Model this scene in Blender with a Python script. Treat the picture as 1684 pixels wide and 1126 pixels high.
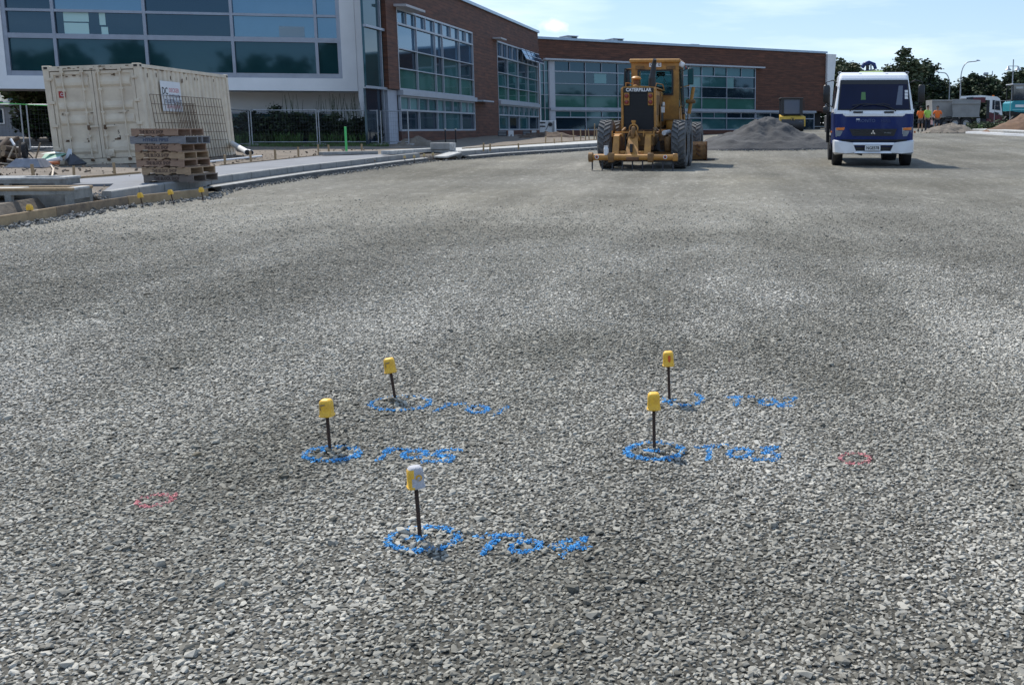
import bpy, bmesh, math, random
import numpy as np
from mathutils import Vector, Matrix, Euler

for o in list(bpy.data.objects): bpy.data.objects.remove(o)
SC = bpy.context.scene
COL = SC.collection
R = math.radians
rng = random.Random(7)
nr = np.random.RandomState(11)

# ---------------------------------------------------------------- camera
F, CX, CY, CAMH = 1661.0, 1150.0, 470.0, 1.55
PIT = math.atan(0.156)
cp, sp = math.cos(PIT), math.sin(PIT)
cam = bpy.data.cameras.new('camera')
camo = bpy.data.objects.new('camera', cam); COL.objects.link(camo)
camo.location = (0, 0, CAMH); camo.rotation_euler = (R(90) - PIT, 0, 0)
cam.sensor_width = 36; cam.lens = F/1684*36
cam.shift_x = -(CX-842)/1684; cam.shift_y = -(563-CY)/1684
cam.clip_start = 0.05; cam.clip_end = 3000
SC.camera = camo

# ---------------------------------------------------------------- world, sun, exposure
SUN_AZ, SUN_EL = -38.0, 52.0          # degrees; azimuth from +Y towards +X
w = bpy.data.worlds.new('World'); SC.world = w; w.use_nodes = True
nt = w.node_tree; nt.nodes.clear()
N = nt.nodes.new; L = nt.links.new
out = N('ShaderNodeOutputWorld'); bg = N('ShaderNodeBackground'); bg.inputs[1].default_value = 0.13
sky = N('ShaderNodeTexSky'); sky.sky_type = 'NISHITA'; sky.sun_disc = False
sky.sun_elevation = R(SUN_EL); sky.sun_rotation = R(SUN_AZ); sky.altitude = 20
sky.air_density = 1.0; sky.dust_density = 0.1; sky.ozone_density = 2.2
tc = N('ShaderNodeTexCoord'); sep = N('ShaderNodeSeparateXYZ'); L(tc.outputs['Generated'], sep.inputs[0])
mp = N('ShaderNodeMapping'); mp.inputs['Scale'].default_value = (1.3, 1.3, 9.0); mp.inputs['Rotation'].default_value = (0.05, 0.12, 0.4)
L(tc.outputs['Generated'], mp.inputs[0])
nz = N('ShaderNodeTexNoise'); nz.inputs['Scale'].default_value = 2.2; nz.inputs['Detail'].default_value = 7; nz.inputs['Roughness'].default_value = .55
L(mp.outputs[0], nz.inputs['Vector'])
cr = N('ShaderNodeValToRGB'); cr.color_ramp.elements[0].position = .5; cr.color_ramp.elements[1].position = .8
cr.color_ramp.elements[1].color = (.55, .55, .55, 1)
L(nz.outputs[0], cr.inputs[0])
# one small cumulus at its direction in the sky
def vm(op, a, b=None):
    n = N('ShaderNodeVectorMath'); n.operation = op
    L(a, n.inputs[0])
    if b is not None: n.inputs[1].default_value = b
    return n
def mth(op, a, b=0.0, clamp=False):
    n = N('ShaderNodeMath'); n.operation = op; n.use_clamp = clamp
    if hasattr(a, 'links'): L(a, n.inputs[0])
    else: n.inputs[0].default_value = a
    if hasattr(b, 'links'): L(b, n.inputs[1])
    else: n.inputs[1].default_value = b
    return n.outputs[0]
def pdir(u, v):
    a = (CY - v)/F
    return Vector(((u-CX)/F, cp + a*sp, -sp + a*cp))
cd = pdir(910, 44).normalized()
df = vm('SUBTRACT', tc.outputs['Generated'], tuple(cd))
sc_ = vm('MULTIPLY', df.outputs[0], (1, 1, 2.0))
ln = vm('LENGTH', sc_.outputs[0])
n2 = N('ShaderNodeTexNoise'); n2.inputs['Scale'].default_value = 75; n2.inputs['Detail'].default_value = 5
L(tc.outputs['Generated'], n2.inputs['Vector'])
dd = mth('ADD', ln.outputs['Value'], mth('MULTIPLY', mth('SUBTRACT', n2.outputs[0], .5), .03))
cl = mth('MULTIPLY', mth('SUBTRACT', 0.017, dd), 60, True)
fac = mth('MAXIMUM', cr.outputs[0], mth('MULTIPLY', cl, .75))
mx = N('ShaderNodeMixRGB'); tint = N('ShaderNodeMixRGB'); tint.inputs[0].default_value = .62; L(sky.outputs[0], tint.inputs[1]); tint.inputs[2].default_value = (2.5, 3.6, 5.4, 1)
L(fac, mx.inputs[0]); L(tint.outputs[0], mx.inputs[1]); mx.inputs[2].default_value = (8.6, 9.0, 9.6, 1)
L(mx.outputs[0], bg.inputs[0]); L(bg.outputs[0], out.inputs[0])
sl = bpy.data.lights.new('sun', 'SUN'); sl.energy = 3.9; sl.angle = R(0.6); sl.color = (1, .945, .86)
so = bpy.data.objects.new('sun', sl); COL.objects.link(so)
az, el = R(SUN_AZ), R(SUN_EL)
sd = Vector((math.sin(az)*math.cos(el), math.cos(az)*math.cos(el), math.sin(el)))
so.rotation_euler = sd.to_track_quat('Z', 'Y').to_euler(); so.location = sd*60
SC.view_settings.view_transform = 'Standard'; SC.view_settings.look = 'None'
SC.view_settings.gamma = 1; SC.view_settings.use_curve_mapping = False
SC.view_settings.exposure = 0.42
SC.render.engine = 'CYCLES'

# ---------------------------------------------------------------- terrain and measuring helpers
def sstep(x, a, b):
    t = min(1, max(0, (x-a)/(b-a))); return t*t*(3-2*t)
def gz(x, y):
    return .0155*max(-30, min(y, 62)) + sstep(x, -2, 10)*.009*max(0, min(y-35, 66))
def at(u, v, Y):
    d = pdir(u, v); t = Y/d.y
    return Vector((d.x*t, Y, CAMH + d.z*t))
def ground(u, v, off=0.0):
    d = pdir(u, v); lo, hi = 0.5, 400.0
    f = lambda t: CAMH + d.z*t - gz(d.x*t, d.y*t) - off
    t = lo
    while t < hi and f(t) > 0: t *= 1.01
    a, b = t/1.01, t
    for _ in range(30):
        m = (a+b)/2
        if f(m) > 0: a = m
        else: b = m
    return Vector((d.x*a, d.y*a, CAMH + d.z*a))
def zat(v, Y):
    a = (CY - v)/F
    return CAMH + Y*(-sp + a*cp)/(cp + a*sp)
def xat(u, Y): return (u-CX)/F*cp*Y      # at eye level

# ---------------------------------------------------------------- materials
MATS = {}
def mat(name, col=(.5, .5, .5), rough=.6, metal=0, var=0.0, vs=3.0, col2=None, bump=0.0, bs=30, ior=None, spec=None, tint=None, alpha=None, stretch=None, coat=0, emit=None):
    if name in MATS: return MATS[name]
    m = bpy.data.materials.new(name); m.use_nodes = True; MATS[name] = m
    t = m.node_tree; b = t.nodes['Principled BSDF']
    b.inputs['Base Color'].default_value = (*col, 1); b.inputs['Roughness'].default_value = rough; b.inputs['Metallic'].default_value = metal
    if tint: b.inputs['Specular Tint'].default_value = (*tint, 1)
    if ior: b.inputs['IOR'].default_value = ior
    if coat: b.inputs['Coat Weight'].default_value = coat
    if spec is not None: b.inputs['Specular IOR Level'].default_value = spec
    if emit: b.inputs['Emission Color'].default_value = (*emit, 1); b.inputs['Emission Strength'].default_value = 1
    tcn = t.nodes.new('ShaderNodeTexCoord'); src = tcn.outputs['Object']
    if stretch:
        mpn = t.nodes.new('ShaderNodeMapping'); mpn.inputs['Scale'].default_value = stretch
        t.links.new(src, mpn.inputs[0]); src = mpn.outputs[0]
    if var or col2:
        c2 = col2 or tuple(c*(1-var) for c in col)
        n = t.nodes.new('ShaderNodeTexNoise'); n.inputs['Scale'].default_value = vs; n.inputs['Detail'].default_value = 8; n.inputs['Roughness'].default_value = .65
        t.links.new(src, n.inputs['Vector'])
        r = t.nodes.new('ShaderNodeValToRGB'); r.color_ramp.elements[0].position = .35; r.color_ramp.elements[1].position = .68
        r.color_ramp.elements[0].color = (*col, 1); r.color_ramp.elements[1].color = (*c2, 1)
        t.links.new(n.outputs[0], r.inputs[0]); t.links.new(r.outputs[0], b.inputs['Base Color'])
    if bump:
        n = t.nodes.new('ShaderNodeTexNoise'); n.inputs['Scale'].default_value = bs; n.inputs['Detail'].default_value = 6
        t.links.new(src, n.inputs['Vector'])
        bm_ = t.nodes.new('ShaderNodeBump'); bm_.inputs['Strength'].default_value = bump; bm_.inputs['Distance'].default_value = .02
        t.links.new(n.outputs[0], bm_.inputs['Height']); t.links.new(bm_.outputs[0], b.inputs['Normal'])
    return m

conc = mat('concrete', (.31, .31, .30), .9, var=.3, vs=4, bump=.3, bs=40)
conc_old = mat('concrete_old', (.30, .30, .28), .9, var=.45, vs=5, bump=.4, bs=30)
conc_l = mat('concrete_light', (.50, .50, .48), .9, var=.45, vs=9, bump=.3)
pave_m = mat('paving', (.20, .208, .225), .9, var=.22, vs=1.3, bump=.15)
cement = mat('wet_cement', (.42, .42, .40), .8, var=.45, vs=8)
wood_p = mat('pallet_wood', (.36, .235, .165), .85, col2=(.23, .15, .105), vs=9, stretch=(1, 1, 8), bump=.3)
wood_b = mat('pallet_wood_tan', (.46, .32, .20), .85, col2=(.28, .19, .12), vs=9, stretch=(1, 1, 8), bump=.3)
wood_d = mat('pallet_wood_dark', (.22, .18, .15), .85, col2=(.12, .095, .08), vs=9, stretch=(1, 1, 8), bump=.3)
wood_g = mat('pallet_wood_grey', (.25, .25, .26), .85, col2=(.15, .15, .165), vs=9, stretch=(1, 1, 8), bump=.3)
timber = mat('raw_timber', (.40, .29, .17), .85, col2=(.27, .19, .11), vs=6, bump=.3)
timber_o = mat('old_timber', (.27, .20, .13), .9, col2=(.13, .10, .075), vs=5, bump=.4)
ink = mat('stencil_ink', (.06, .035, .03), .8)
ink_l = mat('stencil_ink_faint', (.11, .07, .055), .8)
white = mat('white_paint', (.74, .74, .74), .5, var=.12, vs=2)
white_g = mat('white_gloss', (.80, .81, .83), .3, var=.06, vs=3, coat=.5)
black = mat('black_plastic', (.018, .018, .02), .45)
blackm = mat('black_matt', (.012, .012, .013), .8)
rubber = mat('tyre_rubber', (.07, .075, .08), .85, col2=(.15, .145, .14), vs=6, bump=.25)
rubber_d = mat('tyre_dark', (.03, .03, .032), .85, var=.3)
steel = mat('galvanised', (.42, .44, .47), .45, .7, var=.25)
steel_d = mat('dark_steel', (.06, .06, .065), .55, .5, var=.3)
rust = mat('rusty_rebar', (.035, .024, .02), .85, col2=(.075, .04, .025), vs=60, bump=.5, bs=200)
capy = mat('cap_yellow', (.90, .53, .04), .5, col2=(.66, .37, .05), vs=38, bump=.15, bs=60)
capdirt = mat('cap_scuff', (.32, .24, .13), .9, var=.4, vs=60)
capg = mat('cap_white_spray', (.50, .50, .53), .85, col2=(.36, .36, .38), vs=40, bump=.3, bs=200)
capred = mat('cap_red', (.62, .10, .02), .6)
def patches(t, col, pos):
    # broad damp and dusty areas shared by the loose stones and the surface below them
    q = t.nodes.new('ShaderNodeTexNoise'); q.inputs['Scale'].default_value = .17; q.inputs['Detail'].default_value = 5; q.inputs['Roughness'].default_value = .55; t.links.new(pos, q.inputs['Vector'])
    r = t.nodes.new('ShaderNodeValToRGB'); r.color_ramp.elements[0].position = .40; r.color_ramp.elements[1].position = .60
    r.color_ramp.elements[0].color = (.73, .72, .69, 1); r.color_ramp.elements[1].color = (1.06, 1.05, 1.03, 1); t.links.new(q.outputs[0], r.inputs[0])
    m_ = t.nodes.new('ShaderNodeMixRGB'); m_.blend_type = 'MULTIPLY'; m_.inputs[0].default_value = 1; t.links.new(col, m_.inputs[1]); t.links.new(r.outputs[0], m_.inputs[2])
    mpn = t.nodes.new('ShaderNodeMapping'); mpn.inputs['Scale'].default_value = (1, .07, 1); mpn.inputs['Rotation'].default_value = (0, 0, -.12); t.links.new(pos, mpn.inputs[0])
    q2 = t.nodes.new('ShaderNodeTexNoise'); q2.inputs['Scale'].default_value = .75; q2.inputs['Detail'].default_value = 4; t.links.new(mpn.outputs[0], q2.inputs['Vector'])
    r2 = t.nodes.new('ShaderNodeValToRGB'); r2.color_ramp.elements[0].position = .42; r2.color_ramp.elements[1].position = .62
    r2.color_ramp.elements[0].color = (.84, .83, .80, 1); r2.color_ramp.elements[1].color = (1.08, 1.07, 1.04, 1); t.links.new(q2.outputs[0], r2.inputs[0])
    m2_ = t.nodes.new('ShaderNodeMixRGB'); m2_.blend_type = 'MULTIPLY'; m2_.inputs[0].default_value = 1; t.links.new(m_.outputs[0], m2_.inputs[1]); t.links.new(r2.outputs[0], m2_.inputs[2]); return m2_.outputs[0]
def stonemat(name, c, c2, rnd=True):
    m = bpy.data.materials.new(name); m.use_nodes = True; t = m.node_tree; b = t.nodes['Principled BSDF']
    b.inputs['Roughness'].default_value = .88; b.inputs['Specular IOR Level'].default_value = .2
    at_ = t.nodes.new('ShaderNodeAttribute'); at_.attribute_name = 'tone'
    r = t.nodes.new('ShaderNodeValToRGB')
    r.color_ramp.elements[0].color = (*c, 1); r.color_ramp.elements[1].color = (*c2, 1)
    n = t.nodes.new('ShaderNodeTexNoise'); n.inputs['Scale'].default_value = 90; n.inputs['Detail'].default_value = 3
    g = t.nodes.new('ShaderNodeNewGeometry'); t.links.new(g.outputs['Position'], n.inputs['Vector'])
    ma = t.nodes.new('ShaderNodeMath'); ma.operation = 'MULTIPLY_ADD'; ma.inputs[1].default_value = .5; 
    t.links.new(n.outputs[0], ma.inputs[0])
    if rnd == 'inst':
        oi = t.nodes.new('ShaderNodeObjectInfo'); s = oi.outputs['Random']
    else: s = at_.outputs['Fac']
    m2 = t.nodes.new('ShaderNodeMath'); m2.operation = 'SUBTRACT'; t.links.new(s, m2.inputs[0]); m2.inputs[1].default_value = .25
    t.links.new(m2.outputs[0], ma.inputs[2]); t.links.new(ma.outputs[0], r.inputs[0])
    if rnd == 'inst':
        mpn = t.nodes.new('ShaderNodeMapping'); mpn.inputs['Scale'].default_value = (1, .6, 1); t.links.new(g.outputs['Position'], mpn.inputs[0])
        q = t.nodes.new('ShaderNodeTexNoise'); q.inputs['Scale'].default_value = .55; q.inputs['Detail'].default_value = 6; q.inputs['Roughness'].default_value = .6; t.links.new(mpn.outputs[0], q.inputs['Vector'])
        rr = t.nodes.new('ShaderNodeValToRGB'); rr.color_ramp.elements[0].position = .36; rr.color_ramp.elements[1].position = .62
        rr.color_ramp.elements[0].color = (.60, .60, .575, 1); rr.color_ramp.elements[1].color = (1, 1, 1, 1); t.links.new(q.outputs[0], rr.inputs[0])
        mm = t.nodes.new('ShaderNodeMixRGB'); mm.blend_type = 'MULTIPLY'; mm.inputs[0].default_value = 1; t.links.new(r.outputs[0], mm.inputs[1]); t.links.new(rr.outputs[0], mm.inputs[2])
        t.links.new(patches(t, mm.outputs[0], g.outputs['Position']), b.inputs['Base Color'])
    else: t.links.new(r.outputs[0], b.inputs['Base Color'])
    return m, r
gravel_m, gr = stonemat('gravel_stone', (.205, .196, .175), (.67, .648, .60), 'inst')
e = gr.color_ramp.elements.new(.45); e.color = (.42, .408, .378, 1)
blue_m, _ = stonemat('blue_spray', (.02, .22, .52), (.16, .46, .80))
pink_m, _ = stonemat('pink_spray', (.52, .17, .18), (.78, .36, .36))

# ---------------------------------------------------------------- mesh builder
class MB:
    def __init__(s): s.v = []; s.f = []; s.m = []; s.mats = []; s.sm = []; s.T = Matrix.Identity(4)
    def mi(s, m):
        if m not in s.mats: s.mats.append(m)
        return s.mats.index(m)
    def add(s, vs, fs, m, smooth=False):
        o = len(s.v); s.v += [tuple(s.T @ Vector(p)) for p in vs]; k = s.mi(m)
        for f in fs: s.f.append([i+o for i in f]); s.m.append(k); s.sm.append(smooth)
        return s
    def box(s, c, d, m, rot=None, ch=0.0):
        x, y, z = [k/2 for k in d]
        if ch > 0:
            ch = min(ch, x*.9, y*.9, z*.9); pts = []
            for a in (-1, 1):
                for b in (-1, 1):
                    for e in (-1, 1):
                        pts += [(a*(x-ch), b*(y-ch), e*z), (a*(x-ch), b*y, e*(z-ch)), (a*x, b*(y-ch), e*(z-ch))]
        else: pts = [(a*x, b*y, e*z) for a in (-1, 1) for b in (-1, 1) for e in (-1, 1)]
        M = Matrix.Translation(c)
        if rot: M = M @ Euler(rot).to_matrix().to_4x4()
        pts = [tuple(M @ Vector(p)) for p in pts]
        if ch > 0: return s.hull(pts, m)
        return s.add(pts, [(0, 1, 3, 2), (4, 6, 7, 5), (0, 4, 5, 1), (2, 3, 7, 6), (0, 2, 6, 4), (1, 5, 7, 3)], m)
    def hull(s, pts, m, smooth=False):
        bm = bmesh.new()
        for p in pts: bm.verts.new(p)
        bm.verts.ensure_lookup_table()
        r = bmesh.ops.convex_hull(bm, input=bm.verts[:])
        bmesh.ops.delete(bm, geom=[v for v in bm.verts if not v.link_faces], context='VERTS')
        bmesh.ops.dissolve_limit(bm, angle_limit=.01, verts=bm.verts[:], edges=bm.edges[:])
        bm.verts.index_update()
        s.add([tuple(v.co) for v in bm.verts], [[v.index for v in f.verts] for f in bm.faces], m, smooth); bm.free()
        return s
    def prism(s, poly, lo, hi, m, axis='z', smooth=False):
        n = len(poly)
        def P(a, b, c):
            return {'z': (a, b, c), 'x': (c, a, b), 'y': (a, c, b)}[axis]
        vs = [P(a, b, lo) for a, b in poly] + [P(a, b, hi) for a, b in poly]
        fs = [[i, (i+1) % n, n+(i+1) % n, n+i] for i in range(n)]
        s.add(vs, fs, m, smooth); s.add(vs, [list(range(n))[::-1], list(range(n, 2*n))], m)
        return s
    def cyl(s, a, b, r, m, r2=None, n=14, caps=True, smooth=True):
        a = Vector(a); b = Vector(b); r2 = r if r2 is None else r2
        d = (b-a).normalized(); q = d.to_track_quat('Z', 'Y')
        vs = []
        for c, rr in ((a, r), (b, r2)):
            for i in range(n):
                t = 2*math.pi*i/n; vs.append(tuple(c + q @ Vector((rr*math.cos(t), rr*math.sin(t), 0))))
        s.add(vs, [[i, (i+1) % n, n+(i+1) % n, n+i] for i in range(n)], m, smooth)
        if caps: s.add(vs, [list(range(n))[::-1], list(range(n, 2*n))], m)
        return s
    def tube(s, path, r, m, n=8):
        P = [Vector(p) for p in path]; rs = r if isinstance(r, (list, tuple)) else [r]*len(P)
        vs = []
        for i, p in enumerate(P):
            d = (P[min(i+1, len(P)-1)] - P[max(i-1, 0)]).normalized(); q = d.to_track_quat('Z', 'Y')
            vs += [tuple(p + q @ Vector((rs[i]*math.cos(2*math.pi*k/n), rs[i]*math.sin(2*math.pi*k/n), 0))) for k in range(n)]
        fs = [[i*n+k, i*n+(k+1) % n, (i+1)*n+(k+1) % n, (i+1)*n+k] for i in range(len(P)-1) for k in range(n)]
        s.add(vs, fs, m, True); s.add(vs, [list(range(n))[::-1], [(len(P)-1)*n+k for k in range(n)]], m)
        return s
    def lathe(s, prof, m, c=(0, 0, 0), n=20, axis='z', smooth=True):
        vs = []; c = Vector(c)
        for r, z in prof:
            for i in range(n):
                t = 2*math.pi*i/n; a, b = r*math.cos(t), r*math.sin(t)
                vs.append(tuple(c + Vector({'z': (a, b, z), 'x': (z, a, b), 'y': (a, z, b)}[axis])))
        k = len(prof)
        s.add(vs, [[j*n+i, j*n+(i+1) % n, (j+1)*n+(i+1) % n, (j+1)*n+i] for j in range(k-1) for i in range(n)], m, smooth)
        return s
    def build(s, name, parent=None, loc=None, rot=None, label=None):
        me = bpy.data.meshes.new(name); me.from_pydata(s.v, [], s.f)
        for m in s.mats: me.materials.append(m)
        me.polygons.foreach_set('material_index', s.m); me.polygons.foreach_set('use_smooth', s.sm)
        bm = bmesh.new(); bm.from_mesh(me); bmesh.ops.recalc_face_normals(bm, faces=bm.faces[:]); bm.to_mesh(me); bm.free()
        if any(s.sm):
            try: me.set_sharp_from_angle(angle=R(50))
            except Exception: pass
        o = bpy.data.objects.new(name, me); COL.objects.link(o)
        if parent: o.parent = parent
        if loc is not None: o.location = loc
        if rot is not None: o.rotation_euler = rot
        if label: o['label'] = label
        return o
def tag(o, label=None, cat=None, group=None, kind=None):
    if label: o['label'] = label
    if cat: o['category'] = cat
    if group: o['group'] = group
    if kind: o['kind'] = kind
    return o
def empty(name, loc, rot=(0, 0, 0), label=None, cat=None, group=None):
    o = bpy.data.objects.new(name, None); COL.objects.link(o); o.location = loc
    o.rotation_euler = rot if not isinstance(rot, (int, float)) else (0, 0, rot)
    o.empty_display_size = .2
    return tag(o, label, cat, group)
def dup(root, loc=None, rot=None, label=None, scale=None):
    r = root.copy(); COL.objects.link(r)
    if loc is not None: r.location = loc
    if rot is not None: r.rotation_euler = rot if not isinstance(rot, (int, float)) else (0, 0, rot)
    if scale: r.scale = scale
    if label: r['label'] = label
    def rec(a, b):
        for ch in [c for c in bpy.data.objects if c.parent == a]:
            c = ch.copy(); COL.objects.link(c); c.parent = b; rec(ch, c)
    rec(root, r); return r
def text(name, s, size, m, parent, loc, rot, wscale=1.0, ext=.002, align='CENTER', bold=0.0, shear=0.0):
    cu = bpy.data.curves.new(name, 'FONT'); cu.body = s; cu.size = size; cu.align_x = align; cu.align_y = 'CENTER'
    cu.extrude = ext; cu.offset = bold; cu.shear = shear; cu.resolution_u = 2
    t = bpy.data.objects.new('tmp', cu); COL.objects.link(t)
    bpy.context.view_layer.update()
    me = bpy.data.meshes.new_from_object(t.evaluated_get(bpy.context.evaluated_depsgraph_get()))
    bpy.data.objects.remove(t)
    for v in me.vertices: v.co.x *= wscale
    me.materials.clear(); me.materials.append(m)
    o = bpy.data.objects.new(name, me); COL.objects.link(o); o.parent = parent; o.location = loc; o.rotation_euler = rot
    return o
# ================================================================ SETTING: ground sheets
def gravel_ground_mat():
    m = bpy.data.materials.new('gravel_surface'); m.use_nodes = True; t = m.node_tree; b = t.nodes['Principled BSDF']
    n = t.nodes.new; l = t.links.new
    b.inputs['Roughness'].default_value = .93; b.inputs['Specular IOR Level'].default_value = .25
    g = n('ShaderNodeNewGeometry'); pos = g.outputs['Position']
    v = n('ShaderNodeTexVoronoi'); v.inputs['Scale'].default_value = 44; l(pos, v.inputs['Vector'])
    v2 = n('ShaderNodeTexVoronoi'); v2.feature = 'DISTANCE_TO_EDGE'; v2.inputs['Scale'].default_value = 44; l(pos, v2.inputs['Vector'])
    sepc = n('ShaderNodeSeparateColor'); l(v.outputs['Color'], sepc.inputs[0])
    r = n('ShaderNodeValToRGB'); r.color_ramp.elements[0].color = (.19, .184, .165, 1); r.color_ramp.elements[1].color = (.50, .485, .44, 1)
    l(sepc.outputs[0], r.inputs[0])
    eg = n('ShaderNodeMapRange'); eg.inputs['From Max'].default_value = .10; eg.inputs['To Min'].default_value = .45; l(v2.outputs[0], eg.inputs[0])  # cell edges darkened: shade between stones put into the colour
    mul = n('ShaderNodeMixRGB'); mul.blend_type = 'MULTIPLY'; mul.inputs[0].default_value = 1; l(r.outputs[0], mul.inputs[1]); l(eg.outputs[0], mul.inputs[2])
    # wind-laid dust, damp patches and tyre tracks
    def noise(scale, st, det=5, rot=0):
        mpn = n('ShaderNodeMapping'); mpn.inputs['Scale'].default_value = st; mpn.inputs['Rotation'].default_value = (0, 0, rot); l(pos, mpn.inputs[0])
        q = n('ShaderNodeTexNoise'); q.inputs['Scale'].default_value = scale; q.inputs['Detail'].default_value = det; q.inputs['Roughness'].default_value = .6; l(mpn.outputs[0], q.inputs['Vector']); return q.outputs[0]
    def ramp(s, a, bb, ca=(0, 0, 0, 1), cb=(1, 1, 1, 1)):
        q = n('ShaderNodeValToRGB'); q.color_ramp.elements[0].position = a; q.color_ramp.elements[1].position = bb
        q.color_ramp.elements[0].color = ca; q.color_ramp.elements[1].color = cb; l(s, q.inputs[0]); return q.outputs[0]
    def mix(f, a, c, mode='MIX', k=None):
        q = n('ShaderNodeMixRGB'); q.blend_type = mode
        if k is not None:
            z = n('ShaderNodeMath'); z.operation = 'MULTIPLY'; l(f, z.inputs[0]); z.inputs[1].default_value = k; f = z.outputs[0]
        l(f, q.inputs[0]); l(a, q.inputs[1])
        if isinstance(c, tuple): q.inputs[2].default_value = c
        else: l(c, q.inputs[2])
        return q.outputs[0]
    sp_ = n('ShaderNodeSeparateXYZ'); l(pos, sp_.inputs[0])
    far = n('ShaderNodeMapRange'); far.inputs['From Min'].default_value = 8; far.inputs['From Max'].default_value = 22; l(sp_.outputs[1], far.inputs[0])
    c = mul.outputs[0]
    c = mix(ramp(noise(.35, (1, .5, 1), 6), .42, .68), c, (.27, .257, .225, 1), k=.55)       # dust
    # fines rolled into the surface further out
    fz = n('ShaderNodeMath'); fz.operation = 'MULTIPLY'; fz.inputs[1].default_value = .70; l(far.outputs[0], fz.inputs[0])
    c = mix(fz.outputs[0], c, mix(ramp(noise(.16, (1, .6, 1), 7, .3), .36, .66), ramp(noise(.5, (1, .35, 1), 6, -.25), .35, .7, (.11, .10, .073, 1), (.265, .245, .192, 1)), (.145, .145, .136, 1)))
    c = mix(ramp(noise(.9, (1, .12, 1), 5, .28), .56, .74), c, (.40, .385, .35, 1), k=.5)    # pale wheel streaks
    c = mix(ramp(noise(.22, (1, .7, 1), 4, 1.1), .50, .72), c, (.13, .128, .115, 1), k=.42)   # damp dark patches
    c = mix(ramp(noise(26, (1, 1, 1), 2), .35, .65), c, (.12, .12, .11, 1), k=.42)
    c = mix(ramp(noise(9, (1, .35, 1), 3), .52, .70), c, (.46, .45, .42, 1), k=.40)
    c = mix(ramp(noise(2.6, (1, .3, 1), 4, .2), .50, .72), c, (.12, .118, .10, 1), k=.45)
    gap_shade = n('ShaderNodeMapRange'); gap_shade.inputs['From Min'].default_value = 6.5; gap_shade.inputs['From Max'].default_value = 14; gap_shade.inputs['To Min'].default_value = .42; gap_shade.inputs['To Max'].default_value = .93; l(sp_.outputs[1], gap_shade.inputs[0])  # shade in the gaps between near stones painted into the surface colour
    gm_ = n('ShaderNodeMixRGB'); gm_.blend_type = 'MULTIPLY'; gm_.inputs[0].default_value = 1; l(patches(t, c, pos), gm_.inputs[1]); l(gap_shade.outputs[0], gm_.inputs[2])
    l(gm_.outputs[0], b.inputs['Base Color'])
    bp = n('ShaderNodeBump'); bp.inputs['Strength'].default_value = .9; bp.inputs['Distance'].default_value = .010
    hs = n('ShaderNodeMath'); hs.operation = 'SUBTRACT'; hs.inputs[0].default_value = 1; l(v.outputs['Distance'], hs.inputs[1])
    v3 = n('ShaderNodeTexVoronoi'); v3.inputs['Scale'].default_value = 17; l(pos, v3.inputs['Vector'])
    h2 = n('ShaderNodeMath'); h2.operation = 'MULTIPLY_ADD'; l(v3.outputs['Distance'], h2.inputs[0]); h2.inputs[1].default_value = -.9; l(hs.outputs[0], h2.inputs[2])
    l(h2.outputs[0], bp.inputs['Height']); l(bp.outputs[0], b.inputs['Normal'])
    return m
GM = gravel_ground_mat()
def sheet(name, xs, ys, off, m, kind='structure', jit=0.0):
    vs = []; fs = []
    nx = len(xs)
    for j, y in enumerate(ys):
        for i, x in enumerate(xs):
            vs.append((x, y, gz(x, y)+off + (rng.uniform(-jit, jit) if jit else 0)))
    for j in range(len(ys)-1):
        for i in range(nx-1): a = j*nx+i; fs.append((a, a+1, a+nx+1, a+nx))
    me = bpy.data.meshes.new(name); me.from_pydata(vs, [], fs); me.materials.append(m)
    me.polygons.foreach_set('use_smooth', [True]*len(fs))
    o = bpy.data.objects.new(name, me); COL.objects.link(o); o['kind'] = kind; return o
xs = [-600, -300, -150, -80] + [x for x in np.arange(-50, 50.1, 2.0)] + [80, 150, 300, 600]
ys = [-300, -120, -60, -30] + [y for y in np.arange(-10, 100.1, 2.0)] + [140, 200, 400, 900, 1600]
sheet('ground', xs, ys, 0, GM)

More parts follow.
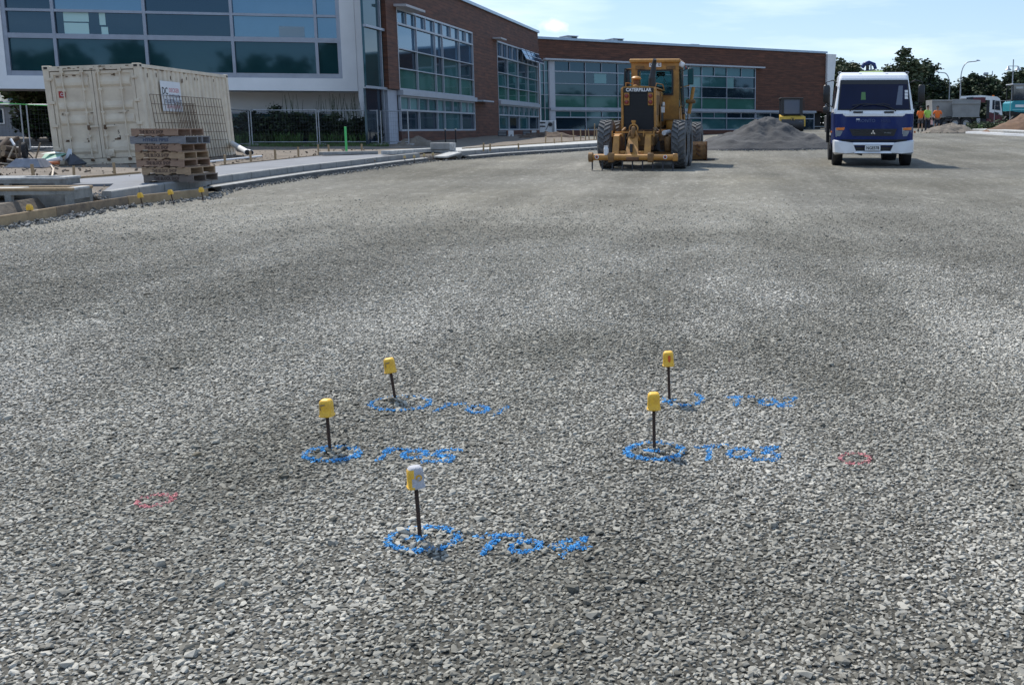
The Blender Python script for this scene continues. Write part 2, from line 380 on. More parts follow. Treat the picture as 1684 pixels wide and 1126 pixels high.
# loose gravel: crushed stones lying where the camera can tell them apart
def stone_mesh(k, flat=.55):
    r = random.Random(100+k); pts = []
    for i in range(13):
        d = Vector((r.gauss(0, 1), r.gauss(0, 1), r.gauss(0, 1))).normalized()*r.uniform(.8, 1.05)
        pts.append((d.x*r.uniform(.9, 1.1), d.y*.64, d.z*flat))
    b = MB(); b.hull(pts, gravel_m); return b
def polyline_pts(pl): return [ground(u, v) for u, v in pl]
def ell(cx, cy, rx, ry, tilt=0, n=28, a0=0, a1=360):
    out_ = []
    for i in range(n+1):
        t = R(a0 + (a1-a0)*i/n); out_.append((cx + rx*math.cos(t), cy - ry*math.sin(t) - tilt*math.cos(t)*rx))
    return out_
MARKS = [
 ('paint_ring', 'blue spray ring round the nearest rebar pin with the white sprayed cap', [(ell(696, 889, 57, 19, .06), .016)], 1, .95),
 ('paint_lettering', 'blue sprayed lettering T04 right of the nearest pin', [([(785, 883), (862, 882)], .011), ([(821, 883), (791, 914)], .013), (ell(864, 901, 25, 8.5, .12, 20), .012), ([(938, 890), (906, 900), (912, 904), (973, 903)], .011), ([(965, 885), (922, 918)], .012)], 1, .9),
 ('paint_ring', 'blue spray ring round the pin marked T03', [(ell(1077, 744, 46, 13.5, 0), .018)], 1, .9),
 ('paint_lettering', 'blue sprayed lettering T03 beside the pink ring', [([(1142, 738), (1197, 734)], .012), ([(1168, 738), (1164, 757)], .013), (ell(1217, 747, 18, 7, .05, 20), .013), ([(1250, 739), (1279, 738), (1257, 746), (1283, 750), (1276, 758), (1236, 758)], .013)], 1, .85),
 ('paint_ring', 'faint broken blue spray ring round the farthest right pin marked T02', [(ell(1124, 658, 31, 10.5, 0, 28, -200, 60), .016)], 1, .6),
 ('paint_lettering', 'faint blue sprayed lettering T02 at the far right pin', [([(1191, 655), (1240, 654)], .013), ([(1212, 655), (1212, 669)], .014), (ell(1263, 663, 14, 4.8, .05, 18), .014), ([(1288, 656), (1309, 656), (1300, 662), (1279, 669), (1306, 670)], .014)], 1, .7),
 ('paint_ring', 'blue spray ring round the pin marked T05', [(ell(546, 748, 44, 11, .05), .018)], 1, .9),
 ('paint_lettering', 'blue sprayed lettering T05 behind the nearest pin', [([(630, 744), (640, 741), (672, 741)], .012), ([(645, 741), (619, 761)], .013), (ell(682, 749, 19, 6.5, .05, 18), .015), ([(760, 742), (727, 742), (713, 750), (745, 752), (742, 760), (693, 762)], .014)], 1, .85),
 ('paint_ring', 'thin blue spray ring round the leaning pin marked T01', [(ell(659, 665, 49, 11, .04), .014)], 1, .7),
 ('paint_lettering', 'faint blue sprayed lettering T01 at the far left pin', [([(716, 678), (740, 666)], .012), ([(732, 667), (768, 665)], .010), (ell(786, 675, 17, 5.2, .05, 18), .014), ([(835, 670), (814, 685)], .014)], 1, .65),
 ('paint_ring', 'small pink spray ring alone at lower left of the gravel', [(ell(255, 825, 29, 8, .12), .009), ([(268, 815), (290, 815), (288, 822)], .008)], 2, .6),
 ('paint_ring', 'small pink spray ring alone to the right of the T03 lettering', [(ell(1406, 756, 25, 8, 0), .010)], 2, .6),
]
def seg_dist(P, A, B):
    d = B-A; t = np.clip(((P-A)@d)/max(1e-9, d@d), 0, 1)[:, None]; return np.linalg.norm(P-(A+t*d), axis=1)
PINS = [  # base px, cap centre px, kind
 ((691, 886), (683, 786), 'sprayed', 'nearest rebar pin, its yellow cap sprayed greyish white'),
 ((1076, 742), (1075, 661), 'plain', 'upright rebar pin with a clean yellow cap, standing in the T03 ring'),
 ((543, 743), (537, 672), 'chip', 'rebar pin with yellow cap in the T05 ring, leftmost of the five pins'),
 ((650, 657), (641, 602), 'chip', 'leaning rebar pin with scuffed yellow cap in the T01 ring'),
 ((1101, 661), (1099, 591), 'red', 'far right rebar pin, its yellow cap marked with red'),
]
def scatter_gravel():
    pts = []
    cell = .0166
    y = 2.1
    while y < 21:
        k = 1.0
        fade = 1.0 if y < 7.5 else max(0.0, (21-y)/13.5)**2.6
        cs = cell if y < 7.5 else cell*1.15
        x0, x1 = -0.76*y-0.7, 0.37*y+0.7
        nx = int((x1-x0)/cs); n = nx
        row_ = int(round(y/cs)); x = x0 + (np.arange(nx)+.5*(row_ % 2)+.9*nr.rand(nx))*cs; yy = y + (nr.rand(nx)-.5)*cs*.95
        keep = nr.rand(nx) < fade*.97
        pts.append(np.stack([x[keep], yy[keep]], 1)); y += cs*.92
    P = np.concatenate(pts); n = len(P)
    size = np.clip(nr.lognormal(math.log(.0119), .26, n), .006, .022)
    big = nr.rand(n) < .004; size[big] = nr.uniform(.020, .034, big.sum())
    # disturbed ground round the pins: bigger loose stones
    tilt = nr.uniform(-.20, .20, (n, 2))
    lift = nr.uniform(-.05, .55, n)
    for b_, c_, k_, l_ in PINS:
        q = ground(*b_); d = np.linalg.norm(P-np.array([q.x+.02, q.y-.01]), axis=1); s = d < .13
        tilt[s] *= 2.6; lift[s] += nr.uniform(-.2, .7, s.sum()); size[s] *= nr.uniform(.9, 1.5, s.sum())
    rot = np.stack([tilt[:, 0], tilt[:, 1], nr.uniform(0, 6.283, n)], 1)
    paint = np.zeros(n, int)-1
    for mi_, (nm, lb, strokes, col_, dens) in enumerate(MARKS):
        for pl, wd in strokes:
            W = [np.array(q[:2]) for q in polyline_pts(pl)]
            for A, B in zip(W[:-1], W[1:]):
                d = seg_dist(P, A, B); wob = wd*(.55+.5*nr.rand(n))
                s = (d < wob) & (size < .0145) & (nr.rand(n) < dens*.75) & (paint < 0); paint[s] = mi_
    return P, size, rot, lift, paint
P_, size_, rot_, lift_, paint_ = scatter_gravel()
Z_ = .0155*P_[:, 1] + size_*lift_*.6
keep = paint_ < 0
Pk = P_[keep]; co = np.stack([Pk[:, 0], Pk[:, 1], Z_[keep]], 1).astype(np.float32)
gm = bpy.data.meshes.new('gravel'); gm.vertices.add(len(co)); gm.vertices.foreach_set('co', co.ravel())
a = gm.attributes.new('rot', 'FLOAT_VECTOR', 'POINT'); a.data.foreach_set('vector', rot_[keep].astype(np.float32).ravel())
a = gm.attributes.new('scl', 'FLOAT', 'POINT'); a.data.foreach_set('value', size_[keep].astype(np.float32))
go = bpy.data.objects.new('gravel', gm); COL.objects.link(go)
tag(go, 'loose grey crushed gravel lying over the foreground', 'gravel', kind='stuff')
sc_col = bpy.data.collections.new('stone_kinds')
for k in range(9):
    so_ = stone_mesh(k, rng.uniform(.36, .56)).build('stone'); COL.objects.unlink(so_); sc_col.objects.link(so_)
ng = bpy.data.node_groups.new('scatter_stones', 'GeometryNodeTree')
ng.interface.new_socket('Geometry', in_out='INPUT', socket_type='NodeSocketGeometry'); ng.interface.new_socket('Geometry', in_out='OUTPUT', socket_type='NodeSocketGeometry')
gi = ng.nodes.new('NodeGroupInput'); goo = ng.nodes.new('NodeGroupOutput')
ip = ng.nodes.new('GeometryNodeInstanceOnPoints'); ci = ng.nodes.new('GeometryNodeCollectionInfo')
ci.inputs['Collection'].default_value = sc_col; ci.inputs['Separate Children'].default_value = True; ci.inputs['Reset Children'].default_value = True
ra = ng.nodes.new('GeometryNodeInputNamedAttribute'); ra.data_type = 'FLOAT_VECTOR'; ra.inputs['Name'].default_value = 'rot'
sa = ng.nodes.new('GeometryNodeInputNamedAttribute'); sa.data_type = 'FLOAT'; sa.inputs['Name'].default_value = 'scl'
rv = ng.nodes.new('FunctionNodeRandomValue'); rv.data_type = 'INT'; rv.inputs[4].default_value = 0; rv.inputs[5].default_value = 8
er = ng.nodes.new('FunctionNodeEulerToRotation')
K = ng.links.new
K(gi.outputs[0], ip.inputs['Points']); K(ci.outputs[0], ip.inputs['Instance']); ip.inputs['Pick Instance'].default_value = True
K(rv.outputs[2], ip.inputs['Instance Index']); K(ra.outputs[0], er.inputs[0]); K(er.outputs[0], ip.inputs['Rotation']); K(sa.outputs[0], ip.inputs['Scale'])
K(ip.outputs[0], goo.inputs[0])
md = go.modifiers.new('scatter', 'NODES'); md.node_group = ng
# painted stones, one mesh per marking
protos = []
for k in range(5):
    b = stone_mesh(k+30, .5); me = bpy.data.meshes.new('x'); me.from_pydata(b.v, [], b.f)
    protos.append((np.array(b.v), b.f))
def stones_obj(name, pts, sizes, rots, m, parent=None, loc=None):
    V = []; Fc = []; tone = []; off = 0
    for p, s, r_ in zip(pts, sizes, rots):
        v, f = protos[rng.randrange(5)]
        Mx = np.array(Euler(tuple(r_)).to_matrix())
        V.append(v @ Mx.T * s + p); Fc += [[i+off for i in q] for q in f]; tone += [rng.random()]*len(f); off += len(v)
    me = bpy.data.meshes.new(name); me.from_pydata(np.concatenate(V).tolist(), [], Fc); me.materials.append(m)
    a = me.attributes.new('tone', 'FLOAT', 'FACE'); a.data.foreach_set('value', tone)
    o = bpy.data.objects.new(name, me); COL.objects.link(o)
    if parent: o.parent = parent
    return o
def flecks(pl, wd, dens):
    W = [np.array(q[:2]) for q in polyline_pts(pl)]; out_ = []
    for A, B in zip(W[:-1], W[1:]):
        L_ = np.linalg.norm(B-A); d = (B-A)/max(L_, 1e-6); nn = np.array([-d[1], d[0]])
        gate = rng.random()
        for _ in range(int(L_*wd*52000*dens)+1):
            t = rng.uniform(-.004, L_+.004); o_ = rng.gauss(0, wd*.5)
            if rng.random() > (.55 if gate < .15 and dens < .8 else 1): continue
            out_.append(tuple(A+d*t+nn*o_))
    return out_
def mark_mesh(nm, idx, strokes, dens, m, parent=None):
    pts = []; sz = []; ro = []
    for pl, wd in strokes:
        for x, y in flecks(pl, wd, dens):
            pts.append((x, y, .0155*y+rng.uniform(.003, .014))); sz.append(rng.uniform(.0026, .0068)); ro.append((rng.uniform(-.5, .5), rng.uniform(-.5, .5), rng.uniform(0, 6)))
    for j in idx:
        pts.append((P_[j, 0], P_[j, 1], Z_[j]+.0008)); sz.append(size_[j]*1.06); ro.append(tuple(rot_[j]))
    return stones_obj(nm, np.array(pts), sz, ro, m, parent)
for i, (nm, lb, st, colr, dn) in enumerate(MARKS):
    m = blue_m if colr == 1 else pink_m
    grp = 'blue survey markings sprayed on the gravel' if colr == 1 else 'pink survey rings sprayed on the gravel'
    s = np.where(paint_ == i)[0]
    if nm == 'paint_ring':
        tag(mark_mesh(nm, s, st, dn, m), lb, 'ground marking', grp)
    else:
        c0 = ground(*st[0][0][0]); e = empty(nm, (0, 0, 0), 0, lb, 'ground marking', grp)
        groups = [st[:2], st[2:3], st[3:]]
        best = []
        for j in s:
            ds = [min(float(seg_dist(P_[j:j+1], np.array(a_[:2]), np.array(b_[:2]))[0]) for pl, wd in gq for a_, b_ in zip(polyline_pts(pl)[:-1], polyline_pts(pl)[1:])) for gq in groups]
            best.append(int(np.argmin(ds)))
        for q_ in range(3):
            mark_mesh('letter', [j for j, bq in zip(s, best) if bq == q_], groups[q_], dn, m, e)

# rebar pins with plastic caps
def make_pin(base, capc, kind, label):
    q = ground(*base); top = at(capc[0], capc[1], q.y - .004*0)
    d = pdir(*capc); t = q.y/d.y; top = Vector((d.x*t, q.y, CAMH+d.z*t))
    ax = (top - q); h = ax.length; quat = Vector((0, 0, 1)).rotation_difference(ax.normalized())
    e = empty('rebar_pin', q, (0, 0, 0), label, 'rebar pin', 'capped rebar pins standing in the gravel')
    e.rotation_mode = 'QUATERNION'; e.rotation_quaternion = quat @ Euler((0, 0, .45 if kind == 'sprayed' else rng.uniform(-.3, .3))).to_quaternion()
    b = MB(); b.cyl((0, 0, -.05), (0, 0, h+.02), .0072, rust, n=10)
    z = 0.0
    while z < h-.03:
        b.lathe([(.0074, z), (.0088, z+.002), (.0074, z+.004)], rust, n=8); z += .0105
    b.build('rebar', e)
    # cap: squarish hood with rounded crown, flared lip
    hgt = .080; wd = .0295; prof = [(.90, 0), (1.08, .0), (1.10, .07), (1.0, .10), (.97, .5), (.95, .78), (.86, .9), (.66, .98), (.35, 1.0)]
    ncap = 24; vs = []
    for k, zz in prof:
        for i in range(ncap):
            t = 2*math.pi*i/ncap; c, s_ = math.cos(t), math.sin(t)
            p = 4.2; rr = (abs(c)**p+abs(s_)**p)**(-1/p)
            vs.append((wd*k*rr*c, wd*k*rr*s_*.92, (zz-.42)*hgt))
    fs = [[j*ncap+i, j*ncap+(i+1) % ncap, (j+1)*ncap+(i+1) % ncap, (j+1)*ncap+i] for j in range(len(prof)-1) for i in range(ncap)]
    cb = MB(); main = capy
    cb.add(vs, fs + [[(len(prof)-1)*ncap+i for i in range(ncap)]], main, True)
    co_ = cb.build('cap', e, loc=(0, 0, h))
    if kind == 'sprayed':
        co_.data.materials.append(capg)
        for f in co_.data.polygons:
            cc = f.center
            if cc.x > -.010+.003*math.sin(cc.z*200) or cc.z > .041: f.material_index = 1
        p = MB(); p.lathe([(.0115, 0), (.0115, .002), (.0, .0022)], capy, n=12, axis='y'); p.lathe([(.006, -.003), (0, -.003)], capg, n=10, axis='y')
        p.build('bare_spot', co_, loc=(.008, -wd*.93-.001, .008), rot=(0, 0, 0))
    if kind == 'red':
        p = MB(); p.hull([(-.007, 0, -.012), (-.007, 0, .017), (.004, 0, .02), (.007, 0, .004), (.003, 0, -.018), (-.007, -.0014, -.012), (-.007, -.0014, .017), (.004, -.0014, .02), (.007, -.0014, .004), (.003, -.0014, -.018)], capred)
        p.build('red_mark', co_, loc=(.008, -wd*.94, .008))
    if kind == 'chip':
        p = MB(); p.hull([(-.010, 0, .004), (.012, 0, .006), (.010, 0, .000), (-.008, 0, -.003), (-.010, -.001, .004), (.012, -.001, .006), (.010, -.001, 0), (-.008, -.001, -.003)], capdirt)
        p.hull([(-.014, 0, -.02), (-.012, 0, .01), (-.009, 0, -.022), (-.014, -.001, -.02), (-.012, -.001, .01), (-.009, -.001, -.022)], capdirt)
        p.build('scuff', co_, loc=(-.006, -wd*.93, .022))
    return e, q
for b_, c_, k_, l_ in PINS:
    e, q = make_pin(b_, c_, k_, l_)
    # dug-out dark soil and a blob of blue paint at the foot (loose stones)
    n_ = {'sprayed': 26, 'plain': 22, 'chip': 16, 'red': 14}[k_]
    if l_.startswith('leaning'): n_ = 0
    if n_:
        pts = np.array([(q.x-.004+rng.gauss(0, .018)-.008, q.y-.012+rng.gauss(0, .014), q.z+.006+rng.uniform(0, .008)) for _ in range(n_)])
        tag(stones_obj('paint_blob', pts, [rng.uniform(.007, .013) for _ in range(n_)], [(rng.uniform(-.6, .6), rng.uniform(-.6, .6), rng.uniform(0, 6)) for _ in range(n_)], blue_m),
            'blue paint blob at the foot of the ' + {'sprayed': 'nearest pin with the white sprayed cap', 'plain': 'clean capped pin marked T03', 'chip': 'pin marked T05', 'red': 'red marked pin at T02'}[k_], 'ground marking', 'blue paint blobs at the pin feet')

# ---------------------------------------------------------------- left verge: dirt, pavement, kerb
dirt_m = mat('dirt', (.19, .158, .125), .95, col2=(.095, .078, .06), vs=2.2, bump=.8, bs=9)
dirt_d = mat('dark_soil', (.115, .08, .058), .95, col2=(.055, .04, .03), vs=3, bump=1.0, bs=7)
grass_m = mat('grass', (.06, .10, .03), .9, col2=(.10, .10, .05), vs=4, bump=.7)
def kerb_world(px, off): return [ground(u, v, off) for u, v in px]
KT = kerb_world([(183, 315), (262, 303.5), (340, 293), (420, 282.5), (500, 272.5), (570, 265), (630, 258), (690, 252)], .26)
KT += kerb_world([(760, 249), (820, 244.5), (905, 240), (985, 235.5), (1060, 231)], .26)
def offset_path(P, d):
    o = []
    for i, p in enumerate(P):
        a_ = P[max(0, i-1)]; b_ = P[min(len(P)-1, i+1)]; t = Vector((b_.x-a_.x, b_.y-a_.y, 0)).normalized()
        o.append(Vector((p.x + t.y*d, p.y - t.x*d, p.z)))
    return o
def ribbon(name, P, prof, m, seglen=None, kind='structure', label=None, cat=None):
    """prof: list of (offset to the gravel side, height above gravel)"""
    b = MB(); rows = []
    Q = []
    for i in range(len(P)-1):
        L_ = (P[i+1]-P[i]).length; k = max(1, int(L_/1.0))
        for j in range(k): Q.append(P[i].lerp(P[i+1], j/k))
    Q.append(P[-1]); n = len(prof)
    offs = [offset_path(Q, d) for d, h in prof]
    vs = []
    for i in range(len(Q)):
        for k, (d, h) in enumerate(prof):
            p = offs[k][i]; vs.append((p.x, p.y, gz(p.x, p.y)+h))
    fs = [[i*n+k, i*n+k+1, (i+1)*n+k+1, (i+1)*n+k] for i in range(len(Q)-1) for k in range(n-1)]
    b.add(vs, fs, m); b.add(vs, [list(range(n)), [(len(Q)-1)*n+k for k in range(n)]], m)
    o = b.build(name)
    if kind: o['kind'] = kind
    if label: tag(o, label, cat)
    return o, Q
kerb1, _ = ribbon('kerb', KT[:8], [(-.15, -.05), (-.15, .268), (-.012, .268), (0, .256), (.0, .10)], conc)
kerb2, _ = ribbon('kerb', KT[8:], [(-.15, -.05), (-.15, .268), (-.012, .268), (0, .256), (.0, .10)], conc)
chan_m = mat('channel_concrete', (.15, .15, .145), .9, var=.5, vs=4, bump=.4)
ribbon('channel', KT[2:8], [(.003, .128), (.28, .104), (.285, -.05)], chan_m)
ribbon('channel', KT[8:], [(.003, .128), (.28, .104), (.285, -.05)], chan_m)
ribbon('cement_slurry', KT[1:8], [(.16, .117), (.18, .124), (.25, .118), (.27, .106)], cement)
ribbon('cement_slurry', KT[8:], [(.16, .117), (.18, .124), (.25, .118), (.27, .106)], cement)
def joints(P, name='kerb_joint'):
    b = MB(); acc = 0; 
    for i in range(len(P)-1):
        a_, c_ = P[i], P[i+1]; L_ = (c_-a_).length; d = (c_-a_).normalized(); s = .9-acc
        while s < L_:
            p = a_+d*s; n_ = Vector((d.y, -d.x, 0)); q = gz(p.x, p.y)
            vs = []
            for t in (-.006, .006):
                for off, h in ((.0035, .12), (.0035, .256), (-.012, .2715), (-.148, .2715)): vs.append((p.x+d.x*t+n_.x*off, p.y+d.y*t+n_.y*off, q+h))
            b.add(vs, [(k, k+1, k+5, k+4) for k in range(3)], mat('joint_gap', (.06, .06, .058), .9)); s += .9
        acc = (L_-(s-.9))
    o = b.build(name); o['kind'] = 'structure'
joints(KT[:8]); joints(KT[8:])
# pavement slab behind the kerb
back_px = [(92, 297), (160, 292), (229, 286), (300, 279), (360, 273), (440, 265), (527, 256), (600, 254)]
BK = [ground(u, v, .25) for u, v in back_px]
def slab(name, poly, off, thick, m, kind='structure'):
    b = MB(); top = [(p.x, p.y, gz(p.x, p.y)+off) for p in poly]; bot = [(x, y, z-thick) for x, y, z in top]; n = len(top)
    b.add(top+bot, [list(range(n))] + [[i, n+i, n+(i+1) % n, (i+1) % n] for i in range(n)], m)
    o = b.build(name); o['kind'] = kind; return o
edge = offset_path(KT[:8], -.152)
front = [ground(92, 304, .25), ground(187, 302, .25)] + [edge[0]] + edge[1:]
slab('pavement', front + BK[::-1], .25, .22, pave_m)
slab('pavement', offset_path(KT[8:], -.152) + [p for p in offset_path(KT[8:], -2.2)][::-1], .25, .2, conc_l)
# dirt verge sheet (everything left of the kerb, up to the buildings)
def verge():
    edgeL = [ground(-330, 430, 0)] + [ground(0, 360, 0), ground(100, 340, 0)] + offset_path(KT, -.16)
    vs = []; fs = []; rows = 46; cols = 60
    e2 = []
    seg = []
    for i in range(len(edgeL)-1):
        k = max(1, int((edgeL[i+1]-edgeL[i]).length/1.0))
        for j in range(k): seg.append(edgeL[i].lerp(edgeL[i+1], j/k))
    seg.append(edgeL[-1])
    # sweep each edge point away to the left/back
    for p in seg:
        for k in range(rows):
            t = (k/(rows-1))**1.6
            x = p.x - 60*t*(.9 if p.y < 40 else .35); y = p.y + (18 if p.y < 40 else 40)*t
            bump_ = (rng.uniform(-.025, .03) if k > 1 else 0)
            vs.append((x, y, gz(x, y) + (.02 if k == 0 else .19) + bump_))
    n = len(seg)
    for i in range(n-1):
        for k in range(rows-1): a_ = i*rows+k; fs.append((a_, a_+1, a_+rows+1, a_+rows))
    b = MB(); b.add(vs, fs, dirt_m, True); o = b.build('dirt_ground'); o['kind'] = 'structure'
verge()
# formwork board along the near gravel edge, spilled coarse gravel
def board(px0, px1, off, h, th, m, label, name='formwork_board', group=None, cat='board'):
    a_ = ground(*px0, 0); c_ = ground(*px1, 0); d = (c_-a_); L_ = d.length
    e = MB(); e.box((L_/2, 0, h/2+off), (L_, th, h), m, ch=.004)
    o = e.build(name, loc=a_, rot=(0, -math.asin(d.z/L_), math.atan2(d.y, d.x))); return tag(o, label, cat, group)
GB = 'formwork boards along the kerb'
board((-60, 384), (92, 357), .0, .15, .035, timber, 'timber formwork board at the left edge in front of the concrete pit', group=GB)
board((92.6, 356.8), (210, 338), .0, .15, .035, timber_o, 'weathered formwork board passing in front of the cut kerb end', group=GB)
board((211, 337.5), (342, 323), .0, .15, .035, timber, 'formwork board with three capped pins before the pallet stack', group=GB)
pts = []; sz = []; ro = []
spath = [ground(-120, 402), ground(0, 378), ground(100, 361), ground(200, 343), ground(345, 327)] + offset_path(KT[2:], .45)
for i in range(len(spath)-1):
    L_ = (spath[i+1]-spath[i]).length
    k = int(L_*(75 if i < 4 else 38 if i < 11 else 12))
    for j in range(k):
        p = spath[i].lerp(spath[i+1], rng.random()); q = Vector((p.x + rng.gauss(0, .09), p.y + rng.gauss(.02, .11), 0))
        pts.append((q.x, q.y, gz(q.x, q.y)+rng.uniform(0, .035))); sz.append(rng.uniform(.018, .05)); ro.append((rng.uniform(-1, 1), rng.uniform(-1, 1), rng.uniform(0, 6)))
coarse_m, _ = stonemat('coarse_stone', (.07, .07, .068), (.30, .295, .28))
o = stones_obj('spilled_gravel', np.array(pts), sz, ro, coarse_m); tag(o, 'coarse dark gravel spilled along the foot of the kerb and boards', 'gravel', kind='stuff')
# rubble in the gap before the kerb end
pts = []; sz = []; ro = []
for _ in range(420):
    p = ground(rng.uniform(85, 183), rng.uniform(309, 333), .1)
    pts.append((p.x, p.y, gz(p.x, p.y)+.14+rng.uniform(0, .06))); sz.append(rng.uniform(.02, .06)); ro.append((rng.uniform(-1, 1), rng.uniform(-1, 1), rng.uniform(0, 6)))
o = stones_obj('rubble', np.array(pts), sz, ro, coarse_m); tag(o, 'dark rubble filling the gap beside the concrete pit', 'rubble', kind='stuff')
pts = []; sz = []; ro = []
for _ in range(700):
    u = rng.uniform(-40, 620); v = 268+rng.random()**1.5*40 if u < 230 else rng.uniform(252, 275)
    p = ground(u, v-(max(0, u-240)*.02), .2)
    pts.append((p.x, p.y, gz(p.x, p.y)+.20+rng.uniform(0, .02))); sz.append(rng.choice([.015, .02, .03, .06])*rng.uniform(.7, 1.2)); ro.append((rng.uniform(-1, 1), rng.uniform(-1, 1), rng.uniform(0, 6)))
dc_m, _ = stonemat('dirt_clod', (.12, .09, .065), (.30, .245, .19))
o = stones_obj('dirt_clods', np.array(pts), sz, ro, dc_m); tag(o, 'clods and stones scattered over the bare brown dirt on the left', 'clods', kind='stuff')
# odd bigger stones and dirt clods on the gravel
clod_m, _ = stonemat('clod', (.16, .13, .08), (.34, .31, .25))
for (u, v, s_, lb) in [(326, 751, .03, 'brownish lone stone on the gravel left of the T05 ring'), (465, 783, .026, 'pale lone stone in the gravel below the T05 ring'), (545, 856, .026, 'flat olive stone on the gravel left of the nearest ring'), (915, 1068, .026, 'pale rounded stone near the bottom edge of the gravel')]:
    p = ground(u, v); o = stones_obj('loose_stone', np.array([(0, 0, 0)]), [s_], [(.2, .1, rng.uniform(0, 6))], clod_m); o.location = p+Vector((0, 0, .01)); tag(o, lb, 'stone', 'bigger stones lying in the gravel')
# ================================================================ BUILDINGS
def glassm(name, col, ior=2.0, rough=.04, var=.25, vs=.6):
    m = mat(name, col, rough, var=var, vs=vs, ior=ior, tint=(.42, .66, .88)); return m
g_dark = glassm('glass_dark', (.012, .024, .038), 1.85)
g_mid = glassm('glass_teal', (.038, .115, .122), 1.8)
g_sky = glassm('glass_sky', (.035, .085, .14), 2.8)
g_green = glassm('glass_spandrel_green', (.045, .135, .108), 1.6)
g_blind = glassm('glass_blind', (.17, .31, .31), 1.7, .1)
g_dgreen = glassm('glass_spandrel_dark', (.014, .052, .058), 1.75)
frame_m = mat('window_frame_aluminium', (.34, .37, .43), .4, .5, var=.15)
frame_w = mat('window_frame_pale', (.42, .45, .50), .45, .3, var=.12)
flash = mat('roof_flashing', (.33, .42, .52), .35, .6, var=.15)
wall_w = mat('white_render', (.86, .86, .86), .8, var=.10, vs=.7)
wall_g = mat('grey_column', (.36, .39, .45), .6, var=.12)
soff = mat('soffit', (.42, .42, .44), .8)
def clad_mat():
    m = bpy.data.materials.new('brown_cladding'); m.use_nodes = True; t = m.node_tree; b = t.nodes['Principled BSDF']; b.inputs['Roughness'].default_value = .75
    g = t.nodes.new('ShaderNodeTexCoord')
    mpn = t.nodes.new('ShaderNodeMapping'); mpn.inputs['Rotation'].default_value = (R(90), 0, 0)
    # bricks run along local x; object space of each wall part has x along the wall and z up
    t.links.new(g.outputs['Object'], mpn.inputs[0])
    br = t.nodes.new('ShaderNodeTexBrick'); br.inputs['Scale'].default_value = 1.0; br.inputs['Brick Width'].default_value = 1.35; br.inputs['Row Height'].default_value = .16; br.inputs['Mortar Size'].default_value = .010
    br.inputs['Color1'].default_value = (.120, .049, .030, 1); br.inputs['Color2'].default_value = (.082, .036, .024, 1); br.inputs['Mortar'].default_value = (.062, .028, .020, 1); br.inputs['Bias'].default_value = -.1
    t.links.new(mpn.outputs[0], br.inputs['Vector'])
    n = t.nodes.new('ShaderNodeTexNoise'); n.inputs['Scale'].default_value = 1.7; n.inputs['Detail'].default_value = 8
    mp2 = t.nodes.new('ShaderNodeMapping'); mp2.inputs['Scale'].default_value = (.7, 1, 4); t.links.new(g.outputs['Object'], mp2.inputs[0]); t.links.new(mp2.outputs[0], n.inputs['Vector'])
    r = t.nodes.new('ShaderNodeValToRGB'); r.color_ramp.elements[0].position = .3; r.color_ramp.elements[1].position = .75; r.color_ramp.elements[0].color = (.62, .62, .62, 1); r.color_ramp.elements[1].color = (1.5, 1.4, 1.3, 1)
    t.links.new(n.outputs[0], r.inputs[0])
    mm = t.nodes.new('ShaderNodeMixRGB'); mm.blend_type = 'MULTIPLY'; mm.inputs[0].default_value = 1; t.links.new(br.outputs[0], mm.inputs[1]); t.links.new(r.outputs[0], mm.inputs[2]); t.links.new(mm.outputs[0], b.inputs['Base Color'])
    bp = t.nodes.new('ShaderNodeBump'); bp.inputs['Strength'].default_value = .5; bp.inputs['Distance'].default_value = .02; t.links.new(br.outputs['Fac'], bp.inputs['Height']); bp.invert = True; t.links.new(bp.outputs[0], b.inputs['Normal'])
    return m
clad = clad_mat()

